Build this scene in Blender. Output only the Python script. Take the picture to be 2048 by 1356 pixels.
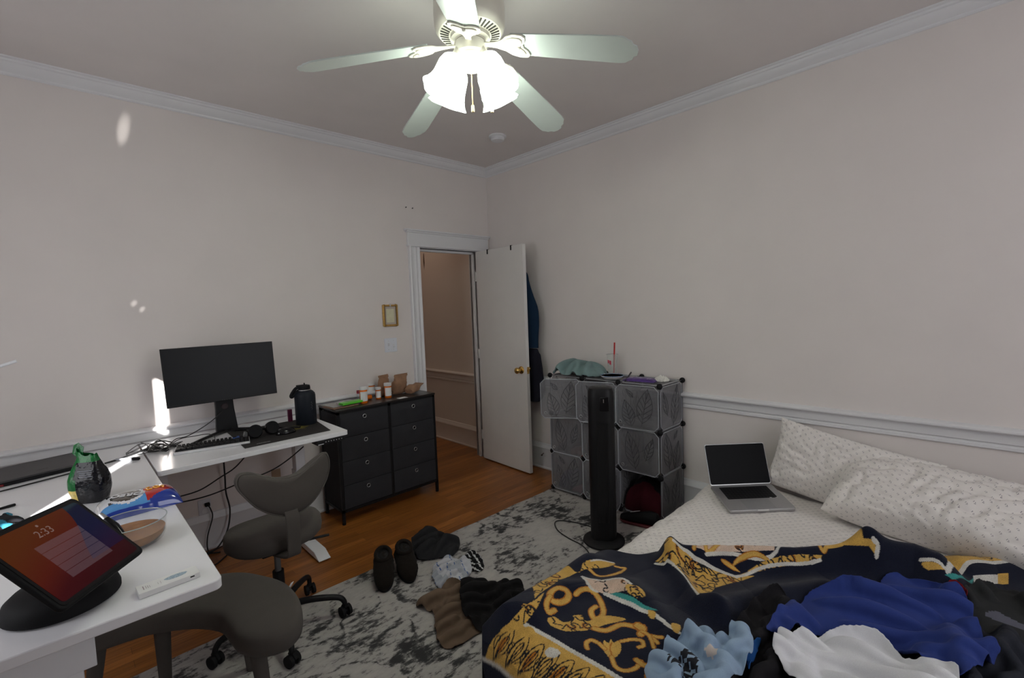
import bpy, math, random
import numpy as np
from mathutils import Vector, Matrix, Euler
PI = math.pi
S = bpy.context.scene
for _o in list(bpy.data.objects): bpy.data.objects.remove(_o)
COL = S.collection

# ------------------------------------------------------------------ camera
YAW, PITCH, ROLL, FPX = 0.80398, -0.070563, -0.036529, 935.407
CAM = np.array([-3.12407, -3.52727, 1.50404])
_f = np.array([math.cos(YAW)*math.cos(PITCH), math.sin(YAW)*math.cos(PITCH), math.sin(PITCH)])
_r0 = np.array([math.sin(YAW), -math.cos(YAW), 0.0]); _u0 = np.cross(_r0, _f)
_rt = _r0*math.cos(ROLL)+_u0*math.sin(ROLL); _up = -_r0*math.sin(ROLL)+_u0*math.cos(ROLL)
cd = bpy.data.cameras.new('camera'); cam = bpy.data.objects.new('camera', cd); COL.objects.link(cam)
cd.sensor_width = 36.0; cd.lens = FPX*36.0/2048.0; cd.clip_start = 0.02
cam.matrix_world = Matrix(((_rt[0], _up[0], -_f[0], CAM[0]), (_rt[1], _up[1], -_f[1], CAM[1]), (_rt[2], _up[2], -_f[2], CAM[2]), (0, 0, 0, 1)))
S.camera = cam
def ray(px, py): return _f+_rt*(px-1024)/FPX-_up*(py-678)/FPX
def at(px, py, **k):
    d = ray(px, py); a, v = list(k.items())[0]; i = 'xyz'.index(a)
    return CAM+d*(v-CAM[i])/d[i]

# ------------------------------------------------------------------ light and exposure
S.view_settings.view_transform = 'Standard'; S.view_settings.look = 'None'
S.view_settings.exposure = 0.0; S.view_settings.gamma = 1.0; S.view_settings.use_curve_mapping = False
W = bpy.data.worlds.new('world'); S.world = W; W.use_nodes = True
W.node_tree.nodes['Background'].inputs[0].default_value = (0.62, 0.75, 1.0, 1); W.node_tree.nodes['Background'].inputs[1].default_value = 1.2
def lamp(name, kind, loc, energy, color=(1, 1, 1), **kw):
    l = bpy.data.lights.new(name, kind); l.energy = energy; l.color = color
    for k, v in kw.items(): setattr(l, k, v)
    o = bpy.data.objects.new(name, l); COL.objects.link(o); o.location = loc; return o
def aim(o, d): o.rotation_euler = Vector(d).to_track_quat('-Z', 'Y').to_euler()
sun = lamp('sun', 'SUN', (-7, -8, 4), 40.0, (1.0, 0.97, 0.92), angle=math.radians(0.5)); aim(sun, (0.452, 0.888, -0.335))
w1 = lamp('fill_south_window', 'AREA', (-1.5, -4.93, 1.65), 19, (0.955, 0.96, 1.0), shape='RECTANGLE', size=1.5, size_y=1.5); aim(w1, (0, 1, 0.0))  # added fill lamp inside the drawn blind, standing in for window daylight
w2 = lamp('fill_west_window', 'AREA', (-4.24, -1.55, 1.65), 11, (0.955, 0.96, 1.0), shape='RECTANGLE', size=0.9, size_y=1.4); aim(w2, (1, 0, 0.0))  # second added fill, in front of the closed west blind
for _n, _t, _e, _a in (('added_glint_high', (-2.775, 0, 2.60), 24, 1.35), ('added_glint_low', (-2.800, 0, 1.60), 3.5, 1.1), ('added_glint_low', (-2.765, 0, 1.565), 3.5, 1.0)):
    _o = lamp(_n, 'SPOT', (-3.15, -.55, .86), _e*9, (1, .97, .92), spot_size=math.radians(_a*1.6), spot_blend=1.0, shadow_soft_size=.004); aim(_o, Vector(_t)-Vector((-3.15, -.55, .86)))  # added spots without a fixture, standing in for reflected sun on the wall
w3 = lamp('hall_ceiling_light', 'AREA', (-0.62, 1.1, 2.78), 2.6, (1.0, 0.80, 0.64), shape='RECTANGLE', size=0.3, size_y=0.3)

# ------------------------------------------------------------------ materials
def srgb(r, g, b):
    return tuple(((c/255)/12.92 if c/255 <= .04045 else ((c/255+.055)/1.055)**2.4) for c in (r, g, b))
MC = {}
def mat(name, col, rough=0.6, metal=0.0, noise=None, bump=None, spec=0.5, alpha=None, emit=None, trans=None, sheen=None, coat=None):
    if name in MC: return MC[name]
    m = bpy.data.materials.new(name); m.use_nodes = True; nt = m.node_tree; b = nt.nodes['Principled BSDF']
    b.inputs['Base Color'].default_value = (*col, 1); b.inputs['Roughness'].default_value = rough; b.inputs['Metallic'].default_value = metal
    b.inputs['Specular IOR Level'].default_value = spec
    if alpha is not None: b.inputs['Alpha'].default_value = alpha
    if trans is not None: b.inputs['Transmission Weight'].default_value = trans
    if sheen: b.inputs['Sheen Weight'].default_value = sheen
    if coat: b.inputs['Coat Weight'].default_value = coat
    if emit: b.inputs['Emission Color'].default_value = (*emit[0], 1); b.inputs['Emission Strength'].default_value = emit[1]
    tc = nt.nodes.new('ShaderNodeTexCoord')
    if noise:                                     # (scale, strength) mottling of the colour
        n = nt.nodes.new('ShaderNodeTexNoise'); n.inputs['Scale'].default_value = noise[0]; n.inputs['Detail'].default_value = 4
        nt.links.new(tc.outputs['Object'], n.inputs['Vector'])
        r = nt.nodes.new('ShaderNodeMapRange'); r.inputs['From Min'].default_value = .3; r.inputs['From Max'].default_value = .7
        r.inputs['To Min'].default_value = 1-noise[1]; r.inputs['To Max'].default_value = 1+noise[1]
        nt.links.new(n.outputs['Fac'], r.inputs['Value'])
        v = nt.nodes.new('ShaderNodeVectorMath'); v.operation = 'SCALE'; v.inputs[0].default_value = col
        nt.links.new(r.outputs[0], v.inputs['Scale']); nt.links.new(v.outputs[0], b.inputs['Base Color'])
    if bump:                                      # (scale, strength, distance)
        n = nt.nodes.new('ShaderNodeTexNoise'); n.inputs['Scale'].default_value = bump[0]; n.inputs['Detail'].default_value = 3
        nt.links.new(tc.outputs['Object'], n.inputs['Vector'])
        p = nt.nodes.new('ShaderNodeBump'); p.inputs['Strength'].default_value = bump[1]; p.inputs['Distance'].default_value = bump[2]
        nt.links.new(n.outputs['Fac'], p.inputs['Height']); nt.links.new(p.outputs[0], b.inputs['Normal'])
    MC[name] = m; return m
def mth(nt, op, a, b=None, c=None):
    n = nt.nodes.new('ShaderNodeMath'); n.operation = op
    for i, v in enumerate((a, b, c)):
        if v is None: continue
        if isinstance(v, (int, float)): n.inputs[i].default_value = v
        else: nt.links.new(v, n.inputs[i])
    return n.outputs[0]
def mixc(nt, fac, a, b):
    n = nt.nodes.new('ShaderNodeMix'); n.data_type = 'RGBA'
    if isinstance(fac, (int, float)): n.inputs[0].default_value = fac
    else: nt.links.new(fac, n.inputs[0])
    for i, v in ((6, a), (7, b)):
        if isinstance(v, tuple): n.inputs[i].default_value = (*v, 1)
        else: nt.links.new(v, n.inputs[i])
    return n.outputs[2]
def newmat(name):
    m = bpy.data.materials.new(name); m.use_nodes = True; MC[name] = m
    return m, m.node_tree, m.node_tree.nodes['Principled BSDF']
def tex(nt, kind, vec, **k):
    n = nt.nodes.new('ShaderNodeTex'+kind)
    if vec is not None: nt.links.new(vec, n.inputs['Vector'])
    for a, v in k.items(): n.inputs[a.replace('_', ' ')].default_value = v
    return n
def coords(nt, which='Object', scale=(1, 1, 1), rot=(0, 0, 0)):
    tc = nt.nodes.new('ShaderNodeTexCoord'); mp = nt.nodes.new('ShaderNodeMapping')
    mp.inputs['Scale'].default_value = scale; mp.inputs['Rotation'].default_value = rot
    nt.links.new(tc.outputs[which], mp.inputs['Vector']); return mp.outputs[0]
def bumpn(nt, b, h, strength, dist):
    p = nt.nodes.new('ShaderNodeBump'); p.inputs['Strength'].default_value = strength; p.inputs['Distance'].default_value = dist
    nt.links.new(h, p.inputs['Height']); nt.links.new(p.outputs[0], b.inputs['Normal'])
def ramp(nt, fac, stops):
    r = nt.nodes.new('ShaderNodeValToRGB'); nt.links.new(fac, r.inputs[0]); e = r.color_ramp.elements
    while len(e) > 1: e.remove(e[-1])
    e[0].position = stops[0][0]; e[0].color = (*stops[0][1], 1)
    for p, c in stops[1:]:
        x = e.new(p); x.color = (*c, 1)
    return r.outputs[0]
# painted plaster wall, trim, ceiling
WALL = mat('wall_paint', (0.72, 0.668, 0.648), 0.75, bump=(55, 0.12, 0.002), noise=(3, 0.02))
TRIM = mat('trim_paint', (0.71, 0.71, 0.73), 0.38, bump=(30, 0.05, 0.001))
CEIL = mat('ceiling_paint', (0.72, 0.675, 0.66), 0.85, bump=(60, 0.1, 0.002), noise=(2.5, 0.03))
HALL = mat('hall_wall_paint', (0.68, 0.58, 0.51), 0.75, bump=(55, 0.1, 0.002))
HALLT = mat('hall_trim_paint', (0.72, 0.64, 0.58), 0.5, bump=(30, 0.05, 0.001))
DOORP = mat('door_paint', (0.72, 0.70, 0.68), 0.42, bump=(12, 0.06, 0.003), noise=(6, 0.02))
# oak strip floor, boards along x
m, nt, b = newmat('oak_floor'); v = coords(nt)
br = nt.nodes.new('ShaderNodeTexBrick'); nt.links.new(v, br.inputs['Vector'])
br.offset = 0.37; br.offset_frequency = 2
for k, x in dict(Scale=1.0, Mortar_Size=0.0007, Mortar_Smooth=0.3, Bias=0.0, Brick_Width=0.75, Row_Height=0.057).items(): br.inputs[k.replace('_', ' ')].default_value = x
br.inputs['Color1'].default_value = (0.40, 0.150, 0.032, 1); br.inputs['Color2'].default_value = (0.22, 0.072, 0.013, 1); br.inputs['Mortar'].default_value = (0.05, 0.013, 0.004, 1)
g = tex(nt, 'Noise', coords(nt, scale=(3, 60, 3)), Scale=1.6, Detail=6.0)
gr = ramp(nt, g.outputs['Fac'], [(0.3, (0.62, 0.55, 0.5)), (0.55, (1, 1, 1)), (0.75, (1.2, 1.15, 1.1))])
mx = nt.nodes.new('ShaderNodeMix'); mx.data_type = 'RGBA'; mx.blend_type = 'MULTIPLY'; mx.inputs[0].default_value = 1
nt.links.new(br.outputs['Color'], mx.inputs[6]); nt.links.new(gr, mx.inputs[7]); nt.links.new(mx.outputs[2], b.inputs['Base Color'])
b.inputs['Roughness'].default_value = 0.33
bumpn(nt, b, mth(nt, 'SUBTRACT', g.outputs['Fac'], br.outputs['Fac']), 0.25, 0.001)
FLOOR = m
# distressed grey rug
m, nt, b = newmat('rug_pile'); v = coords(nt)
wv = tex(nt, 'Noise', v, Scale=1.6, Detail=4.0)
wa = nt.nodes.new('ShaderNodeVectorMath'); wa.operation = 'MULTIPLY_ADD'; nt.links.new(wv.outputs['Color'], wa.inputs[0]); wa.inputs[1].default_value = (1.0, 1.0, 0); nt.links.new(v, wa.inputs[2])
n1 = tex(nt, 'Noise', wa.outputs[0], Scale=2.6, Detail=3.0)
cont = mth(nt, 'ABSOLUTE', mth(nt, 'SUBTRACT', n1.outputs['Fac'], 0.5))
line = mth(nt, 'SUBTRACT', 1.0, mth(nt, 'MULTIPLY', cont, 22.0))
sp = tex(nt, 'Noise', coords(nt, scale=(1, 2.2, 1), rot=(0, 0, 0.9)), Scale=15.0, Detail=9.0, Roughness=0.78)
md = tex(nt, 'Noise', v, Scale=3.2, Detail=3.0, Roughness=0.6)
a1 = mth(nt, 'ADD', mth(nt, 'MULTIPLY', mth(nt, 'MAXIMUM', line, 0.0), 0.10), mth(nt, 'ADD', mth(nt, 'MULTIPLY', sp.outputs['Fac'], 0.75), mth(nt, 'MULTIPLY', md.outputs['Fac'], 0.5)))
c = ramp(nt, a1, [(0.50, (0.45, 0.425, 0.40)), (0.665, (0.37, 0.35, 0.335)), (0.70, (0.14, 0.135, 0.13)), (0.755, (0.030, 0.030, 0.031))])
nt.links.new(c, b.inputs['Base Color']); b.inputs['Roughness'].default_value = 0.95
fn = tex(nt, 'Noise', v, Scale=260.0, Detail=2.0); bumpn(nt, b, fn.outputs['Fac'], 0.5, 0.003)
RUG = m
def fabric(name, col, weave=700, rough=0.9, sheen=0.0, var=0.10, big=9):
    if name in MC: return MC[name]
    m, nt, b = newmat(name)
    n = tex(nt, 'Noise', coords(nt), Scale=float(weave), Detail=2.0); n2 = tex(nt, 'Noise', coords(nt), Scale=float(big), Detail=4.0)
    f = mth(nt, 'ADD', mth(nt, 'MULTIPLY', n.outputs['Fac'], 0.6), mth(nt, 'MULTIPLY', n2.outputs['Fac'], 0.4))
    c = ramp(nt, f, [(0.35, tuple(x*(1-var) for x in col)), (0.65, tuple(min(1, x*(1+var)) for x in col))])
    nt.links.new(c, b.inputs['Base Color']); b.inputs['Roughness'].default_value = rough; b.inputs['Sheen Weight'].default_value = sheen*.2; b.inputs['Specular IOR Level'].default_value = 0.2
    bumpn(nt, b, n.outputs['Fac'], 0.35, 0.0015); return m
# sheet with tiny five-dot sprigs (drawn in UV, metres)
m, nt, b = newmat('sprigged_cotton'); tc = nt.nodes.new('ShaderNodeTexCoord'); sx = nt.nodes.new('ShaderNodeSeparateXYZ'); nt.links.new(tc.outputs['UV'], sx.inputs[0])
def sprig(ox, oy):
    P = 0.062
    u = mth(nt, 'MULTIPLY', mth(nt, 'SUBTRACT', mth(nt, 'FRACT', mth(nt, 'ADD', mth(nt, 'DIVIDE', sx.outputs[0], P), ox)), 0.5), P)
    w = mth(nt, 'MULTIPLY', mth(nt, 'SUBTRACT', mth(nt, 'FRACT', mth(nt, 'ADD', mth(nt, 'DIVIDE', sx.outputs[1], P*0.8), oy)), 0.5), P*0.8)
    out = None
    for dx, dy in ((0.0042, 0.0016), (-0.0042, 0.0026), (0.0008, -0.0044), (-0.0012, 0.0066), (0.0052, -0.0034)):
        d = mth(nt, 'SQRT', mth(nt, 'ADD', mth(nt, 'POWER', mth(nt, 'SUBTRACT', u, dx), 2.0), mth(nt, 'POWER', mth(nt, 'SUBTRACT', w, dy), 2.0)))
        out = d if out is None else mth(nt, 'MINIMUM', out, d)
    return out
d = mth(nt, 'MINIMUM', sprig(0, 0), sprig(0.5, 0.5))
c = mixc(nt, mth(nt, 'LESS_THAN', d, 0.0017), (0.74, 0.70, 0.67), (0.075, 0.065, 0.10))
nt.links.new(c, b.inputs['Base Color']); b.inputs['Roughness'].default_value = 0.85; b.inputs['Sheen Weight'].default_value = 0.1
bn = tex(nt, 'Noise', tc.outputs['UV'], Scale=22.0, Detail=5.0); bumpn(nt, b, bn.outputs['Fac'], 0.3, 0.006)
SHEET = m
# plush printed blanket: printed colours come from the mesh's colour attribute
m, nt, b = newmat('printed_plush'); ca = nt.nodes.new('ShaderNodeVertexColor'); ca.layer_name = 'print'
fz = tex(nt, 'Noise', coords(nt), Scale=420.0, Detail=2.0)
mx = nt.nodes.new('ShaderNodeMix'); mx.data_type = 'RGBA'; mx.blend_type = 'MULTIPLY'; mx.inputs[0].default_value = 1
nt.links.new(ca.outputs['Color'], mx.inputs[6]); nt.links.new(ramp(nt, fz.outputs['Fac'], [(0.35, (0.75, 0.75, 0.75)), (0.65, (1.15, 1.15, 1.15))]), mx.inputs[7])
nt.links.new(mx.outputs[2], b.inputs['Base Color']); b.inputs['Roughness'].default_value = 0.95; b.inputs['Sheen Weight'].default_value = 0.12; b.inputs['Specular IOR Level'].default_value = 0.15
bumpn(nt, b, fz.outputs['Fac'], 0.6, 0.004)
PLUSH = m
DESKW = mat('white_laminate', (0.80, 0.80, 0.83), 0.17, noise=(2, 0.015), bump=(300, 0.03, 0.0004))
WMETAL = mat('white_powder_coat', (0.72, 0.73, 0.76), 0.4, bump=(200, 0.05, 0.0005))
BLK = mat('black_plastic', (0.007, 0.007, 0.008), 0.45, noise=(8, 0.1), spec=.25)
BLKM = mat('matte_black', (0.006, 0.006, 0.007), 0.7, noise=(20, 0.15), spec=.2)
BLKG = mat('gloss_black', (0.005, 0.005, 0.006), 0.2, noise=(8, 0.1), spec=.3)
SCREEN = mat('dark_screen', (0.008, 0.009, 0.011), 0.35, noise=(5, 0.05), spec=.18)
CABLE = mat('black_rubber_cable', (0.008, 0.008, 0.009), 0.5, noise=(10, 0.1))
BRASS = mat('brass', (0.75, 0.50, 0.16), 0.25, 1.0, noise=(40, 0.1))
STEEL = mat('steel', (0.55, 0.55, 0.56), 0.3, 1.0, noise=(60, 0.05))
ALU = mat('silver_aluminium', (0.46, 0.46, 0.47), 0.38, 0.85, noise=(200, 0.03))
GREYF = fabric('grey_upholstery', (0.078, 0.069, 0.062), 900, 0.9, 0.25)
GREYP = mat('grey_plastic', (0.09, 0.09, 0.09), 0.5, noise=(12, 0.1))
PAPER = mat('white_paper', (0.75, 0.75, 0.74), 0.7, noise=(30, 0.03))
TRANSP = mat('clear_plastic', (0.75, 0.78, 0.8), 0.1, alpha=0.22, noise=(10, 0.05))
GLASSM = mat('clear_glass', (0.95, 0.97, 0.97), 0.02, trans=1.0, noise=(5, 0.01))

# ------------------------------------------------------------------ mesh helpers
class MB:
    def __init__(s): s.v = []; s.f = []; s.mi = []; s.uv = None
    def add(s, vs, fs, mi=0):
        o = len(s.v); s.v += [tuple(float(c) for c in p) for p in vs]; s.f += [tuple(i+o for i in f) for f in fs]; s.mi += [mi]*len(fs); return s
    def box(s, c, size, rot=None, mi=0):
        x, y, z = (k/2 for k in size); vs = [Vector((a*x, b_*y, c_*z)) for a in (-1, 1) for b_ in (-1, 1) for c_ in (-1, 1)]
        if rot is not None:
            R = rot if isinstance(rot, Matrix) else Euler(rot).to_matrix()
            vs = [R @ p for p in vs]
        vs = [p+Vector(c) for p in vs]
        return s.add(vs, [(0, 1, 3, 2), (4, 6, 7, 5), (0, 4, 5, 1), (2, 3, 7, 6), (0, 2, 6, 4), (1, 5, 7, 3)], mi)
    def bb(s, a, b_, mi=0):
        return s.box([(p+q)/2 for p, q in zip(a, b_)], [abs(q-p) for p, q in zip(a, b_)], mi=mi)
    def tube(s, pts, r, n=8, mi=0, cap=True, closed=False):
        pts = [Vector(p) for p in pts]; N = len(pts); rs = r if isinstance(r, (list, tuple)) else [r]*N
        rings = []; up = None
        for i, p in enumerate(pts):
            t = (pts[(i+1) % N]-pts[i-1]) if closed else (pts[min(i+1, N-1)]-pts[max(i-1, 0)])
            t = t.normalized() if t.length > 1e-9 else Vector((0, 0, 1))
            if up is None: up = Vector((0, 0, 1)) if abs(t.z) < .9 else Vector((1, 0, 0))
            a = t.cross(up); a = a.normalized() if a.length > 1e-6 else t.orthogonal().normalized(); bb_ = a.cross(t); up = bb_
            rings.append([p+rs[i]*(math.cos(2*PI*k/n)*a+math.sin(2*PI*k/n)*bb_) for k in range(n)])
        vs = [q for R in rings for q in R]; fs = []
        for i in range(N if closed else N-1):
            j = (i+1) % N
            for k in range(n): fs.append((i*n+k, i*n+(k+1) % n, j*n+(k+1) % n, j*n+k))
        if cap and not closed: fs += [tuple(reversed(range(n))), tuple((N-1)*n+k for k in range(n))]
        return s.add(vs, fs, mi)
    def cyl(s, a, b_, r, r2=None, n=20, mi=0): return s.tube([a, b_], [r, r if r2 is None else r2], n, mi)
    def lathe(s, prof, c=(0, 0, 0), n=32, mi=0, M=None, wob=None):   # prof (r, z)
        vs = []; fs = []
        for i, (r, z) in enumerate(prof):
            for k in range(n):
                a = 2*PI*k/n; rr = r*(1+(wob(a, z) if wob else 0)); p = Vector((rr*math.cos(a), rr*math.sin(a), z))
                if M is not None: p = M @ p
                vs.append(p+Vector(c))
        for i in range(len(prof)-1):
            for k in range(n): fs.append((i*n+k, i*n+(k+1) % n, (i+1)*n+(k+1) % n, (i+1)*n+k))
        if prof[0][0] > 1e-6: fs.append(tuple(reversed(range(n))))
        if prof[-1][0] > 1e-6: fs.append(tuple((len(prof)-1)*n+k for k in range(n)))
        return s.add(vs, fs, mi)
    def prism(s, poly, z0, z1, mi=0, M=None):
        n = len(poly); vs = [Vector((x, y, z0)) for x, y in poly]+[Vector((x, y, z1)) for x, y in poly]
        if M is not None: vs = [M @ p for p in vs]
        fs = [tuple(reversed(range(n))), tuple(range(n, 2*n))]+[(i, (i+1) % n, n+(i+1) % n, n+i) for i in range(n)]
        return s.add(vs, fs, mi)
    def ball(s, c, r, n=16, m_=10, mi=0, sc=(1, 1, 1), M=None):
        vs = []; fs = []
        for i in range(m_+1):
            t = PI*i/m_
            for k in range(n):
                a = 2*PI*k/n; p = Vector((r*sc[0]*math.sin(t)*math.cos(a), r*sc[1]*math.sin(t)*math.sin(a), r*sc[2]*math.cos(t)))
                if M is not None: p = M @ p
                vs.append(p+Vector(c))
        for i in range(m_):
            for k in range(n): fs.append((i*n+k, (i+1)*n+k, (i+1)*n+(k+1) % n, i*n+(k+1) % n))
        return s.add(vs, fs, mi)
    def extr(s, prof, a, b_, nrm, mi=0):     # profile (out, z) swept straight from a to b; out along nrm
        nrm = Vector(nrm); vs = []
        for P in (a, b_): vs += [Vector(P)+nrm*o+Vector((0, 0, z)) for o, z in prof]
        n = len(prof); fs = [tuple(range(n)), tuple(reversed(range(n, 2*n)))]+[(i, n+i, n+(i+1) % n, (i+1) % n) for i in range(n)]
        return s.add(vs, fs, mi)
    def build(s, name, mats, parent=None, smooth=None, bevel=None, sub=None, org=None, fix=True):
        me = bpy.data.meshes.new(name)
        vs = s.v if org is None else [(x-org[0], y-org[1], z-org[2]) for x, y, z in s.v]
        me.from_pydata(vs, [], s.f); mats = mats if isinstance(mats, (list, tuple)) else [mats]
        for m_ in mats: me.materials.append(m_)
        if len(mats) > 1: me.polygons.foreach_set('material_index', s.mi)
        me.validate(clean_customdata=False); me.update()
        if fix:
            import bmesh
            bm = bmesh.new(); bm.from_mesh(me); bmesh.ops.remove_doubles(bm, verts=bm.verts, dist=1e-6); bmesh.ops.recalc_face_normals(bm, faces=bm.faces); bm.to_mesh(me); bm.free()
        o = bpy.data.objects.new(name, me); COL.objects.link(o)
        if org is not None: o.location = org
        if parent is not None: o.parent = parent
        if smooth is not None:
            for p in me.polygons: p.use_smooth = True
            if smooth is not True: me.set_sharp_from_angle(angle=math.radians(smooth))
        if bevel:
            md = o.modifiers.new('bevel', 'BEVEL'); md.width = bevel; md.segments = 2; md.limit_method = 'ANGLE'; md.angle_limit = math.radians(40)
            for p in me.polygons: p.use_smooth = True
            me.set_sharp_from_angle(angle=math.radians(40))
        if sub:
            md = o.modifiers.new('subdivision', 'SUBSURF'); md.levels = sub; md.render_levels = sub
        return o
def tag(o, label=None, cat=None, group=None, kind=None):
    if label: o['label'] = label
    if cat: o['category'] = cat
    if group: o['group'] = group
    if kind: o['kind'] = kind
    return o
def thing(name, label, cat, loc=(0, 0, 0), rz=0, group=None, M=None):
    o = bpy.data.objects.new(name, None); COL.objects.link(o); o.empty_display_size = 0.05
    if M is not None: o.matrix_world = M
    else: o.location = loc; o.rotation_euler = (0, 0, rz)
    return tag(o, label, cat, group)
def struct(name, mb, m_, label=None, parent=None, **k):
    o = mb.build(name, m_, parent, **k)
    if parent is None: o['kind'] = 'structure'; o['label'] = label or name.replace('_', ' '); o['category'] = name.split('_')[0]
    return o
def text_mesh(name, body, size, m_, M, parent=None, depth=0.0004, align='CENTER', bold=0.0, sx=1.0, spacing=1.0):
    cu = bpy.data.curves.new(name, 'FONT'); cu.body = body; cu.size = size; cu.align_x = align; cu.align_y = 'CENTER'; cu.extrude = depth; cu.offset = bold; cu.space_character = spacing
    o = bpy.data.objects.new(name+'_tmp', cu); COL.objects.link(o)
    dg = bpy.context.evaluated_depsgraph_get(); me = bpy.data.meshes.new_from_object(o.evaluated_get(dg)); bpy.data.objects.remove(o)
    me.materials.clear(); me.materials.append(m_)
    for v_ in me.vertices: v_.co.x *= sx
    me.transform(M)
    o = bpy.data.objects.new(name, me); COL.objects.link(o)
    if parent is not None: o.parent = parent
    return o
def cr(pts, n=8, closed=False):              # Catmull-Rom through points of any dimension
    P = np.array(pts, float); N = len(P); out = []
    segs = N if closed else N-1
    for i in range(segs):
        p0 = P[(i-1) % N] if (closed or i > 0) else P[0]; p1 = P[i]; p2 = P[(i+1) % N]; p3 = P[(i+2) % N] if (closed or i < N-2) else P[-1]
        for k in range(n):
            t = k/n; out.append(.5*((2*p1)+(-p0+p2)*t+(2*p0-5*p1+4*p2-p3)*t*t+(-p0+3*p1-3*p2+p3)*t**3))
    if not closed: out.append(P[-1])
    return np.array(out)
def resample(C, n, closed=True):
    C = np.array(C, float); Q = np.vstack([C, C[:1]]) if closed else C
    L = np.concatenate([[0], np.cumsum(np.linalg.norm(np.diff(Q, axis=0), axis=1))])
    t = np.linspace(0, L[-1], n+1)[:-1] if closed else np.linspace(0, L[-1], n)
    return np.stack([np.interp(t, L, Q[:, k]) for k in range(Q.shape[1])], 1)
_rng = np.random.RandomState(7); _perm = np.concatenate([_rng.permutation(256)]*3); _gr = _rng.randn(256, 2); _gr /= np.linalg.norm(_gr, axis=1)[:, None]
def pn(x, y, seed=0):                         # gradient noise, about -1..1
    x = np.asarray(x, float)+seed*17.31; y = np.asarray(y, float)+seed*9.17
    xi = np.floor(x).astype(int); yi = np.floor(y).astype(int); fx = x-xi; fy = y-yi
    def g(ix, iy, dx, dy):
        h = _perm[(_perm[ix & 255]+iy) & 255]; return _gr[h, 0]*dx+_gr[h, 1]*dy
    u = fx**3*(fx*(fx*6-15)+10); w = fy**3*(fy*(fy*6-15)+10)
    a = g(xi, yi, fx, fy); b_ = g(xi+1, yi, fx-1, fy); c_ = g(xi, yi+1, fx, fy-1); d_ = g(xi+1, yi+1, fx-1, fy-1)
    return 1.6*((a*(1-u)+b_*u)*(1-w)+(c_*(1-u)+d_*u)*w)
def folds(x, y, spec, seed):
    """sum of draped folds with rounded tops and pinched creases: spec = [(amp, folds per metre, angle, stretch)]"""
    z = np.zeros_like(np.asarray(x, float))
    for i, (a, fq, ang, st) in enumerate(spec):
        c_, s_ = math.cos(ang), math.sin(ang); u = x*c_+y*s_; w = -x*s_+y*c_
        ph = PI*fq*w*.9+2.6*pn(u*fq*.42/st*1.6, w*fq*.30, seed+i*5)+1.3*pn(u*fq*.9, w*fq*.8, seed+31+i)
        m_ = np.clip(.55+1.0*pn(u*fq*.35, w*fq*.35, seed+57+i), .05, 1.3)
        z += a*1.55*m_*(np.abs(np.sin(ph))**.75-.62)
    return z
def cloth(name, outline, H, base, mats, spec, seed=1, center=None, nth=150, ns=46, prof=(2.2, 0.6), lift=0.004, edge=0.012, color=None, parent=None, shift=0.012, fuzz=0.0):
    O = resample(cr(outline, 6, True), nth); c_ = np.array(center if center is not None else O.mean(0))
    ph = np.linspace(0, 2*PI, nth, endpoint=False)
    O = O+(O-c_)/np.linalg.norm(O-c_, axis=1)[:, None]*(edge*pn(4*np.cos(ph)+seed, 4*np.sin(ph), seed)+edge*.5*pn(11*np.cos(ph)+seed, 11*np.sin(ph), seed+3))[:, None]
    s_ = np.linspace(0.02, 1, ns)**0.9; X = c_[0]+np.outer(s_, O[:, 0]-c_[0]); Y = c_[1]+np.outer(s_, O[:, 1]-c_[1]); SS = np.repeat(s_[:, None], nth, 1)
    B = base(X, Y); en = (1-SS**prof[0])**prof[1]
    F = folds(X, Y, spec, seed)*np.clip((1-SS)*5, 0, 1)**.6
    Z = B+lift+np.maximum(H*en*(0.8+0.35*pn(X*5, Y*5, seed+9))+F, 0)
    DX = shift*pn(X*9, Y*9, seed+70)*en+F*0.45*math.cos(seed); DY = shift*pn(X*9, Y*9, seed+80)*en+F*0.45*math.sin(seed)
    XX, YY = X+DX, Y+DY
    mb = MB(); V = np.stack([XX, YY, Z], 2).reshape(-1, 3).tolist(); n0 = len(V)
    cz = float(Z[0].mean()); V.append((c_[0], c_[1], cz))
    F_ = [(i*nth+k, (i+1)*nth+k, (i+1)*nth+(k+1) % nth, i*nth+(k+1) % nth) for i in range(ns-1) for k in range(nth)]
    F_ += [(n0, k, (k+1) % nth) for k in range(nth)]
    o2 = len(V)                                   # hem turned under, then closed below
    V += [(x, y, z) for x, y, z in zip(c_[0]+(O[:, 0]-c_[0])*.985, c_[1]+(O[:, 1]-c_[1])*.985, B[-1]+0.0008)]
    o3 = len(V); bs = base(np.array([c_[0]]), np.array([c_[1]]))[0]
    Bm = base(c_[0]+(O[:, 0]-c_[0])*.5, c_[1]+(O[:, 1]-c_[1])*.5)
    V += [(x, y, z) for x, y, z in zip(c_[0]+(O[:, 0]-c_[0])*.5, c_[1]+(O[:, 1]-c_[1])*.5, Bm+0.0008)]; V.append((c_[0], c_[1], bs+0.0008))
    l = (ns-1)*nth
    F_ += [(l+k, o2+k, o2+(k+1) % nth, l+(k+1) % nth) for k in range(nth)]+[(o2+k, o3+k, o3+(k+1) % nth, o2+(k+1) % nth) for k in range(nth)]+[(o3+k, o3+nth, o3+(k+1) % nth) for k in range(nth)]
    mb.add(V, F_)
    if color is not None:                          # second material where color(x, y) says so
        P = np.array(V); mb.mi = [int(color(P[list(f)].mean(0)[0], P[list(f)].mean(0)[1])) for f in F_]
    og = (float(c_[0]), float(c_[1]), float(bs))
    return mb.build(name, mats, parent, smooth=True, org=None if parent is not None else og)

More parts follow.
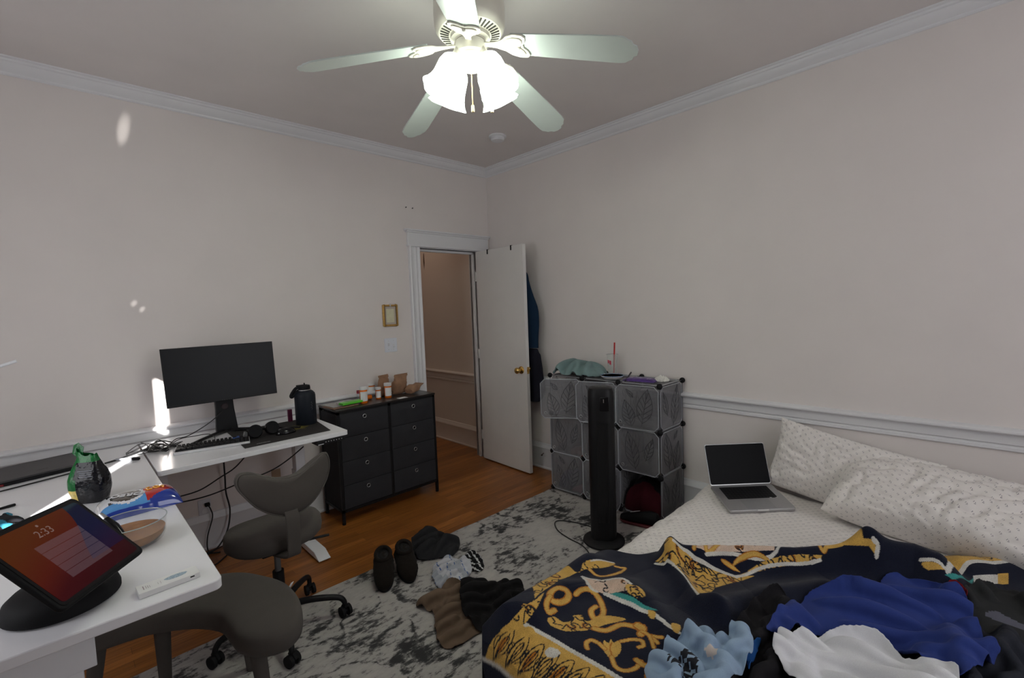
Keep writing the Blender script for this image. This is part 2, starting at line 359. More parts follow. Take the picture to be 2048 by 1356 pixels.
def simcloth(name, outline, H, base, mats, label, cat, h=.0075, grow=.45, seed=1, color=None, thick=.0022, stiff=.28, group=None, amp=.010, ang=0.0, wr=9.0, steps=130, free=-.25, aniso=1.6):
    """garment: an outlined sheet of cloth, larger than its outline, let buckle and settle over what lies below"""
    O = resample(cr(outline, 6, True), 420); c_ = O.mean(0)
    x0, y0 = O.min(0)-h; x1, y1 = O.max(0)+h; nx = int((x1-x0)/h)+1; ny = int((y1-y0)/h)+1
    X, Y = np.meshgrid(x0+h*np.arange(nx), y0+h*np.arange(ny), indexing='ij'); xf, yf = X.ravel(), Y.ravel()
    ins = np.zeros(len(xf), bool); j = len(O)-1
    for i in range(len(O)):
        xi, yi, xj, yj = *O[i], *O[j]; k = ((yi > yf) != (yj > yf)) & (xf < (xj-xi)*(yf-yi)/(yj-yi+1e-15)+xi); ins ^= k; j = i
    dist = np.array([np.sqrt(((O-p)**2).sum(1).min()) for p in np.stack([xf, yf], 1)])
    keep = ins | (dist < h*.7); I = np.arange(nx*ny).reshape(nx, ny); Q = np.stack([I[:-1, :-1], I[1:, :-1], I[1:, 1:], I[:-1, 1:]], -1).reshape(-1, 4); Q = Q[keep[Q].all(1)]
    used = np.unique(Q); rm = -np.ones(nx*ny, int); rm[used] = np.arange(len(used)); F = rm[Q]; P = np.stack([xf, yf], 1)[used]; N = len(P)
    cnt = np.bincount(F.ravel(), minlength=N); bd = np.nonzero(cnt < 4)[0]
    for i in bd: P[i] = O[((O-P[i])**2).sum(1).argmin()]
    de = np.array([np.sqrt(((O-p)**2).sum(1).min()) for p in P]); R_ = max(de.max(), 1e-3)
    g = 90; gx = np.linspace(x0-.1, x1+.1, g); gy = np.linspace(y0-.1, y1+.1, g); GX, GY = np.meshgrid(gx, gy, indexing='ij')
    dm = np.zeros((g, g)); sub = P[::3]; dsub = de[::3]; gp = np.stack([GX.ravel(), GY.ravel()], 1)
    dd = ((gp[:, None, :]-sub[None])**2).sum(2); nr = dd.argmin(1); dm = np.where(dd.min(1) < (2.6*h)**2, H*.8*(1-(1-np.clip(dsub[nr]/R_, 0, 1))**2.2)**.8, 0).reshape(g, g)
    for _ in range(3): dm[1:-1, 1:-1] = (dm[:-2, 1:-1]+dm[2:, 1:-1]+dm[1:-1, :-2]+dm[1:-1, 2:]+2*dm[1:-1, 1:-1])/6
    HF = base(GX, GY)+dm
    def hf(x, y):
        a = np.clip((x-gx[0])/(gx[1]-gx[0]), 0, g-1.001); b = np.clip((y-gy[0])/(gy[1]-gy[0]), 0, g-1.001); ia, ib = a.astype(int), b.astype(int); fa, fb = a-ia, b-ib
        return HF[ia, ib]*(1-fa)*(1-fb)+HF[ia+1, ib]*fa*(1-fb)+HF[ia, ib+1]*(1-fa)*fb+HF[ia+1, ib+1]*fa*fb
    def nb(dx, dy):
        A = I[:nx-dx, max(0, -dy):ny-max(0, dy)]; B = I[dx:, max(0, dy):ny+min(0, dy)]; a, b = rm[A.ravel()], rm[B.ravel()]; k = (a >= 0) & (b >= 0); return a[k], b[k]
    E = [(nb(1, 0), 1.0, 0), (nb(0, 1), 1.0, 0), (nb(1, 1), .5, 0), (nb(1, -1), .5, 0)]+[(nb(*q), stiff, 1) for q in ((2, 0), (0, 2), (4, 0), (0, 4), (3, 3), (3, -3))]
    a = np.concatenate([e[0][0] for e in E]); b = np.concatenate([e[0][1] for e in E]); st = np.concatenate([np.full(len(e[0][0]), e[1]) for e in E]); bend = np.concatenate([np.full(len(e[0][0]), e[2]) for e in E])
    d0 = P[b]-P[a]; ca, sa = math.cos(ang), math.sin(ang); M_ = (P[a]+P[b])/2
    gl = grow*(.55+.9*np.clip(.5+pn(M_[:, 0]*5, M_[:, 1]*5, seed+3), 0, 1.2)); U = d0[:, 0]*ca+d0[:, 1]*sa; V_ = -d0[:, 0]*sa+d0[:, 1]*ca
    L1 = np.hypot(U*(1+gl/aniso), V_*(1+gl)); L0 = np.hypot(U, V_)
    w = -(P[:, 0]*sa)+P[:, 1]*ca; u = P[:, 0]*ca+P[:, 1]*sa
    Z = hf(P[:, 0], P[:, 1])+.003+np.clip(de/.03, 0, 1)*(.010+amp*np.sin(wr*PI*w+2.5*pn(u*3, w*3, seed))+amp*.7*pn(P[:, 0]*12, P[:, 1]*12, seed+2))
    X3 = np.c_[P, Z]; Vl = np.zeros_like(X3); pin = np.zeros(N); th_ = np.arctan2(P[bd, 1]-c_[1], P[bd, 0]-c_[0]); pin[bd] = pn(3*np.cos(th_)+seed, 3*np.sin(th_), seed+5) > free
    deg = np.bincount(a, st, N)+np.bincount(b, st, N)+1e-6; tgt = P.copy(); pm = pin > 0
    for s_ in range(steps):
        f = min(1, (s_+1)/(steps*.6)); L = L0+(L1-L0)*f; Vl[:, 2] -= .0005; Vl *= .90; Xn = X3+Vl
        for it in range(5):
            d = Xn[b]-Xn[a]; l = np.sqrt((d*d).sum(1))+1e-9; c = (l-L)/l; c = np.where((bend > 0) & (c > 0), 0, c); cor = d*(c*.5*st)[:, None]
            for k in range(3): Xn[:, k] += 1.5*(np.bincount(a, cor[:, k], N)-np.bincount(b, cor[:, k], N))/deg*1.0
            Xn[:, :2] += (tgt-Xn[:, :2])*.025; Xn[pm, :2] = tgt[pm]; hz = hf(Xn[:, 0], Xn[:, 1])+.003; low = Xn[:, 2] < hz; Xn[:, 2] = np.where(low, hz, Xn[:, 2])
            Xn[low, :2] = X3[low, :2]+(Xn[low, :2]-X3[low, :2])*.75
        Vl = Xn-X3; m_ = np.sqrt((Vl*Vl).sum(1)); Vl *= np.minimum(1, .006/(m_+1e-9))[:, None]; X3 = X3+Vl
        zc = hf(X3[:, 0], X3[:, 1])+max(.09, H*1.1); X3[:, 2] = np.minimum(X3[:, 2], zc)
        if s_ % 6 == 5:                                # cloth does not pass through itself: stack layers that share a cell
            key = np.floor(X3[:, 0]/h).astype(int)*100003+np.floor(X3[:, 1]/h).astype(int); od = np.lexsort((X3[:, 2], key)); kk = key[od]; zz = X3[od, 2]; same = kk[1:] == kk[:-1]; push = np.where(same & (zz[1:]-zz[:-1] < .003), .003-(zz[1:]-zz[:-1]), 0); X3[od[1:], 2] += push*.5
    for _ in range(2):                                # relax
        s3 = np.zeros_like(X3); n3 = np.zeros(N)
        for (aa, bb_), q, k in E[:2]:
            for c in range(3): s3[:, c] += np.bincount(aa, X3[bb_, c], N)+np.bincount(bb_, X3[aa, c], N)
            n3 += np.bincount(aa, minlength=N)+np.bincount(bb_, minlength=N)
        X3 = X3*.6+.4*s3/n3[:, None]
    X3[:, 2] = np.maximum(X3[:, 2], base(X3[:, 0], X3[:, 1])+.0015+thick)
    og = X3.mean(0); og[2] = X3[:, 2].min()
    me = bpy.data.meshes.new(name); me.from_pydata([tuple(p) for p in X3-og], [], F.tolist()); me.update()
    for m_ in mats: me.materials.append(m_)
    for p, q in zip(me.polygons, F):
        p.use_smooth = True
        if color is not None: c0 = P[q].mean(0); p.material_index = int(color(float(c0[0]), float(c0[1])))
    o = bpy.data.objects.new(name, me); COL.objects.link(o); o.location = og
    md = o.modifiers.new('subdivision', 'SUBSURF'); md.levels = 1; md.render_levels = 1
    md = o.modifiers.new('thickness', 'SOLIDIFY'); md.thickness = thick; md.offset = 0
    return tag(o, label, cat, group)

# ------------------------------------------------------------------ room shell
XW, YS, ZC = -4.3, -5.0, 2.84         # west wall, south wall, ceiling height; corner of the two visible walls is x=0, y=0
DX0, DX1, DH = -0.819, -0.158, 2.04   # doorway in the north wall
struct('floor', MB().bb((XW-.15, YS-.15, -0.12), (0.15, 2.6, 0)), FLOOR, 'warm orange oak strip floor')
struct('ceiling', MB().bb((XW-.15, YS-.15, ZC), (0.15, 2.6, ZC+.12)), CEIL, 'flat grey-white ceiling')
w = MB(); w.bb((XW-.12, 0, 0), (DX0, .12, ZC)); w.bb((DX0, 0, DH), (DX1, .12, ZC)); w.bb((DX1, 0, 0), (0.0, .12, ZC))
struct('wall_north', w, WALL, 'white plaster wall with the doorway, behind the desks')
struct('wall_east', MB().bb((0, YS-.12, 0), (.12, .12, ZC)), WALL, 'white plaster wall along the head of the bed')
SILL = {-3.72: 1.22}  # unseen sill raised so the sun stays off the floor
def holed(name, label, axis, pos, a0, a1, h0, h1, z0, z1):
    w = MB(); t = (pos-.12, pos)
    def bx(p, q, r, s_):
        if axis == 'x': w.bb((t[0], p, r), (t[1], q, s_))
        else: w.bb((p, t[0], r), (q, t[1], s_))
    seg = [a0]
    for (p, q) in h0: seg += [p, q]
    seg.append(a1)
    for i in range(0, len(seg), 2): bx(seg[i], seg[i+1], 0, ZC)
    for (p, q) in h0: bx(p, q, 0, SILL.get(p, z0)); bx(p, q, z1, ZC)
    struct(name, w, WALL, label)
holed('wall_west', 'plaster wall with two windows, behind the camera on the left', 'x', XW, YS-.12, .12, [(-3.72, -2.5), (-2.05, -1.05)], 0, 0.85, 2.42)
holed('wall_south', 'plaster wall with a window, behind the camera', 'y', YS, XW-.12, 0.0, [(-2.3, -0.7)], 0, 0.85, 2.42)
def window(i, axis, pos, a0, a1):
    z0, z1 = SILL.get(a0, .85), 2.42; f = MB(); g = MB()
    def bx(mb, p, q, r, s_, d0, d1):
        if axis == 'x': mb.bb((pos+d0, p, r), (pos+d1, q, s_))
        else: mb.bb((p, pos+d0, r), (q, pos+d1, s_))
    for p, q, r, s_ in ((a0, a0+.05, z0, z1), (a1-.05, a1, z0, z1), (a0, a1, z0, z0+.05), (a0, a1, z1-.05, z1), (a0, a1, z0+.77, z0+.80)): bx(f, p, q, r, s_, -.1, -.05)
    r_ = struct('window_%d' % i, f, TRIM, 'sash window behind the camera')
    bx(g, a0+.05, a1-.05, z0+.05, z1-.05, -.08, -.076); g.build('pane', mat('window_glass', (0.9, 0.95, 1.0), 0.0, alpha=0.06), r_)
    c_ = MB()
    for p, q, r, s_ in ((a0-.1, a0, z0-.1, z1+.1), (a1, a1+.1, z0-.1, z1+.1), (a0-.1, a1+.1, z1, z1+.13), (a0-.14, a1+.14, z0-.04, z0)): bx(c_, p, q, r, s_, 0, .02)
    c_.build('casing', TRIM, r_)
window(1, 'x', XW, -3.72, -2.5); window(2, 'x', XW, -2.05, -1.05); window(3, 'y', YS, -2.3, -.7)
# heavy curtains almost closed on window 1: a narrow gap lets one blade of sun in
SLY0, SLY1 = -3.048, -2.950
def curtain(y0, y1, label):
    mb = MB(); n = int((y1-y0)/.012); P = []
    for i in range(n+1):
        y = y0+(y1-y0)*i/n; e = min(1, min(i, n-i)/3); P.append((XW+.055+.018*math.sin(y*95)*e, y))
    vs = [(x+d, y, z) for d in (0, .006) for x, y in P for z in (.72, 2.395+0*d)]
    m_ = n+1; fs = []
    for i in range(n):
        a = 2*i; fs += [(a, a+2, a+3, a+1), (2*m_+a, 2*m_+a+1, 2*m_+a+3, 2*m_+a+2), (a+1, a+3, 2*m_+a+3, 2*m_+a+1), (a, 2*m_+a, 2*m_+a+2, a+2)]
    fs += [(0, 1, 2*m_+1, 2*m_), (2*n, 2*m_+2*n, 2*m_+2*n+1, 2*n+1)]
    mb.add(vs, fs); o = mb.build('curtain', fabric('curtain_cloth', (0.35, 0.34, 0.33), 500), org=(XW+.06, (y0+y1)/2, .72)); tag(o, label, 'curtain')
curtain(-3.80, SLY0, 'heavy grey curtain, southern half, on the west window'); curtain(SLY1, -2.42, 'heavy grey curtain, northern half, on the west window')
rod = MB(); rod.cyl((XW+.06, -3.86, 2.43), (XW+.06, -2.36, 2.43), .012); rod.bb((XW, -3.85, 2.41), (XW+.06, -3.83, 2.44)); rod.bb((XW, -2.39, 2.41), (XW+.06, -2.37, 2.44)); rod.bb((XW+.021, -3.8, 2.399), (XW+.10, -2.42, 2.45))
tag(rod.build('curtain_rod', STEEL, org=(XW+.06, -3.1, 2.41)), 'steel rod carrying the curtains on the west window', 'curtain rod')

def blind(axis, pos, a0, a1, label):  # unseen blinds, added to stop direct sun at two windows
    mb = MB(); c_ = 1 if axis == 'x' else 0
    if axis == 'x': mb.bb((pos+.025, a0, .84), (pos+.027, a1, 2.44)); mb.cyl((pos+.04, a0, 2.45), (pos+.04, a1, 2.45), .02); mb.cyl((pos+.026, a0, .84), (pos+.026, a1, .84), .008)
    else: mb.bb((a0, pos+.025, .84), (a1, pos+.027, 2.44)); mb.cyl((a0, pos+.04, 2.45), (a1, pos+.04, 2.45), .02); mb.cyl((a0, pos+.026, .84), (a1, pos+.026, .84), .008)
    tag(mb.build('sun_blocking_blind', fabric('blind_cloth', (0.75, 0.75, 0.75), 500), org=((pos+.03, (a0+a1)/2, 2.45) if axis == 'x' else ((a0+a1)/2, pos+.03, 2.45))), label, 'blind')
blind('x', XW, -2.08, -1.02, 'unseen white blind added to block the sun at the west window nearer the desks'); blind('y', YS, -2.33, -.67, 'unseen white blind added to block the sun at the south window')
# mouldings: profiles as (out, z)
CROWN = [(0, ZC), (.074, ZC), (.074, ZC-.008), (.064, ZC-.011), (.060, ZC-.020), (.050, ZC-.024), (.046, ZC-.036), (.030, ZC-.052), (.014, ZC-.062), (.012, ZC-.070), (.006, ZC-.0755), (0, ZC-.0755)]
RAIL = [(0, .748), (.010, .748), (.014, .752), (.014, .765), (.010, .768), (.010, .775), (.018, .782), (.020, .812), (.024, .826), (.040, .831), (.046, .838), (.046, .846), (.040, .851), (.010, .857), (0, .857)]
BASE = [(0, 0), (.022, 0), (.024, .012), (.018, .022), (.018, .185), (.022, .192), (.020, .205), (.012, .215), (.008, .232), (0, .236)]
n_ = [0]
def trim(prof, a, b_, nrm, label, m_=TRIM, name='trim'):
    n_[0] += 1; mb = MB().extr(prof, a, b_, nrm)
    o = mb.build('%s_%d' % (name, n_[0]) if name == 'trim' else name, m_, smooth=30, org=((a[0]+b_[0])/2, (a[1]+b_[1])/2, prof[0][1])); o['kind'] = 'structure'; o['label'] = label; o['category'] = 'trim'
trim(CROWN, (XW, 0, 0), (0, 0, 0), (0, -1, 0), 'crown moulding above the doorway wall')
trim(CROWN, (0, YS, 0), (0, 0, 0), (-1, 0, 0), 'crown moulding above the bed wall')
trim(CROWN, (XW, YS, 0), (XW, 0, 0), (1, 0, 0), 'crown moulding on the west wall')
trim(CROWN, (XW, YS, 0), (0, YS, 0), (0, 1, 0), 'crown moulding on the south wall')
trim(RAIL, (XW, 0, 0), (DX0-.112, 0, 0), (0, -1, 0), 'chair rail behind the desks')
trim(RAIL, (0, YS, 0), (0, 0, 0), (-1, 0, 0), 'chair rail above the bed')
trim(BASE, (XW, 0, 0), (DX0-.112, 0, 0), (0, -1, 0), 'tall baseboard behind the desks', name='baseboard_north')
trim(BASE, (0, YS, 0), (0, 0, 0), (-1, 0, 0), 'tall baseboard on the bed wall', name='baseboard_east')
trim(BASE, (XW, YS, 0), (XW, 0, 0), (1, 0, 0), 'tall baseboard on the west wall', name='baseboard_west')
# hallway beyond the door
struct('wall_hall_east', MB().bb((-.02, .12, 0), (.12, 2.6, ZC)), HALL, 'warm pinkish hallway wall beyond the open door')
struct('wall_hall_north', MB().bb((-1.4, 2.5, 0), (0, 2.62, ZC)), HALL, 'end wall of the hallway')
struct('wall_hall_west', MB().bb((-1.5, .12, 0), (-1.4, 2.5, ZC)), HALL, 'west wall of the hallway')
for nm, prof, lb in (('trim', [(o, z-.052) for o, z in RAIL], 'hallway chair rail'), ('trim', BASE, 'hallway baseboard')): trim(prof, (-.02, .12, 0), (-.02, 2.5, 0), (-1, 0, 0), lb, HALLT)
mk = MB(); p = at(847, 505, x=-.021); q = at(849, 540, x=-.021)
mk.add([(-.0206, p[1]-.006, p[2]), (-.0206, p[1]+.008, p[2]-.02), (-.0206, p[1]+.016, (p[2]+q[2])/2), (-.0206, q[1]+.006, q[2]), (-.0206, p[1]-.012, (p[2]+q[2])/2-.02)], [(0, 1, 2, 3, 4)])
struct('wall_hall_scuff', mk, mat('scuff', (0.10, 0.06, 0.04), 0.8), 'dark scuff on the hallway wall')
# door casing
cs = MB()
def vcas(x0, x1, top):     # moulded vertical casing board on the north wall, outer edge x0
    s_ = 1 if x1 > x0 else -1; wd = abs(x1-x0)
    pr = [(0, 0), (0, .030), (.012, .034), (.022, .030), (.026, .021), (.055, .018), (.062, .022), (.070, .022), (.076, .016), (wd-.022, .014), (wd-.014, .020), (wd, .020), (wd, 0)]
    cs.prism([(x0+s_*u, -v_) for u, v_ in pr][::s_], 0, top)
vcas(DX0-.112, DX0, DH+.01); vcas(-.044, DX1, DH+.01)
cs.bb((DX0-.118, -.022, DH+.01), (-.03, 0, DH+.145)); cs.bb((DX0-.125, -.032, DH+.006), (-.025, 0, DH+.022)); cs.bb((DX0-.130, -.034, DH+.125), (-.022, 0, DH+.137)); cs.bb((DX0-.142, -.046, DH+.137), (-.014, 0, DH+.152))
cs.bb((DX0-.015, -.005, 0), (DX0, .125, DH)); cs.bb((DX1, -.005, 0), (DX1+.015, .125, DH)); cs.bb((DX0, -.005, DH-.0), (DX1, .125, DH+.012))
cs.bb((DX0, .045, 0), (DX0+.012, .08, DH)); cs.bb((DX1-.012, .045, 0), (DX1, .08, DH)); cs.bb((DX0, .045, DH-.022), (DX1, .08, DH))
struct('trim_door_casing', cs, TRIM, 'white moulded door casing with a wide head board', bevel=.0015)
# the open door
dr = thing('door_1', 'flat white slab door standing open into the room', 'door', (-.160, -.022, 0), math.atan2(-.657, -.026)); dr['kind'] = 'structure'
MB().bb((0, -.035, .012), (.665, 0, 2.035)).build('door_panel', DOORP, dr, bevel=.002)
def doorknob(y0, s_):
    k = MB(); M = Matrix.Rotation(PI/2*s_, 4, 'X')
    k.lathe([(.0, .0), (.034, .0), (.033, .006), (.022, .011), (.012, .014), (.011, .032), (.018, .036), (.026, .044), (.028, .054), (.025, .063), (.014, .068), (0, .069)], (.598, y0, .935), 28, M=M.to_3x3())
    k.build('door_knob', BRASS, dr, smooth=50)
doorknob(-.035, 1); doorknob(0, -1)
lt = MB().bb((.6651, -.030, .905), (.6665, -.005, .965)); lt.bb((.6665, -.024, .925), (.676, -.011, .945)); lt.build('latch_plate', BRASS, dr)
for z in (.25, 1.05, 1.80):
    h = MB().cyl((-.003, -.0395, z-.045), (-.003, -.0395, z+.045), .0055, n=12); h.build('hinge', mat('painted_hinge', (0.62, 0.60, 0.57), .5), dr, smooth=40)
def overhook(u, label):
    mb = MB()
    o_ = Vector((-.160, -.022, 0)); ang = math.atan2(-.657, -.026); R = Matrix.Rotation(ang, 4, 'Z')
    mb.bb((u-.007, -.0385, 1.995), (u+.007, -.0355, 2.0385)); mb.bb((u-.007, -.0385, 2.0355), (u+.007, .0035, 2.0385)); mb.bb((u-.007, .0005, 1.90), (u+.007, .0035, 2.0385)); mb.bb((u-.007, .0035, 1.90), (u+.007, .03, 1.904)); mb.bb((u-.007, .027, 1.904), (u+.007, .03, 1.93))
    mb.v = [tuple(R @ Vector(p)+o_) for p in mb.v]
    tag(mb.build('over_door_hook', BLKM, org=tuple(R @ Vector((u, 0, 2.0))+o_)), label, 'hook', 'hooks over the top of the door')
overhook(.185, 'black over-door hook nearer the hinge side of the open door'); overhook(.515, 'black over-door hook nearer the free edge of the open door')
# clothes on the back of the door (between door and wall)
def hang(name, label, ypts, x0, x1, mat_, seed, loc):
    """ypts: (z, y_far, y_near) rows; x0..x1 thickness between door and wall"""
    rows = cr(ypts, 5); n = 30; vs = []; fs = []
    for z, ya, yb in rows:
        for k in range(n):
            a = 2*PI*k/n; yy = (ya+yb)/2+(yb-ya)/2*math.cos(a); xx = (x0+x1)/2+(x1-x0)/2*math.sin(a)*(1+.25*float(pn(np.array(yy*14), np.array(z*1.2), seed)))
            yy += .008*float(pn(np.array(z*7), np.array(math.cos(a)*2), seed+4)); vs.append((xx, yy, z))
    m_ = len(rows)
    for i in range(m_-1):
        for k in range(n): fs.append((i*n+k, i*n+(k+1) % n, (i+1)*n+(k+1) % n, (i+1)*n+k))
    fs += [tuple(range(n)), tuple(reversed(range((m_-1)*n, m_*n)))]
    tag(MB().add(vs, fs).build(name, mat_, smooth=60, org=loc), label, 'clothes')
hang('hanging_jacket', 'blue jacket hanging on the back of the open door', [(1.82, -.50, -.56), (1.78, -.42, -.62), (1.66, -.34, -.655), (1.45, -.32, -.735), (1.25, -.33, -.73), (1.125, -.35, -.725)], -.155, -.06, fabric('blue_jacket_cloth', (0.007, 0.022, 0.048)), 3, (-.1, -.53, 1.82))
hang('hanging_trousers', 'black trousers hanging behind the open door below the blue jacket', [(1.112, -.40, -.70), (1.08, -.38, -.715), (1.05, -.37, -.735), (.9, -.38, -.755), (.76, -.40, -.775), (.66, -.44, -.72), (.64, -.5, -.70)], -.135, -.045, fabric('black_trouser_cloth', (0.012, 0.012, 0.02)), 8, (-.09, -.55, 1.40))

# ------------------------------------------------------------------ wall fittings
pf = thing('picture_frame', 'small gold picture frame with a pale note, hung beside the doorway', 'picture frame', (-1.134, 0, 1.462))
f = MB(); a_, b_ = .070, .090
for p, q in (((-a_, 0, -b_), (-a_+.015, -.016, b_)), ((a_-.015, 0, -b_), (a_, -.016, b_)), ((-a_+.015, 0, -b_), (a_-.015, -.016, -b_+.015)), ((-a_+.015, 0, b_-.015), (a_-.015, -.016, b_))): f.bb(p, q)
f.build('frame', mat('gold_leaf_frame', (0.50, 0.30, 0.09), .38, .6, noise=(60, .15)), pf, bevel=.004)
MB().bb((-a_+.012, -.001, -b_+.012), (a_-.012, -.005, b_-.012)).build('mat_board', mat('grey_mat_board', (0.50, 0.44, 0.38), .8, noise=(20, .03)), pf)
MB().bb((-.036, -.005, -.058), (.036, -.0065, .054)).build('note', mat('cream_paper', (0.66, 0.63, 0.45), .8, noise=(25, .06)), pf)
MB().box((0, -.014, b_-.004), (.012, .006, .022)).build('clip', STEEL, pf, bevel=.001)
sw = thing('light_switch', 'white double light switch plate on the wall under the gold frame', 'light switch', (-1.142, 0, 1.214))
MB().bb((-.058, -.006, -.058), (.058, 0, .058)).build('cover_plate', mat('switch_plate', (0.70, 0.72, 0.78), .35, noise=(20, .02)), sw, bevel=.003)
for dx in (-.023, .023):
    MB().box((dx, -.010, .004 if dx < 0 else -.008), (.010, .014, .022), rot=(.5 if dx < 0 else -.5, 0, 0)).build('toggle', TRIM, sw, bevel=.001)
    for dz in (-.036, .036): MB().cyl((dx, -.0055, dz), (dx, -.0075, dz), .003, n=10).build('screw', STEEL, sw)
ol = thing('wall_outlet', 'white wall outlet low behind the desk with a black plug in it', 'outlet', (-2.540, 0, .275))
MB().bb((-.035, -.006, -.057), (.035, 0, .057)).build('cover_plate', mat('outlet_plate', (0.62, 0.62, 0.66), .35, noise=(20, .02)), ol, bevel=.003)
for dz in (-.02, .02): MB().cyl((0, -.005, dz), (0, -.008, dz), .016, n=20).build('socket', TRIM, ol)
jp = thing('wall_plate', 'small brownish wall plate under the desk behind the grey chair', 'wall plate', (-2.10, 0, .36))
MB().bb((-.03, -.005, -.05), (.03, 0, .05)).build('cover_plate', mat('beige_plate', (0.42, 0.30, 0.20), .5, noise=(20, .03)), jp, bevel=.003)
sd = thing('smoke_detector', 'round white smoke detector on the ceiling by the corner', 'smoke detector', (-.541, -.766, ZC))
MB().lathe([(0, 0), (.068, 0), (.070, -.010), (.060, -.014), (0, -.014)], n=36).build('mount_ring', TRIM, sd, smooth=35)
MB().lathe([(0, -.013), (.052, -.013), (.054, -.030), (.046, -.038), (.018, -.041), (0, -.041)], n=36).build('cover', mat('detector_cover', (0.70, 0.70, 0.72), .45, noise=(20, .02)), sd, smooth=35)
for (px, py), lb in (((811, 415), 'left one of two small nails above the doorway'), ((824, 417), 'right one of two small nails above the doorway')):
    p = at(px, py, y=0); tag(MB().cyl((p[0], 0, p[2]), (p[0], -.012, p[2]+.002), .0028, .0045, 10).build('nail', BLKM, org=(p[0], 0, p[2])), lb, 'nail', 'nails above the doorway')
MB_ds = MB(); MB_ds.tube([(-.022, -.672, .145), (-.03, -.672, .146), (-.075, -.70, .150)], .004, 8); MB_ds.cyl((-.075, -.70, .150), (-.088, -.708, .151), .008, n=10)
tag(MB_ds.build('door_stop', mat('old_bronze', (0.06, 0.05, 0.045), .5, .5), org=(-.022, -.672, .145)), 'dark spring door stop on the baseboard beside the cube shelf', 'door stop')

# ------------------------------------------------------------------ ceiling fan
FX, FY = -1.843, -2.018
FANW = mat('fan_enamel', (0.66, 0.63, 0.55), .35, noise=(15, .03))
fan = thing('ceiling_fan', 'white five-blade ceiling fan with four lit bell glass shades', 'ceiling fan', (FX, FY, ZC))
ho = MB(); Z = lambda z: z-ZC
ho.lathe([(0, 0), (.085, 0), (.088, Z(2.81)), (.125, Z(2.78)), (.140, Z(2.76)), (.144, Z(2.68)), (.142, Z(2.635)), (.137, Z(2.618)), (.126, Z(2.606)), (.085, Z(2.597)), (0, Z(2.597))], n=48)
ho.build('motor_housing', FANW, fan, smooth=35)
vt = MB()
for k in range(40):
    a = 2*PI*k/40; R = Matrix.Rotation(a, 3, 'Z')
    vt.box(R @ Vector((.103, 0, Z(2.6005))), (.034, .006, .004), R @ Matrix.Rotation(-.22, 3, 'Y'))
vt.build('cooling_slots', mat('slot_dark', (0.06, 0.055, 0.05), .8), fan)
MB().lathe([(0, Z(2.597)), (.080, Z(2.597)), (.080, Z(2.582)), (.062, Z(2.580)), (.062, Z(2.572)), (0, Z(2.572))], n=40).build('flywheel', FANW, fan, smooth=35)
lk = MB(); lk.lathe([(0, Z(2.572)), (.060, Z(2.572)), (.066, Z(2.566)), (.066, Z(2.525)), (.060, Z(2.518)), (.060, Z(2.512)), (.052, Z(2.500)), (.050, Z(2.486)), (.040, Z(2.470)), (.022, Z(2.462)), (0, Z(2.460))], n=36)
lk.build('switch_housing', FANW, fan, smooth=35)
BLADE = mat('blade_enamel', (0.52, 0.57, 0.54), .33, noise=(6, .04), coat=.2)
DR = math.atan(.263)
for k in range(5):
    a = -1.114+k*2*PI/5
    F = Matrix.Rotation(a, 4, 'Z') @ Matrix.Translation((0, 0, Z(2.574))) @ Matrix.Rotation(DR, 4, 'Y') @ Matrix.Rotation(math.radians(-12), 4, 'X')
    L0, L1 = .190, .683
    out = [(L0, -.056), (.30, -.061), (.50, -.067), (.60, -.069), (.628, -.066), (.645, -.052), (.655, -.048), (.662, -.030), (.674, -.024), (.679, 0), (.674, .024), (.662, .030), (.655, .048), (.645, .052), (.628, .066), (.60, .069), (.50, .067), (.30, .061), (L0, .056)]
    bl = MB().prism(out, 0.0, .006, M=F); bl.build('blade', BLADE, fan, bevel=.0015)
    br = MB()
    sh = [(.050, -.014), (.085, -.012), (.115, -.016), (.150, -.030), (.172, -.050), (.205, -.062), (.240, -.060), (.252, -.046), (.246, -.022), (.232, -.006), (.236, 0), (.232, .006), (.246, .022), (.252, .046), (.240, .060), (.205, .062), (.172, .050), (.150, .030), (.115, .016), (.085, .012), (.050, .014)]
    br.prism(sh, -.007, -.0005, M=F); hi = [(.17+(u-.17)*.82, v_*.78) for u, v_ in sh if u > .14]
    br.prism(hi, -.012, -.006, M=F)
    br.ball(F @ Vector((.215, 0, -.012)), .008, 10, 6)
    br.build('blade_bracket', FANW, fan, bevel=.002)
GLOW = mat('lit_frosted_glass', (0.95, 0.95, 0.9), .4, emit=((0.90, 1.0, 0.88), 9.0), noise=(10, .01))
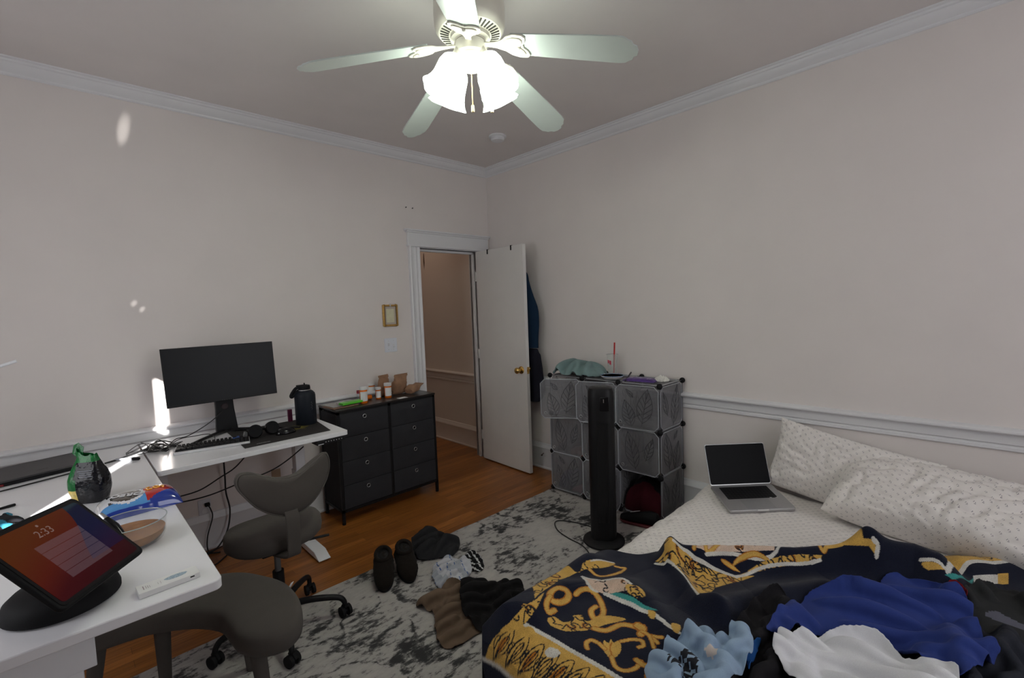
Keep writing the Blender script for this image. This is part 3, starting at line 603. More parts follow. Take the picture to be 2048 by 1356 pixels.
for k, a in enumerate((YAW+math.radians(x) for x in (58, 122, 238, 302))):
    T = Matrix.Rotation(a, 4, 'Z') @ Matrix.Translation((.066, 0, Z(2.508))) @ Matrix.Rotation(math.radians(180-24), 4, 'Y')
    arm = MB().tube([T @ Vector((0, 0, -.03)), T @ Vector((0, 0, .022))], [.014, .022], 14); arm.build('lamp_socket', FANW, fan, smooth=40)
    prof = [(.020, .012), (.034, .016), (.048, .030), (.055, .052), (.057, .080), (.059, .105), (.064, .128), (.073, .150), (.082, .162), (.079, .162), (.070, .149), (.061, .128), (.056, .104), (.054, .080), (.051, .054), (.044, .034), (.020, .018)]
    wob = lambda t, z: .05*math.cos(6*t)*max(0, (z-.11)/.05)
    g_ = MB().lathe(prof, n=48, wob=wob); g_.v = [tuple(T @ Vector(p)) for p in g_.v]; sh_ = g_.build('glass_shade', GLOW, fan, smooth=True)
    bu = MB().ball(T @ Vector((0, 0, .07)), .026, 14, 10, sc=(1, 1, 1.2)); bu.build('bulb', mat('lit_bulb', (1, 1, 1), .5, emit=((0.92, 1.0, 0.92), 14.0)), fan, smooth=True)
    P = (Matrix.Translation((FX, FY, ZC)) @ T) @ Vector((0, 0, .165))
    l_ = lamp('fan_bulb_light', 'POINT', P, 1.6, (0.97, 1.0, 0.93), shadow_soft_size=.05)
for (px, py), z1, lb in (((946, 222), 2.285, 'a'), ((981, 203), 2.30, 'b')):
    d0 = Vector(((-.012, .004) if lb == 'a' else (.045, -.05))+(0,)); ch = MB()
    zt = Z(2.465) if lb == 'a' else Z(2.52); zb = Z(z1)
    x_, y_ = ((at(px, py, z=z1)[0]-FX), (at(px, py, z=z1)[1]-FY)) if lb == 'a' else (.055, -.055)
    n = 46
    for i in range(n): ch.ball((x_, y_, zt+(zb+.02-zt)*i/(n-1)), .0021, 6, 4)
    ch.tube([(x_, y_, zt), (x_, y_, zb+.02)], .0009, 5)
    pc = ch.build('pull_chain', BRASS, fan, smooth=True)
    MB().lathe([(0, 0), (.006, 0), (.0065, .012), (.005, .026), (0, .028)], (x_, y_, zb-.004), 12).build('chain_pull', mat('pull_fob', (0.75, 0.60, 0.30), .35, .3, noise=(10, .03)), pc, smooth=50)

# ------------------------------------------------------------------ rug
rg = MB(); NXr, NYr = 60, 60; RX0, RX1, RY0, RY1 = -3.35, -.06, -4.2, -1.040
vs = [(RX0+(RX1-RX0)*i/NXr, RY0+(RY1-RY0)*j/NYr+(.004*math.sin(i*.7) if j in (0, NYr) else 0), .009+.001*math.sin(i*1.3)*math.cos(j*1.1)) for i in range(NXr+1) for j in range(NYr+1)]
fs = [(i*(NYr+1)+j, (i+1)*(NYr+1)+j, (i+1)*(NYr+1)+j+1, i*(NYr+1)+j+1) for i in range(NXr) for j in range(NYr)]
rg.add(vs, fs); rg.bb((RX0+.002, RY0+.005, .0005), (RX1-.002, RY1-.005, .0075))
tag(rg.build('rug', RUG, smooth=40, org=((RX0+RX1)/2, (RY0+RY1)/2, 0)), 'large pale grey rug with a distressed charcoal pattern on the wood floor', 'rug')

# ------------------------------------------------------------------ desks
ZD = .78
def rpoly(x0, y0, x1, y1, r, n=5):
    out = []
    for cx, cy, a in ((x1-r, y1-r, 0), (x0+r, y1-r, PI/2), (x0+r, y0+r, PI), (x1-r, y0+r, 1.5*PI)):
        out += [(cx+r*math.cos(a+PI/2*k/n), cy+r*math.sin(a+PI/2*k/n)) for k in range(n+1)]
    return out
dk = thing('standing_desk', 'white standing desk against the wall, holding the monitor and keyboard', 'desk', (-2.372, -.42, 0))
MB().prism(rpoly(-2.843, -.78, -1.900, -.052, .018), ZD-.026, ZD).build('tabletop', DESKW, dk, bevel=.002); 
for o in dk.children: o.data.transform(Matrix.Translation((2.372, .42, 0)))
def dkpart(name, mb, m_, **k):
    mb.v = [(x+2.372, y+.42, z) for x, y, z in mb.v]; return mb.build(name, m_, dk, **k)
for x in (-2.075, -2.795):
    l_ = MB(); l_.bb((x-.035, -.44, .02), (x+.035, -.36, .50)); l_.bb((x-.029, -.434, .45), (x+.029, -.366, .742)); dkpart('leg', l_, WMETAL, bevel=.003)
    ft = MB(); pr = [(-.735, .008), (-.735, .014), (-.715, .020), (-.66, .045), (-.14, .045), (-.085, .020), (-.065, .014), (-.065, .008)]
    ft.prism([(y, z) for y, z in pr], x-.036, x+.036, M=Matrix(((0, 0, 1), (1, 0, 0), (0, 1, 0)))); dkpart('foot', ft, WMETAL, bevel=.004)
fr = MB(); fr.bb((-2.80, -.42, .728), (-2.02, -.38, .7535)); fr.bb((-2.10, -.70, .735), (-2.06, -.10, .7535)); fr.bb((-2.815, -.70, .735), (-2.775, -.10, .7535)); dkpart('frame', fr, WMETAL, bevel=.002)
cbx = MB(); cbx.bb((-2.095, -.785, .727), (-1.925, -.70, .7535)); dkpart('control_panel', cbx, BLK, bevel=.003)
ic = MB()
for i in range(7): ic.bb((-2.045+i*.016, -.7862, .739), (-2.041+i*.016, -.7851, .743))
ic.bb((-2.088, -.7862, .730), (-2.056, -.7851, .734)); dkpart('button_marks', ic, mat('panel_print', (.6, .6, .62), .5))
# second desk, in front on the left
d2 = thing('white_table', 'long white table on the left, nearest the camera, with the tablet on it', 'table', (-3.22, -1.03, 0))
def d2part(name, mb, m_, **k):
    mb.v = [(x+3.22, y+1.03, z) for x, y, z in mb.v]; return mb.build(name, m_, d2, **k)
d2part('tabletop', MB().prism(rpoly(-3.60, -2.053, -2.851, -.052, .022), ZD-.028, ZD), DESKW, bevel=.003)
for x, y in ((-3.53, -1.95), (-3.175, -1.98), (-3.53, -.15), (-3.06, -.15)):
    d2part('leg', MB().bb((x-.03, y-.03, 0 if y > -1.04 else .012), (x+.03, y+.03, .7)), WMETAL, bevel=.003)
d2part('apron', MB().bb((-3.56, -2.012, .66), (-3.12, -1.99, .752)).bb((-3.56, -.19, .70), (-3.03, -.17, .752)).bb((-3.56, -2.0, .70), (-3.54, -.17, .752)), WMETAL, bevel=.002)

# monitor
mo = thing('monitor', 'black wide computer monitor switched off, on the standing desk', 'monitor', (-2.40, -.30, ZD))
def mon():
    # panel plane fitted: lower-left, lower-right, upper-right, upper-left
    LL, LR, UR, UL = (Vector(at(*p, y=y)) for p, y in (((334, 818), -.235), ((554.5, 786), -.255), ((544, 682.5), -.225), ((318.5, 699), -.205)))
    base = Vector((-2.40, -.30, ZD)); ux = (LR-LL).normalized(); n = ux.cross((UL-LL)).normalized()      # n points away
    if n.y < 0: n = -n
    C_ = [LL, LR, UR, UL]; ctr = sum(C_, Vector())/4
    fr_ = MB(); v0 = [p-base for p in C_]; v1 = [p+n*.008-base for p in C_]; ins = [ctr+(p-ctr)*.55+n*.045-base for p in C_]
    fr_.add(v0+v1+ins, [(3, 2, 1, 0)]+[(i, (i+1) % 4, 4+(i+1) % 4, 4+i) for i in range(4)]+[(4+i, 4+(i+1) % 4, 8+(i+1) % 4, 8+i) for i in range(4)]+[(8, 9, 10, 11)])
    fr_.build('bezel', BLK, mo, bevel=.002)
    up_ = (UL-LL).normalized(); w_, h_ = (LR-LL).length, (UL-LL).length
    sc = MB(); q = [LL+ux*.006+up_*.014, LR-ux*.006+up_*.014, UR-ux*.006-up_*.006, UL+ux*.006-up_*.006]
    sc.add([p-n*.0006-base for p in q]+[p-n*.0001-base for p in q], [(3, 2, 1, 0), (4, 5, 6, 7)]+[(i, (i+1) % 4, 4+(i+1) % 4, 4+i) for i in range(4)]); sc.build('screen', SCREEN, mo)
    M = Matrix((ux, up_, -n)).transposed().to_4x4(); M.translation = LL+ux*w_*.5+up_*.0075-n*.0012-base
    bt = MB()
    for i in range(7): p = LL+ux*(w_*.47+i*.012)+up_*.006-n*.0008-base; bt.box(p, (.003, .0012, .0015), M.to_3x3())
    bt.build('button_marks', mat('dim_print', (.12, .12, .12), .6), mo)
    st = MB(); c1 = ctr+n*.045; foot = Vector((-2.415, -.175, ZD+.004)); nb = Vector((n.x, n.y, 0)).normalized()
    bt_ = foot+Vector((0, 0, .0)); tp = Vector((c1.x-.005, c1.y+.012, ctr.z+.03))
    for a_, b__, wd in ((bt_, tp, .075),):
        R = [Vector((math.cos(0), 0, 0))]
    e = Vector((ux.x, ux.y, 0)).normalized(); k = nb
    def quad(c, w, d): return [c-e*w-k*d, c+e*w-k*d, c+e*w+k*d, c-e*w+k*d]
    V = [p-base for p in quad(bt_, .060, .022)+quad(bt_+(tp-bt_)*.35, .050, .020)+quad(tp, .048, .018)]
    st.add(V, [(3, 2, 1, 0), (8, 9, 10, 11)]+[(4*r+i, 4*r+(i+1) % 4, 4*r+4+(i+1) % 4, 4*r+4+i) for r in range(2) for i in range(4)])
    st.build('stand', BLK, mo, bevel=.006)
    ring = MB(); cc = bt_+(tp-bt_)*.40-k*.021; ring.tube([cc-k*.001-base, cc-k*.004-base], [.020, .018], 24); ring.build('cable_hole_ring', mat('dark_red_ring', (.015, .004, .005), .5), mo, bevel=.001)
    lg = MB()
    for s_, e2 in ((-1, Vector(at(378, 889, z=ZD+.012))), (1, Vector(at(600, 853, z=ZD+.012)))):
        a0 = foot+Vector((0, 0, .012)); mid = a0+(e2-a0)*.35+Vector((0, 0, .006)); P = cr([a0-base, mid-base, e2-base], 6); lg.tube([tuple(p) for p in P], [.020-.010*i/(len(P)-1) for i in range(len(P))], 8)
    lg.v = [(x, y, .001+(z-.001)*.62) for x, y, z in lg.v]; lg.v = [(x, y, max(z, .0015)) for x, y, z in lg.v]
    lg.build('base_leg', BLK, mo, smooth=50)
mon()

# mouse pad, keyboard, mouse, headphones, bottle
pad = [at(490, 897.5, z=ZD), at(661, 861, z=ZD), at(622, 835, z=ZD), at(455, 866, z=ZD)]
pc = sum((np.array(p) for p in pad))/4
mp_ = thing('mouse_pad', 'black gaming mouse pad with a yellow-green blotch under the water bottle', 'mouse pad', tuple(pc))
pm, nt, b = newmat('mouse_pad_cloth'); vv = coords(nt); sx_ = nt.nodes.new('ShaderNodeSeparateXYZ'); nt.links.new(vv, sx_.inputs[0])
nn = tex(nt, 'Noise', vv, Scale=22.0, Detail=5.0, Roughness=.7)
gx = mth(nt, 'SUBTRACT', 1.0, mth(nt, 'MULTIPLY', mth(nt, 'SQRT', mth(nt, 'ADD', mth(nt, 'POWER', mth(nt, 'SUBTRACT', sx_.outputs[0], .10), 2.0), mth(nt, 'POWER', mth(nt, 'ADD', sx_.outputs[1], .0), 2.0))), 8.0))
nt.links.new(ramp(nt, mth(nt, 'ADD', mth(nt, 'MULTIPLY', nn.outputs['Fac'], .8), mth(nt, 'MULTIPLY', gx, .5)), [(.62, (.012, .010, .009)), (.80, (.13, .11, .008)), (.95, (.25, .22, .01))]), b.inputs['Base Color']); b.inputs['Roughness'].default_value = .85
MB().prism([(p[0]-pc[0], p[1]-pc[1]) for p in pad], 0.0008, .004).build('cloth', pm, mp_, bevel=.001)
e = (np.array(pad[1])-np.array(pad[0])); ang = math.atan2(e[1], e[0])
P_ = at(527, 885, z=ZD+.004)-pc
text_mesh('printed_word', 'steelseries', .017, mat('pad_print', (.45, .45, .45), .8), Matrix.Translation((P_[0], P_[1], .0043)) @ Matrix.Rotation(ang, 4, 'Z'), mp_, depth=.0001)
kA, kB, kC = at(347, 911, z=ZD), at(486, 889, z=ZD), at(345, 893, z=ZD)
ang = math.atan2(kB[1]-kA[1], kB[0]-kA[0])
kb = thing('keyboard', 'black keyboard with a silver front edge and one blue key on the white desk', 'keyboard', tuple(kA), ang)
KL, KD = .355, .128
MB().prism(rpoly(0, -.010, KL, KD, .005), .001, .0135).build('case', mat('keyboard_edge', (.62, .62, .64), .35, noise=(20, .03)), kb, bevel=.002)
MB().bb((.004, .008, .0122), (KL-.004, KD-.004, .016)).build('deck', BLK, kb)
rows = [1]*15; ks = MB(); blue = MB()
for r_i in range(6):
    y0 = .009+r_i*.0189+(.003 if r_i == 5 else 0); x = .007
    ws = {0: [1.25]*3+[6.25]+[1.25]*4+[1]*2, 1: [2.25]+[1]*10+[2.75]+[1]*2, 2: [1.75]+[1]*11+[2.25]+[1]*2, 3: [1.5]+[1]*12+[1.5]+[1]*2, 4: [1]*13+[2]+[1]*2, 5: [1]*17}[r_i]
    tot = sum(ws); un = (KL-.014)/tot
    for i, w_ in enumerate(ws):
        tgt = blue if (r_i == 4 and i == 13) or (r_i == 5 and i in (14,)) else ks
        a_, b_ = x+.0012, x+w_*un-.0012; h_ = .0235+.0012*abs(r_i-2)
        tgt.add([(a_, y0, .016), (b_, y0, .016), (b_, y0+.0165, .016), (a_, y0+.0165, .016), (a_+.0025, y0+.003, h_), (b_-.0025, y0+.003, h_), (b_-.0025, y0+.014, h_), (a_+.0025, y0+.014, h_)], [(4, 5, 6, 7), (0, 1, 5, 4), (1, 2, 6, 5), (2, 3, 7, 6), (3, 0, 4, 7)]); x += w_*un
ks.build('keycaps', BLK, kb); blue.build('blue_keycap', mat('blue_key', (.02, .06, .22), .5), kb)
ms = at(572, 868, z=ZD)
mu = thing('computer_mouse', 'black computer mouse on the dark mouse pad beside the water bottle', 'mouse', (ms[0], ms[1], ZD+.0042), ang+.2)
b_ = MB().ball((0, 0, .002), 1, 24, 14, sc=(.058, .032, .034)); b_.v = [(x, y, max(z, 0)) for x, y, z in b_.v]; b_.build('shell', BLKG, mu, smooth=50)
MB().cyl((-.032, -.004, .026), (-.032, .004, .026), .009, n=18).build('scroll_wheel', GREYP, mu, smooth=40)
MB().ball((-.045, -.022, .012), .004, 8, 6).build('side_light', STEEL, mu, smooth=True)
hp = at(528, 873, z=ZD)
ph = thing('headphones', 'black over-ear headphones lying on the mouse pad', 'headphones', (hp[0], hp[1], ZD+.0045), ang+.15)
for s_ in (-1, 1):
    c = Vector((s_*.046, -.01 if s_ < 0 else .015, .038)); M = Matrix.Rotation(s_*.5, 3, 'Y') @ Matrix.Rotation(PI/2-.25, 3, 'X')
    cu_ = MB().lathe([(0, -.020), (.030, -.019), (.037, -.010), (.038, .004), (.036, .010), (0, .010)], c, 26, M=M); cu_.build('ear_cup', BLKG, ph, smooth=40)
    cu2 = MB().lathe([(.018, .010), (.034, .010), (.039, .018), (.034, .027), (.020, .024)], c, 26, M=M); cu2.build('ear_cushion', BLKM, ph, smooth=60)
P = cr([(-.052, 0, .045), (-.075, .055, .035), (-.04, .10, .022), (.02, .105, .020), (.068, .07, .03), (.052, .02, .045)], 8); MB().tube([tuple(p) for p in P], .009, 8).build('headband', BLKM, ph, smooth=True)
MB().box((-.098, -.012, .030), (.02, .018, .03), rot=(0, .3, .2)).build('slider', GREYP, ph, bevel=.003)
bt = at(614, 851, z=ZD)
bo = thing('water_bottle', 'large matte black insulated water bottle with a flip lid on the mouse pad', 'water bottle', (bt[0]+.015, bt[1]+.045, ZD+.0042), ang)
BOT = mat('bottle_powder_coat', (.010, .013, .019), .5, spec=.25, noise=(300, .2), bump=(900, .15, .0004))
MB().lathe([(0, 0), (.060, 0), (.064, .004), (.064, .185), (.061, .200), (.050, .213), (.040, .219), (.036, .224), (0, .224)], n=48).build('body', BOT, bo, smooth=45)
MB().lathe([(0, .222), (.034, .222), (.036, .226), (.036, .240), (.034, .252), (.020, .256), (0, .256)], n=32).build('lid', BLKM, bo, smooth=40)
MB().lathe([(.0365, .221), (.038, .221), (.038, .2265), (.0365, .2265)], n=40).build('neck_ring', STEEL, bo)
hd = MB(); P = cr([(-.03, 0, .246), (-.052, 0, .236), (-.070, 0, .214), (-.082, 0, .192), (-.076, 0, .184), (-.060, 0, .200), (-.045, 0, .215), (-.03, 0, .224)], 5); hd.tube([tuple(p) for p in P], .010, 8); hd.box((-.022, 0, .249), (.05, .035, .014)); hd.build('carry_handle', BLKM, bo, smooth=50, bevel=None)
MB().tube([(.0, 0, .254), (.002, 0, .262), (0, 0, .268)], .004, 8).build('spout_tab', BLKM, bo, smooth=50)
dc = MB()
for i in range(9):
    a = -1.05+.06*math.sin(i*2.3); z = .10+i*.006; R_ = .0643; dc.add([(R_*math.cos(a+s1*.05), R_*math.sin(a+s1*.05), z+s2*.002) for s1, s2 in ((-1, -1), (1, -.6), (.7, 1), (-.8, .8))], [(0, 1, 2, 3)])
dc.build('worn_print', mat('worn_print', (.07, .075, .08), .6), bo)
q = at(583, 845, z=ZD)
tag(MB().bb((q[0]-.012, q[1]+.015, ZD+.0005), (q[0]+.014, q[1]+.032, ZD+.085)).build('small_box', mat('magenta_card', (.12, .015, .05), .5, noise=(30, .2)), bevel=.001, org=(q[0], q[1]+.02, ZD)), 'small dark magenta carton behind the black water bottle', 'box')

# cables
def cable(name, pts, r, label, group=None, m_=CABLE, n=8, z0=None):
    P = cr(pts, n); tag(MB().tube([tuple(p) for p in P], r, 7).build(name, m_, smooth=True, org=tuple(P[0])), label, 'cable', group)
D = lambda px, py, h=.005: tuple(at(px, py, z=ZD+h))
cable('cable_bundle', [D(150, 945, .004), D(215, 925, .005), D(255, 912, .008), D(290, 898, .012), D(318, 888, .02), D(335, 892, .02), D(325, 900, .01), D(300, 903, .006), D(296, 893, .016), D(322, 882, .024), D(345, 886, .012), D(330, 897, .014), D(308, 890, .03), D(318, 880, .03), D(338, 890, .006), D(352, 893, .006)], .0035, 'tangle of black cables between the two white desks')
cable('desk_cable', [D(0, 983, .004), D(70, 965, .004), D(150, 944, .004), D(200, 930, .004), D(232, 921, .004)], .0032, 'thin black cable running across the white table behind the tablet')
rr = random.Random(3)
for k in range(6):
    a = [D(262+rr.uniform(-12, 14), 905+rr.uniform(-5, 6), .006)]
    for i in range(5): a.append(D(300+rr.uniform(-22, 34), 893+rr.uniform(-8, 10), .008+rr.uniform(0, .02)))
    a.append(D(350+k*3, 893-k*2, .008)); cable('loose_cable', a, .0022, 'thin black cable knotted into the tangle on the desk', 'thin cables in the tangle')
cable('monitor_cable', [D(338, 890, .012), D(352, 878, .02), D(375, 872, .03), D(405, 855, .05), tuple(at(428, 838, y=-.22)), tuple(at(445, 822, y=-.21))], .0028, 'black cable rising from the tangle to the back of the monitor')
cable('keyboard_cable', [D(335, 893, .008), D(360, 878, .012), D(390, 872, .014), D(415, 868, .02), D(428, 872, .015), D(430, 880, .025)], .0025, 'black cable looping onto the far edge of the keyboard')
q = D(332, 899, .012); tag(MB().ball(q, .014, 12, 8, sc=(1, 1, .8)).build('cable_clip', BLKM, smooth=True, org=q), 'round black cable clip beside the keyboard', 'cable clip')
U = lambda px, py, y: tuple(at(px, py, y=y))
cable('power_cable', [U(447, 918, -.10), U(450, 955, -.07), U(452, 985, -.06), U(460, 1020, -.06), U(455, 1060, -.08), U(435, 1095, -.10), tuple(at(405, 1112, z=.006)), tuple(at(425, 1132, z=.006)), tuple(at(465, 1100, z=.006))], .005, 'thick black power cable hanging down the wall behind the standing desk')
cable('outlet_cable', [(-2.527, -.03, .300), (-2.515, -.045, .27), U(425, 1035, -.045), U(415, 1075, -.05), U(418, 1104, -.06), tuple(at(440, 1104, z=.006)), tuple(at(395, 1110, z=.006))], .004, 'black cable dropping from the wall outlet to the floor')
MB_p = MB().bb((-2.540, -.032, .287), (-2.513, -.0075, .308)); tag(MB_p.build('power_plug', BLKM, bevel=.003, org=(-2.527, -.01, .298)), 'square black plug in the wall outlet under the desk', 'plug')
cable('slack_cable', [U(497, 905, -.35), U(470, 935, -.33), U(440, 955, -.3), U(400, 980, -.28), U(355, 994, -.28), U(320, 1000, -.33), U(300, 985, -.5)], .004, 'upper of two black cables sagging under the standing desk')
cable('slack_cable', [U(607, 893, -.5), U(575, 920, -.46), U(540, 942, -.42), U(480, 966, -.36), U(420, 990, -.33), U(365, 1004, -.31), U(330, 1008, -.38), U(300, 1000, -.5)], .004, 'lower of two black cables sagging under the standing desk to its control panel')
cable('floor_cable', [tuple(at(405, 1118, z=.006)), tuple(at(430, 1100, z=.006)), tuple(at(470, 1080, z=.006)), tuple(at(490, 1062, z=.006))], .0035, 'thin black cable on the floorboards behind the grey chair')

# items on the near table
ts = math.atan2
M_t = Matrix.Identity(4)
rv = np.array([.690, .450, .912]); an = np.linalg.norm(rv); M_t = Matrix.Rotation(an, 4, Vector(rv/an)); M_t.translation = (-3.147, -2.024, .975)
tb = thing('tablet', 'large tablet in a black case showing a lock screen, propped on a round dark stand', 'tablet', M=M_t)
MB().prism(rpoly(-.146, -.1135, .146, .1135, .016), -.012, .0).build('case', BLKM, tb, bevel=.003)
MB().prism(rpoly(-.139, -.1065, .139, .1065, .012), 0.0002, .0012).build('bezel', BLKG, tb)
tm, nt, b = newmat('lock_screen'); vv = coords(nt, 'Object'); sx_ = nt.nodes.new('ShaderNodeSeparateXYZ'); nt.links.new(vv, sx_.inputs[0])
X_, Y_ = sx_.outputs[0], sx_.outputs[1]
warm = ramp(nt, mth(nt, 'MULTIPLY_ADD', Y_, 3.6, mth(nt, 'MULTIPLY_ADD', X_, -1.6, .5)), [(0, srgb(58, 2, 12)), (.38, srgb(78, 6, 14)), (.55, srgb(105, 30, 12)), (.85, srgb(110, 52, 10))])
cool = ramp(nt, mth(nt, 'MULTIPLY_ADD', Y_, 3.2, mth(nt, 'MULTIPLY_ADD', X_, -.5, .5)), [(0, srgb(52, 10, 38)), (.3, srgb(42, 14, 58)), (.5, srgb(20, 22, 66)), (.72, srgb(22, 28, 60)), (.74, srgb(45, 62, 72)), (1, srgb(52, 72, 82))])
edge_ = mth(nt, 'GREATER_THAN', mth(nt, 'ADD', mth(nt, 'ADD', X_, mth(nt, 'MULTIPLY', mth(nt, 'SINE', mth(nt, 'MULTIPLY', Y_, 22.0)), -.02)), mth(nt, 'MULTIPLY', Y_, -.25)), .045)
edge2 = mth(nt, 'MULTIPLY', edge_, mth(nt, 'GREATER_THAN', Y_, -.055))
col = mixc(nt, edge2, warm, cool)
panel = mth(nt, 'MULTIPLY', mth(nt, 'LESS_THAN', mth(nt, 'ABSOLUTE', mth(nt, 'SUBTRACT', X_, .004)), .068), mth(nt, 'LESS_THAN', mth(nt, 'ABSOLUTE', mth(nt, 'ADD', Y_, .014)), .052))
gap = mth(nt, 'GREATER_THAN', mth(nt, 'FRACT', mth(nt, 'DIVIDE', mth(nt, 'ADD', Y_, .066), .0208)), .06)
col = mixc(nt, mth(nt, 'MULTIPLY', mth(nt, 'MULTIPLY', panel, gap), .22), col, srgb(175, 150, 160))
nt.links.new(col, b.inputs['Emission Color']); b.inputs['Emission Strength'].default_value = .42; b.inputs['Base Color'].default_value = (.003, .003, .004, 1); b.inputs['Roughness'].default_value = .2; b.inputs['Specular IOR Level'].default_value = .12
MB().prism(rpoly(-.131, -.0985, .131, .0985, .008), .0013, .0016).build('screen', tm, tb)
TXT = mat('lock_screen_text', (.02, .02, .02), .5, emit=(srgb(170, 130, 120), .30))
text_mesh('clock_digits', '2:33', .028, TXT, Matrix.Translation((-.008, .062, .0018)), tb, depth=.0001)
text_mesh('date_line', 'Tuesday', .008, TXT, Matrix.Translation((-.008, .046, .0018)), tb, depth=.0001) if False else None
MB().prism(rpoly(-.011, .0805, -.005, .0865, .002), .0017, .0019).build('lock_icon', TXT, tb)
st_c = at(120, 1215, z=ZD)
sd_ = thing('tablet_stand', 'round dark stand with a folding arm under the tablet', 'tablet stand', (-3.170, -1.865, ZD))
MB().lathe([(0, .001), (.108, .001), (.116, .006), (.116, .016), (.110, .034), (.095, .048), (.06, .056), (0, .058)], n=56).build('base', BLKM, sd_, smooth=45)
MB().tube([(-.03, -.02, .05), (-.03, -.06, .08), (.0, -.10, .135)], .014, 10).build('arm', BLKM, sd_, smooth=50)
MB().ball((.085, -.022, .046), .006, 12, 8).build('button', STEEL, sd_, smooth=True)
# the dark soft bag edge at left of the stand
cb = [at(278, 1190, z=ZD+.014), at(398, 1145, z=ZD+.014), at(380, 1128, z=ZD+.014), at(272, 1170, z=ZD+.014)]
a0 = np.array(cb[0]); e = np.array(cb[1])-a0; an2 = math.atan2(e[1], e[0]); Lb = .135
tk = thing('test_kit_box', 'slim white printed carton at the front right of the white table', 'box', (a0[0], a0[1], ZD), an2)
MB().bb((0, 0, .0006), (Lb, .052, .015)).build('carton', PAPER, tk, bevel=.0008)
pb, nt, b = newmat('blue_fingerprint'); vv = coords(nt); vo = tex(nt, 'Voronoi', vv, Scale=420.0)
nt.links.new(ramp(nt, vo.outputs['Distance'], [(.2, (.14, .22, .30)), (.6, (.42, .52, .60))]), b.inputs['Base Color']); b.inputs['Roughness'].default_value = .7
MB().prism([(.085+.026*math.cos(t)*(1+.06*math.sin(5*t)), .030+.011*math.sin(t)) for t in np.linspace(0, 2*PI, 28, endpoint=False)], .0151, .0153).build('printed_patch', pb, tk)
pm_ = MB()
for x, y, w_, h_ in ((.012, .016, .004, .022), (.018, .018, .002, .018), (.022, .018, .002, .016), (.026, .018, .0015, .014), (.044, .018, .001, .014), (.050, .016, .001, .018)): pm_.bb((x, y, .0151), (x+w_*.5, y+h_, .0153))
MB().bb((.112, -.0004, .008), (.122, .0001, .0115)).build('slot_mark', BLKM, tk); pm_.build('small_print', mat('grey_print', (.35, .28, .30), .7), tk)
# glass bowl with broth and a dark spoon
bc = at(270, 1094, z=ZD)
bw = thing('glass_bowl', 'clear glass bowl half full of orange-brown broth on the white table', 'bowl', (bc[0]-.005, bc[1]+.03, ZD))
BG = mat('bowl_glass', (.45, .50, .48), .03, alpha=.12, noise=(5, .02), spec=.8)
MB().tube([(.0965*math.cos(t), .0965*math.sin(t), .0785) for t in np.linspace(0, 2*PI, 60, endpoint=False)], .0016, 6, closed=True).build('rim', mat('bowl_rim', (.45, .50, .48), .05, alpha=.75, noise=(5, .02)), bw, smooth=True)
MB().lathe([(0, .001), (.070, .001), (.084, .008), (.092, .026), (.097, .072), (.0985, .077), (.097, .0795), (.0945, .077), (.0895, .028), (.080, .013), (.066, .006), (0, .006)], n=64).build('bowl_wall', BG, bw, smooth=60)
bm_, nt, b = newmat('broth'); nn = tex(nt, 'Noise', coords(nt), Scale=16.0, Detail=5.0)
nt.links.new(ramp(nt, nn.outputs['Fac'], [(.35, (.22, .070, .008)), (.6, (.30, .11, .020)), (.75, (.38, .18, .05))]), b.inputs['Base Color']); b.inputs['Roughness'].default_value = .15
MB().lathe([(0, .0065), (.064, .0068), (.079, .0138), (.0885, .028), (.0905, .042), (0, .0425)], n=48).build('broth', bm_, bw, smooth=60)
sp_ = thing('spoon', 'dark handled spoon standing in the bowl of broth', 'spoon', (bc[0]-.03, bc[1]+.03, ZD+.012))
P = [(0, 0, .03), (-.012, .018, .055), (-.03, .042, .078)]; MB().tube(P, [.012, .013, .010], 10).build('handle', BLKG, sp_, smooth=50)
MB().tube([(-.031, .043, .079), (-.042, .058, .094)], [.0095, .006], 10).build('handle_end', STEEL, sp_, smooth=50)
# cookie pack
k0, k1 = at(215, 1050, z=ZD+.02), at(352, 1000, z=ZD+.02)
cx_, cy_ = -2.955, -1.240
ck = thing('cookie_package', 'blue and red plastic cookie package jutting over the edge of the white table', 'cookie package', (cx_, cy_, ZD), math.radians(2)); ck.scale = (.84, 1.0, 1.0)
cols = {'blue': (.006, .035, .30), 'lblue': (.08, .28, .60), 'red': (.50, .015, .012), 'white': (.70, .70, .74), 'black': (.015, .013, .014), 'yellow': (.75, .38, .02), 'cookie': (.055, .045, .035)}
WR = lambda n, c: mat('wrapper_'+n, c, .12, noise=(30, .06), coat=.8)
def hpk(x, y):   # package top height over local plan
    u = x/.150; v_ = y/.085; return .060*max(0, 1-abs(u)**5)**.5*max(0, 1-abs(v_)**3.2)**.5+.0015*float(pn(x*40, y*40, 5))*(1-abs(u))
nx, ny = 60, 40; mb = MB(); vs = []; 
for i in range(nx+1):
    for j in range(ny+1):
        x = -.150+.30*i/nx; y = -.085+.17*j/ny; vs.append((x, y, .002+hpk(x, y)))
n1 = len(vs); vs += [(x, y, .001) for x, y, z in vs]
fs = [(i*(ny+1)+j, (i+1)*(ny+1)+j, (i+1)*(ny+1)+j+1, i*(ny+1)+j+1) for i in range(nx) for j in range(ny)]
def region(x, y):
    if ((x+.045)/.068)**2+((y+.010)/.056)**2 < 1: return 6 if ((x+.045)/.056)**2+((y+.010)/.044)**2 < 1 else 3
    if x < -.088 and y > -.05: return 4 if x > -.108 else 3
    if x > .020 and x < .132 and -.074+.45*max(0, x-.02) < y < .066-.40*max(0, x-.02): return 2
    if y < -.078 or y > .072: return 0
    if x < .032: return 1
    return 0
mi = [region((vs[f[0]][0]+vs[f[2]][0])/2, (vs[f[0]][1]+vs[f[2]][1])/2) for f in fs]
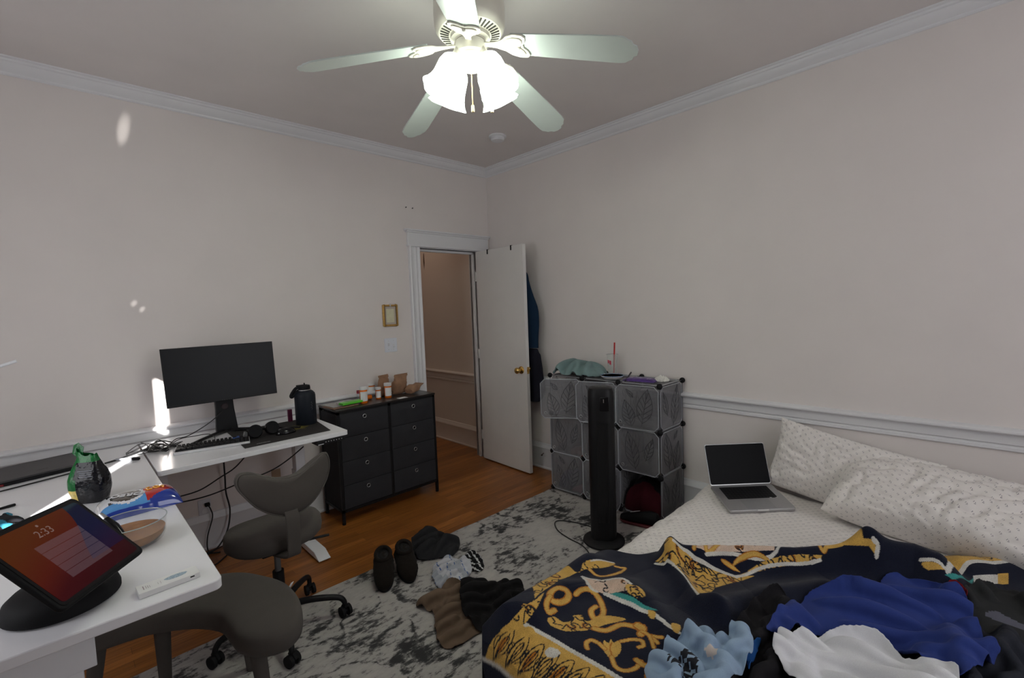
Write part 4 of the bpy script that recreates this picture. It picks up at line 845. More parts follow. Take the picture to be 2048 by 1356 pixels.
order = ['blue', 'lblue', 'red', 'white', 'black', 'yellow', 'cookie']
mb.v = vs; mb.f = fs+[tuple(n1+k for k in reversed(f)) for f in fs]; mb.mi = mi+[0]*len(fs)
for i in range(nx): mb.f += [(i*(ny+1), n1+i*(ny+1), n1+(i+1)*(ny+1), (i+1)*(ny+1)), (i*(ny+1)+ny, (i+1)*(ny+1)+ny, n1+(i+1)*(ny+1)+ny, n1+i*(ny+1)+ny)]; mb.mi += [0, 0]
for j in range(ny): mb.f += [(j, j+1, n1+j+1, n1+j), (nx*(ny+1)+j, n1+nx*(ny+1)+j, n1+nx*(ny+1)+j+1, nx*(ny+1)+j+1)]; mb.mi += [0, 0]
mb.build('wrapper', [WR(k, cols[k]) for k in order], ck, smooth=50, fix=False)
text_mesh('printed_logo', 'OREO', .042, WR('white', cols['white']), Matrix.Translation((-.042, -.010, .0632)) @ Matrix.Rotation(math.radians(180-22), 4, 'Z'), ck, depth=.0008, bold=.0012)
for _p in ([(.045, .020), (.030, .012), (.034, -.006), (.050, -.010)], [(.066, .018), (.056, .004), (.068, -.010), (.080, .002), (.066, .018)], [(.098, .012), (.086, .006), (.096, -.004), (.088, -.014)]):
    MB().tube([(x_, y_, .0035+hpk(x_, y_)) for x_, y_ in cr(_p, 5)], .0028, 6).build('yellow_print', WR('yellow', cols['yellow']), ck, smooth=True)
text_mesh('printed_flavour', 'LOS', .034, WR('yellow', cols['yellow']), Matrix.Translation((.062, .006, .0500)) @ Matrix.Rotation(math.radians(180), 4, 'Z'), ck, depth=.0008) if False else None
# coffee bag
cf = at(183, 1006, z=ZD)
cg = thing('coffee_bag', 'standing green and black foil bag with a torn open top on the white table', 'bag', (cf[0]+.002, cf[1]+.03, ZD), math.radians(-35))
hb = []
rows = [(0, .052, .032), (.02, .058, .038), (.07, .066, .044), (.11, .062, .038), (.15, .047, .026), (.175, .036, .018), (.19, .034, .012)]
R_ = cr(rows, 4); n = 40; vs = []
for i, (z, a_, b_) in enumerate(R_):
    for k in range(n):
        t = 2*PI*k/n; c_, s_ = math.cos(t), math.sin(t); x = a_*abs(c_)**.55*np.sign(c_); y = b_*abs(s_)**.6*np.sign(s_); w_ = .0035*float(pn(t*3.0, z*38, 4)); vs.append((x*(1+w_*8), y*(1+w_*12), z+(.03*max(0, -c_)+.004*math.sin(9*t) if i == len(R_)-1 else 0)+.001))
fs = [(i*n+k, i*n+(k+1) % n, (i+1)*n+(k+1) % n, (i+1)*n+k) for i in range(len(R_)-1) for k in range(n)]+[tuple(reversed(range(n)))]
mb = MB(); mb.v = vs; mb.f = fs
def cgm(f):
    p = np.mean([vs[i] for i in f], 0)
    if p[0] < -.015 and p[2] < .062 and p[1] < .01: return 2  # yellow patch low on the left side
    if p[0] < -.028 or p[2] > .165: return 1
    return 0
mb.mi = [cgm(f) for f in fs]
mb.build('foil_bag', [mat('black_foil', (.006, .006, .009), .2, spec=.4, noise=(30, .2), bump=(22, .8, .012)), mat('green_foil', (.008, .13, .03), .25, noise=(30, .2), bump=(40, .5, .008)), mat('yellow_label', (.65, .50, .12), .4, noise=(60, .25))], cg, smooth=50, fix=False)
MB().add([(-.03, -.01, .185), (-.052, .0, .20), (-.048, .006, .232), (-.030, .004, .240), (-.010, .0, .222), (-.012, -.006, .19)], [(0, 1, 2, 3, 4, 5)]).add([(-.03, -.008, .185), (-.052, .002, .20), (-.048, .008, .232), (-.030, .006, .240), (-.010, .002, .222), (-.012, -.004, .19)], [(5, 4, 3, 2, 1, 0)]).build('torn_flap', MC['green_foil'], cg, fix=False)
lines = MB()
for i in range(7): lines.box((.012, -.0405+.0015*i*.6, .135-i*.008), (.05-.004*(i % 3), .001, .0016), rot=(-.25, 0, 0))
lines.build('printed_lines', mat('bag_print', (.25, .27, .33), .4), cg)
# marker, pen, notebook computer, dark pouch, vent-like object
def pen(name, p0, p1, r, body, capm, label, cat='pen', capf=.28):
    p0, p1 = Vector(p0), Vector(p1); t = thing(name, label, cat, tuple(p0)); d = p1-p0
    MB().tube([d*0, d*(1-capf)], [r*.75, r], 14).build('barrel', body, t, smooth=40); MB().tube([d*(1-capf), d*.97, d], [r*1.12, r*1.08, r*.8], 14).build('cap', capm, t, smooth=40)
pen('marker', D(232, 919, .008), D(279, 917, .008), .0075, mat('grey_barrel', (.30, .31, .34), .35, noise=(20, .03)), BLKM, 'grey marker with a black cap on the white table beside the cable tangle')
pen('black_pen', D(-30, 1026, .006), D(31, 1009, .006), .0052, BLKM, BLK, 'slim black pen at the left edge of the white table')
lc = at(165, 912, z=ZD+.02); l2 = at(62, 907, z=ZD+.02)
lp = thing('closed_laptop', 'thick dark grey closed laptop with red trim on the white table by the wall', 'laptop', (-3.10, -.125, ZD), math.radians(180+14))
for nm, z0, z1, m_, bv in (('base', .003, .016, BLKM, .003), ('lid', .0165, .026, mat('dark_grey_lid', (.028, .027, .030), .45, noise=(30, .1)), .003)):
    MB().prism([(0, 0), (.02, -.03), (.36, -.03), (.38, -.01), (.38, .25), (.35, .27), (.03, .27), (0, .24)], z0, z1).build(nm, m_, lp, bevel=bv)
MB().prism([(.0005, .0), (-.004, .01), (-.004, .05), (.0005, .06)], .006, .012).build('red_trim', mat('red_trim', (.20, .008, .012), .4), lp)
MB().prism([(.33, .268), (.38, .2525), (.384, .2565), (.334, .273)], .005, .013).build('red_trim', MC['red_trim'], lp)
MB().bb((.17, .20, .0262), (.21, .203, .0264)).build('logo_mark', BLKM, lp)
co = [at(p[0], p[1], z=ZD+.01)[:2] for p in ((-60, 1060), (0, 1035), (15, 1024), (30, 1028), (48, 1036), (40, 1048), (0, 1070), (-60, 1100))]
FLATD = lambda x, y: np.full_like(np.asarray(x, float), ZD)
tag(cloth('fabric_pouch', co, .03, FLATD, [fabric('black_pouch', (.012, .012, .016)), fabric('teal_pouch', (.03, .20, .30))], [(.008, 14, .6, 2.5)], seed=21, nth=80, ns=20, color=lambda x, y: 1 if (x*5.3+y*3.1) % .6 > .42 else 0), 'crumpled black and teal pouch behind the tablet at the left edge', 'pouch')
wl = [at(-40, 745, y=-.42), at(0, 733, y=-.42), at(33, 722, y=-.42)]
dl = thing('desk_lamp', 'slim white lamp arm sticking in from the left edge above the laptop', 'desk lamp', (-3.55, -.42, ZD))
A_ = [Vector(p)-Vector((-3.55, -.42, ZD)) for p in wl]
MB().tube([A_[0]+(A_[0]-A_[2])*1.2, A_[2]], .007, 12).build('lamp_arm', WMETAL, dl, smooth=50)
jx = A_[0]+(A_[0]-A_[2])*1.2; MB().tube([Vector((0, 0, .01)), Vector((jx.x, jx.y, jx.z))], .008, 12).build('pole', WMETAL, dl, smooth=50)
MB().lathe([(0, 0.001), (.035, 0.001), (.035, .008), (.012, .014), (0, .014)], n=30).build('base', WMETAL, dl, smooth=40)

# ------------------------------------------------------------------ fabric drawer dresser
DRX0, DRX1, DRY0, DRY1, DRZ = -1.790, -.975, -.360, -.052, .822
dz_ = thing('fabric_dresser', 'charcoal eight-drawer fabric dresser between the standing desk and the doorway', 'dresser', ((DRX0+DRX1)/2, (DRY0+DRY1)/2, 0))
def drp(name, mb, m_, par=None, **k):
    mb.v = [(x-(DRX0+DRX1)/2, y-(DRY0+DRY1)/2, z) for x, y, z in mb.v]; return mb.build(name, m_, par or dz_, **k)
drp('top', MB().bb((DRX0-.004, DRY0-.004, DRZ-.014), (DRX1+.004, DRY1, DRZ)), mat('dark_wood_top', (.018, .015, .014), .3, noise=(25, .3)), bevel=.002)
fm = MB(); t_ = .019; xm = (DRX0+DRX1)/2-.004
for x in (DRX0, DRX1-t_):
    for y in (DRY0, DRY1-t_): fm.bb((x, y, .012), (x+t_, y+t_, DRZ-.014)); 
for x in (xm-t_/2,): fm.bb((x, DRY0, .10), (x+t_, DRY0+t_, DRZ-.014)); fm.bb((x, DRY1-t_, .10), (x+t_, DRY1, DRZ-.014))
for y in (DRY0, DRY1-t_): fm.bb((DRX0, y, .085), (DRX1, y+t_, .085+t_)); fm.bb((DRX0, y, DRZ-.033), (DRX1, y+t_, DRZ-.014))
for x in (DRX0, DRX1-t_): fm.bb((x, DRY0, .085), (x+t_, DRY1, .085+t_))
drp('frame', fm, BLK)
for x in (DRX0, DRX1-t_):
    for y in (DRY0, DRY1-t_): drp('foot', MB().cyl((x+t_/2, y+t_/2, 0), (x+t_/2, y+t_/2, .014), .013, n=14), BLKM, smooth=40)
DRF = fabric('dresser_fabric', (.030, .030, .034), 800, .9, .1)
drp('side_panel', MB().bb((DRX0+.004, DRY0+t_, .105), (DRX0+.009, DRY1-t_, DRZ-.034)), DRF); drp('side_panel', MB().bb((DRX1-.009, DRY0+t_, .105), (DRX1-.004, DRY1-t_, DRZ-.034)), DRF)
for c_ in range(2):
    xa, xb = (DRX0+t_+.002, xm-t_/2-.002) if c_ == 0 else (xm+t_/2+.002, DRX1-t_-.002)
    for r_ in range(4):
        za = .108+r_*.1715; zb = za+.1685; nx = 16; nz = 8; vs = []; fs = []
        for i in range(nx+1):
            for j in range(nz+1):
                x = xa+(xb-xa)*i/nx; z = za+(zb-za)*j/nz; e = min(i, nx-i, 2)*min(j, nz-j, 2)/4
                vs.append((x, DRY0-.001-.007*e-.005*float(pn(x*13, z*17, c_*4+r_))*e, z-.002*(j == nz)*abs(math.sin(i*.9))))
        n1 = len(vs); vs += [(x, DRY0+.28, z) for x, y, z in vs]
        fs = [(i*(nz+1)+j, (i+1)*(nz+1)+j, (i+1)*(nz+1)+j+1, i*(nz+1)+j+1) for i in range(nx) for j in range(nz)]; fs += [tuple(n1+k for k in reversed(f)) for f in fs]
        for i in range(nx): fs += [(i*(nz+1), n1+i*(nz+1), n1+(i+1)*(nz+1), (i+1)*(nz+1)), (i*(nz+1)+nz, (i+1)*(nz+1)+nz, n1+(i+1)*(nz+1)+nz, n1+i*(nz+1)+nz)]
        for j in range(nz): fs += [(j, j+1, n1+j+1, n1+j), (nx*(nz+1)+j, n1+nx*(nz+1)+j, n1+nx*(nz+1)+j+1, nx*(nz+1)+j+1)]
        mb = MB(); mb.v = vs; mb.f = fs; mb.mi = [0]*len(fs); dd = drp('drawer', mb, DRF, smooth=40)
        gx, gz = (xa+xb)/2+(.004 if c_ else -.006), za+.128
        g_ = MB().tube([(gx+.0125*math.cos(t), DRY0-.010, gz+.0125*math.sin(t)) for t in np.linspace(0, 2*PI, 20, endpoint=False)], .0026, 8, closed=True)
        drp('grommet', g_, STEEL, dd, smooth=True)
        drp('grommet_hole', MB().cyl((gx, DRY0-.0092, gz), (gx, DRY0-.006, gz), .0115, n=20), BLKM, dd)
# things on the dresser
T = lambda px, py, h=0.0: at(px, py, z=DRZ+h)
ORG = mat('amber_pill_plastic', (.72, .16, .008), .25, alpha=.92, noise=(20, .1)); CAPW = mat('white_cap', (.72, .72, .71), .45, noise=(30, .03))
def pill(px, py, r, h, label, lie=None, dy=0):
    r, h = r*1.15, h*1.32
    p = T(px, py); t = thing('pill_bottle', label, 'pill bottle', (p[0], p[1]+dy, DRZ), 0.0, 'pill bottles on the dresser')
    M = Matrix.Identity(4) if lie is None else Matrix.Translation((0, 0, r+.001)) @ Matrix.Rotation(lie, 4, 'Z') @ Matrix.Rotation(PI/2, 4, 'Y')
    R = M.to_3x3(); c0 = M.translation
    MB().lathe([(0, .0006), (r*.94, .0006), (r, .003), (r, h*.78), (r*.86, h*.82), (0, h*.82)], c0, 26, M=R).build('body', ORG, t, smooth=45)
    MB().lathe([(r*.8, h*.81), (r*1.08, h*.81), (r*1.1, h*.83), (r*1.1, h*.985), (r*1.02, h), (0, h)], c0, 26, M=R).build('cap', CAPW, t, smooth=45)
    lb = MB(); vs = []; fs = []; n = 20
    for k in range(n+1):
        a = math.radians(190+150*k/n); vs += [R @ Vector((r*1.015*math.cos(a), r*1.015*math.sin(a), z))+c0 for z in (h*.14, h*.70)]
    lb.add(vs, [(2*k, 2*k+2, 2*k+3, 2*k+1) for k in range(n)]); lb.build('paper_label', PAPER, t, smooth=True, fix=False)
pill(728, 806, .024, .095, 'largest amber pill bottle with a tall white cap, leftmost on the dresser')
pill(746, 790, .024, .074, 'amber pill bottle standing behind the one lying on its side', dy=.02)
pill(743, 798, .015, .062, 'small amber pill bottle lying on its side on the dresser', lie=PI)
pill(757, 798, .0175, .070, 'small amber pill bottle with white label in front of the others')
pill(757, 786, .0185, .078, 'amber pill bottle half hidden behind the small labelled one', dy=.0)
pill(776.5, 795, .023, .088, 'rightmost amber pill bottle beside the crumpled brown bags')
q = T(715, 797); t = thing('nail_polish', 'little clear bottle with a dark red cap behind the leftmost pill bottle', 'bottle', (q[0], q[1]-.02, DRZ))
MB().lathe([(0, .001), (.014, .001), (.015, .004), (.015, .035), (.008, .042), (0, .042)], n=20).build('body', TRANSP, t, smooth=45); MB().lathe([(.007, .041), (.013, .043), (.013, .066), (.011, .068), (0, .068)], n=18).build('cap', mat('crimson_cap', (.28, .006, .02), .35, noise=(20, .1)), t, smooth=45)
g0, g1, g2, g3 = T(672, 818), T(722, 805), T(702, 797), T(645, 812)
ang = ts(g1[1]-g0[1], g1[0]-g0[0])
def slab(name, label, cx, cy, L, Wd, z0, h, rz, m_, cat):
    return tag(MB().box((0, 0, h/2), (L, Wd, h)).build(name, m_, bevel=.002), label, cat) if False else _slab(name, label, cx, cy, L, Wd, z0, h, rz, m_, cat)
def _slab(name, label, cx, cy, L, Wd, z0, h, rz, m_, cat):
    o = MB().box((0, 0, h/2), (L, Wd, h)).build(name, m_, bevel=.0015); o.location = (cx, cy, z0); o.rotation_euler = (0, 0, rz); return tag(o, label, cat)
_slab('notebook', 'brown paper-covered notebook at the left end of the dresser, under a clear folder', -1.700, -.232, .20, .150, DRZ+.0006, .008, .12, mat('brown_cover', (.24, .14, .09), .6, noise=(30, .1)), 'notebook')
_slab('clear_folder', 'clear plastic folder on the notebook at the left end of the dresser', -1.675, -.190, .23, .17, DRZ+.0094, .004, .10, mat('clear_folder', (.62, .62, .60), .25, alpha=.55, noise=(12, .05)), 'folder')
gb = thing('green_case', 'flat case with a bright green edge lying on the clear folder', 'case', (-1.625, -.262, DRZ+.0142), .10)
MB().box((0, 0, .007), (.185, .060, .014)).build('green_edge', mat('lime_green', (.10, .58, .03), .4, noise=(20, .05)), gb, bevel=.002); MB().box((0, .048, .006), (.185, .034, .011)).build('clear_lid', MC['clear_folder'], gb, bevel=.001)
BAGP = mat('brown_kraft_paper', (.30, .165, .095), .75, noise=(18, .2), bump=(35, .6, .01))
def paperbag(px, py, size, tilt, rz, label, seed):
    p = (px, py, DRZ); L, Wd, Hh = (k*1.55 for k in size); t = (p[0], p[1], DRZ)
    M = Matrix.Rotation(rz, 4, 'Z') @ Matrix.Rotation(tilt, 4, 'X'); rows = [(0, .9, .55), (.15, 1, .9), (.45, 1, .9), (.7, .9, .5), (.86, 1.0, .12), (1, 1.06, .06)]; n = 28; vs = []
    for i, (z, a_, b_) in enumerate(cr(rows, 4)):
        for k in range(n):
            th_ = 2*PI*k/n; c_, s_ = math.cos(th_), math.sin(th_); x = L/2*a_*abs(c_)**.6*np.sign(c_); y = Wd/2*b_*abs(s_)**.7*np.sign(s_); w_ = float(pn(x*40+i*.3, y*40+z*6, seed))*.14; vs.append(M @ Vector((x*(1+w_), y*(1+w_)+.004*math.sin(8*z+seed), z*Hh)))
    m_ = len(vs)//n; fs = [(i*n+k, i*n+(k+1) % n, (i+1)*n+(k+1) % n, (i+1)*n+k) for i in range(m_-1) for k in range(n)]+[tuple(reversed(range(n))), tuple(range((m_-1)*n, m_*n))]
    mz = min(v.z for v in vs); vs = [v-Vector((0, 0, mz-.0008)) for v in vs]
    o = MB().add(vs, fs).build('paper_bag', BAGP, smooth=45); o.location = t; tag(o, label, 'paper bag', 'crumpled brown paper bags on the dresser')
paperbag(-1.275, -.115, (.070, .05, .105), -.12, .3, 'brown paper bag standing with its top twisted open, left of the three on the dresser', 3)
paperbag(-1.175, -.135, (.085, .055, .105), .30, .15, 'brown paper bag with a folded top, the tallest in the middle of the heap', 5)
paperbag(-1.135, -.235, (.06, .045, .09), -1.25, -1.3, 'small brown paper bag lying at the front of the dresser', 9)
q = T(806, 796); _slab('receipt', 'white folded paper slip under the front brown bag on the dresser', q[0], q[1]+.012, .075, .05, DRZ+.0004, .0008, .05, PAPER, 'paper')
q = T(817, 786); o = MB().box((0, 0, .028), (.07, .0012, .055)).build('paper_card', PAPER); o.location = (q[0]-.005, q[1]+.03, DRZ+.0006); o.rotation_euler = (-.25, 0, .05); tag(o, 'white printed card standing behind the brown bags near the doorway', 'paper')
q = T(828, 779); o = MB().add([(-.035, 0, 0), (.01, -.012, 0), (.03, 0, 0), (.01, .012, 0), (-.038, 0, .042), (-.004, -.008, .034), (.024, 0, .030), (-.004, .008, .034)], [(3, 2, 1, 0), (4, 5, 6, 7), (0, 1, 5, 4), (1, 2, 6, 5), (2, 3, 7, 6), (3, 0, 4, 7)]).build('dark_wedge', mat('dark_grey_case', (.05, .05, .055), .6, noise=(20, .1)), bevel=.003); o.location = (q[0], q[1]-.015, DRZ+.0006); tag(o, 'small dark grey wedge-shaped case at the back right corner of the dresser', 'case')

# ------------------------------------------------------------------ grey swivel chair
CX, CY = -2.470, -1.200
ch = thing('office_chair', 'grey upholstered armless swivel chair on a five-star base facing the standing desk', 'office chair', (CX, CY, 0))
RZ = .010
hubz = .115
MB().lathe([(0, .085), (.032, .085), (.036, .095), (.034, .135), (.028, .150), (0, .150)], n=24).build('base_hub', BLK, ch, smooth=40)
for k in range(5):
    a = math.radians(-28+72*k); d = Vector((math.cos(a), math.sin(a), 0)); R = .285
    P = cr([d*.025+Vector((0, 0, .120)), d*.12+Vector((0, 0, .128)), d*.21+Vector((0, 0, .120)), d*.262+Vector((0, 0, .108)), d*.282+Vector((0, 0, .085)), d*R+Vector((0, 0, .060))], 5)
    MB().tube([tuple(p) for p in P], [.017-.006*i/(len(P)-1) for i in range(len(P))], 10).build('base_arm', BLK, ch, smooth=50)
    sw_ = d*R+Vector((0, 0, 0)); a2 = a+[.6, -.8, 1.2, .3, -1.0][k]; e = Vector((math.cos(a2), math.sin(a2), 0)); zf = RZ if (CY+sw_.y) < -1.04 else 0.0
    c_ = MB(); 
    for s_ in (-1, 1): c_.cyl(sw_+e*(.010*s_)+Vector((0, 0, zf+.0275)), sw_+e*(.024*s_)+Vector((0, 0, zf+.0275)), .0265, n=22)
    c_.cyl(sw_-e*.012+Vector((0, 0, zf+.0275)), sw_+e*.012+Vector((0, 0, zf+.0275)), .009, n=12); f_ = Vector((-e.y, e.x, 0))
    c_.tube([sw_+f_*.024+Vector((0, 0, zf+.035)), sw_+f_*.01+Vector((0, 0, zf+.054)), sw_-f_*.012+Vector((0, 0, zf+.056))], .010, 8)
    c_.build('caster', BLKM, ch, smooth=40)
MB().cyl((0, 0, .14), (0, 0, .30), .025, n=20).build('lower_column', BLK, ch, smooth=40); MB().cyl((0, 0, .29), (0, 0, .415), .014, n=18).build('gas_cylinder', GREYP, ch, smooth=40)
MB().box((0, 0, .425), (.16, .14, .03)).build('mechanism', BLKM, ch, bevel=.005)
MB().tube([(.03, -.02, .415), (.16, -.03, .405), (.235, -.03, .395)], .0065, 8).build('lever', BLK, ch, smooth=50)
st_ = MB(); n = 64; rows = [(.02, 0), (.62, 0), (.90, .006), (.985, .024), (1.0, .045), (.985, .066), (.93, .082), (.80, .090), (.5, .094), (.02, .094)]; vs = []
for (s_, z) in rows:
    for k in range(n):
        t = 2*PI*k/n; r = .200*(1+.05*math.cos(2*t)-.10*max(0, math.cos(t+PI/2))**8); vs.append((r*s_*math.cos(t), r*s_*.95*math.sin(t)+.01, .440+z+.012*math.cos(t*2)*s_*(z > .05)))
st_.add(vs, [(i*n+k, i*n+(k+1) % n, (i+1)*n+(k+1) % n, (i+1)*n+k) for i in range(len(rows)-1) for k in range(n)]+[tuple(reversed(range(n))), tuple((len(rows)-1)*n+k for k in range(n))])
st_.build('seat', GREYF, ch, smooth=True)
Bp = [(470, 965), (478, 950), (500, 946), (530, 952), (560, 955), (600, 944), (630, 921), (655, 905), (663, 925), (657, 955), (640, 985), (615, 1012), (585, 1029), (550, 1030), (515, 1019), (488, 996), (474, 980)]
bw3 = [np.array(at(*p, y=-1.385)) for p in Bp]; bc3 = sum(bw3)/len(bw3)-np.array([0, 0, .01])
def bend(p): return .22*(p[0]-bc3[0])**2*2.2+.04*(p[2]-bc3[2])
O_ = resample(cr([p for p in bw3], 5, True), 96); V = []; F_ = []
lay = [(.02, -.030), (.5, -.030), (.80, -.027), (.93, -.019), (.985, -.008), (1.0, 0.0), (.985, .010), (.93, .020), (.80, .028), (.5, .033), (.02, .034)]
for s_, dy in lay:
    for p in O_: q = bc3+(p-bc3)*s_; V.append((q[0]-CX, -1.385+dy+bend(q)-CY, q[2]))
n = len(O_); F_ = [(i*n+k, i*n+(k+1) % n, (i+1)*n+(k+1) % n, (i+1)*n+k) for i in range(len(lay)-1) for k in range(n)]+[tuple(reversed(range(n))), tuple((len(lay)-1)*n+k for k in range(n))]
bk = MB().add(V, F_).build('backrest', GREYF, ch, smooth=True)
pp = [(bc3+(p-bc3)*.965) for p in O_]; MB().tube([(q[0]-CX, -1.385-.0155+bend(q)-CY, q[2]) for q in pp], .0028, 6, closed=True).build('piping', fabric('piping_cloth', (.11, .10, .09), 900), bk, smooth=True)
p0, p1 = at(583, 1028, y=-1.42), at(588, 1100, y=-1.42)
sp_ = MB(); P = [(p0[0]-CX, -1.400-CY, p0[2]+.03), (p0[0]-CX+.002, -1.425-CY, p0[2]-.02), (p1[0]-CX, -1.430-CY, .50), (p1[0]-CX-.004, -1.412-CY, .45), (p1[0]-CX-.03, -1.30-CY, .432), (-.02, -.05, .427)]
C_ = cr(P, 5); vs = []; 
for i, c_ in enumerate(C_):
    d = Vector(C_[min(i+1, len(C_)-1)]-C_[max(i-1, 0)]).normalized(); w_ = Vector((1, 0, 0)); nn_ = d.cross(w_).normalized()
    for a_, b_ in ((-.028, -.005), (.028, -.005), (.028, .005), (-.028, .005)): vs.append(Vector(c_)+w_*a_+nn_*b_)
m_ = len(C_); sp_.add(vs, [(4*i+k, 4*i+(k+1) % 4, 4*i+4+(k+1) % 4, 4*i+4+k) for i in range(m_-1) for k in range(4)]+[(3, 2, 1, 0), (4*m_-4, 4*m_-3, 4*m_-2, 4*m_-1)])
sp_.build('back_support', GREYF, ch, bevel=.003)

# curved grey stool in front
so = thing('curved_stool', 'low grey upholstered kidney-shaped bench with tapered legs, half under the white table', 'stool', (-2.80, -1.55, 0))
Sp = [(-2.74, -1.300), (-2.66, -1.355), (-2.607, -1.443), (-2.553, -1.58), (-2.550, -1.72), (-2.585, -1.84), (-2.655, -1.895), (-2.73, -1.865), (-2.775, -1.79), (-2.785, -1.70), (-2.795, -1.62), (-2.85, -1.535), (-2.93, -1.470), (-3.00, -1.435), (-3.08, -1.42), (-3.16, -1.40), (-3.19, -1.33), (-3.14, -1.25), (-3.02, -1.215), (-2.86, -1.235)]
# ring-by-ring inset towards a curved spine keeps the kidney form
spine = cr([(-3.10, -1.325), (-2.95, -1.34), (-2.80, -1.43), (-2.68, -1.55), (-2.66, -1.74)], 12)
O_ = resample(cr(Sp, 5, True), 120); near_ = np.array([spine[np.argmin(np.linalg.norm(spine-p, axis=1))] for p in O_])
for _ in range(6): near_ = (near_+np.roll(near_, 1, 0)+np.roll(near_, -1, 0))/3
lay = [(.15, .365), (.85, .365), (.97, .372), (1.0, .392), (1.0, .412), (.975, .430), (.92, .441), (.8, .448), (.5, .452), (.15, .453)]; V = []
for s_, z in lay:
    for p, q in zip(O_, near_): r = q+(p-q)*s_; V.append((r[0]+2.80, r[1]+1.55, z))
n = len(O_); F_ = [(i*n+k, i*n+(k+1) % n, (i+1)*n+(k+1) % n, (i+1)*n+k) for i in range(len(lay)-1) for k in range(n)]+[tuple(reversed(range(n))), tuple((len(lay)-1)*n+k for k in range(n))]
MB().add(V, F_).build('cushion', GREYF, so, smooth=True)
for x, y, dx, dy in ((-2.715, -1.765, .015, -.05), (-2.935, -1.40, .0, .06), (-2.68, -1.42, .03, .05), (-3.11, -1.33, -.05, .02)):
    MB().cyl((x+dx+2.80, y+dy+1.55, .0118), (x+2.80, y+1.55, .37), .017, .027, 20).build('leg', GREYF, so, smooth=40)
q = at(580, 1165, z=.44); MB().box((q[0]+2.80+.004, q[1]+1.55+.006, .425), (.028, .002, .022), rot=(.5, .3, .9)).build('care_tag', PAPER, so)

# ------------------------------------------------------------------ wire cube shelf with plastic panels
SX0, SX1 = -.340, -.022; YC = [-1.060, -1.3767, -1.6933, -2.010]; ZK = [.0300, .326, .634, .942]
sh = thing('cube_shelf', 'three by three cube organiser of wire frames and frosted leaf-print plastic panels', 'cube shelf', (-.18, -1.535, 0))
PAN, nt, b = newmat('frosted_panel')
pn_ = tex(nt, 'Noise', coords(nt), Scale=6.0, Detail=3.0); nt.links.new(ramp(nt, pn_.outputs['Fac'], [(.3, (.20, .20, .215)), (.7, (.26, .26, .275))]), b.inputs['Base Color'])
b.inputs['Roughness'].default_value = .3; b.inputs['Alpha'].default_value = .48
PANT, nt, b = newmat('clear_panel'); pn_ = tex(nt, 'Noise', coords(nt), Scale=6.0, Detail=3.0); nt.links.new(ramp(nt, pn_.outputs['Fac'], [(.3, (.40, .40, .42)), (.7, (.48, .48, .50))]), b.inputs['Base Color']); b.inputs['Roughness'].default_value = .25; b.inputs['Alpha'].default_value = .35
WIRE = mat('grey_wire', (.14, .14, .15), .4, .6, noise=(20, .1)); LINE = mat('leaf_outline_ink', (.03, .03, .035), .6, noise=(20, .1)); EDGE = mat('panel_edge', (.36, .37, .40), .3, noise=(20, .05))
def S_(mb): mb.v = [(x+.18, y+1.535, z) for x, y, z in mb.v]; return mb
def leaf(cx, cy, L, Wd, ang, nv=5):
    """outline + midrib + veins as polylines in panel plane"""
    out = []; c_, s_ = math.cos(ang), math.sin(ang); f = lambda u, v: (cx+c_*u-s_*v, cy+s_*u+c_*v)
    for sg in (-1, 1): out.append([f(-L/2+L*t, sg*Wd/2*math.sin(PI*t**.8)) for t in np.linspace(0, 1, 12)])
    out.append([f(-L/2*1.12, 0), f(L/2, 0)])
    for i in range(nv):
        t = .12+.72*i/nv
        for sg in (-1, 1): t2 = min(1, t+.22); out.append([f(-L/2+L*t, 0), f(-L/2+L*(t+.12), sg*Wd*.27*math.sin(PI*t2**.8)), f(-L/2+L*t2, sg*Wd/2*.98*math.sin(PI*t2**.8))])
    return out
LV = [lambda w, h: leaf(w*.30, h*.55, h*.80, w*.36, 1.75)+leaf(w*.70, h*.36, h*.62, w*.30, 1.30)+leaf(w*.66, h*.82, h*.24, w*.10, .8, 3),
      lambda w, h: leaf(w*.22, h*.60, h*.55, w*.20, 1.9, 4)+leaf(w*.66, h*.52, h*.86, w*.34, 1.35)]
def panel(name, o, ux, uy, w, h, kind, label=None, inset=.010, mt=None, ring=False, flip=0):
    """o: lower-left corner, ux/uy unit vectors in the panel plane"""
    o, ux, uy = Vector(o), Vector(ux), Vector(uy); nn_ = ux.cross(uy).normalized(); mb = MB(); c_ = .03
    def pt(u, v, d=0): return o+ux*u+uy*v+nn_*d
    ol = [(inset+c_, inset), (w-inset-c_, inset), (w-inset, inset+c_), (w-inset, h-inset-c_), (w-inset-c_, h-inset), (inset+c_, h-inset), (inset, h-inset-c_), (inset, inset+c_)]
    vs = [pt(u, v, -.001) for u, v in ol]+[pt(u, v, .001) for u, v in ol]
    mb.add(vs, [tuple(reversed(range(8))), tuple(range(8, 16))]+[(i, (i+1) % 8, 8+(i+1) % 8, 8+i) for i in range(8)], 0)
    mb.tube([pt(u, v) for u, v in ol], .0032, 6, 2, closed=True)
    for pl in LV[kind % 2](w, h):
        pl = [(u if not flip else w-u, v) for u, v in pl]
        for sd_ in (1,): mb.tube([pt(min(max(u, inset+.004), w-inset-.004), min(max(v, inset+.004), h-inset-.004), .0016*flipn(nn_)) for u, v in pl], .0011, 4, 1)
    return S_(mb).build(name, [mt or PAN, LINE, EDGE], sh, smooth=30)
def flipn(n): return 1 if n.dot(Vector((-.7, -.7, .2))) > 0 else -1
cw, chh = .3167, .308
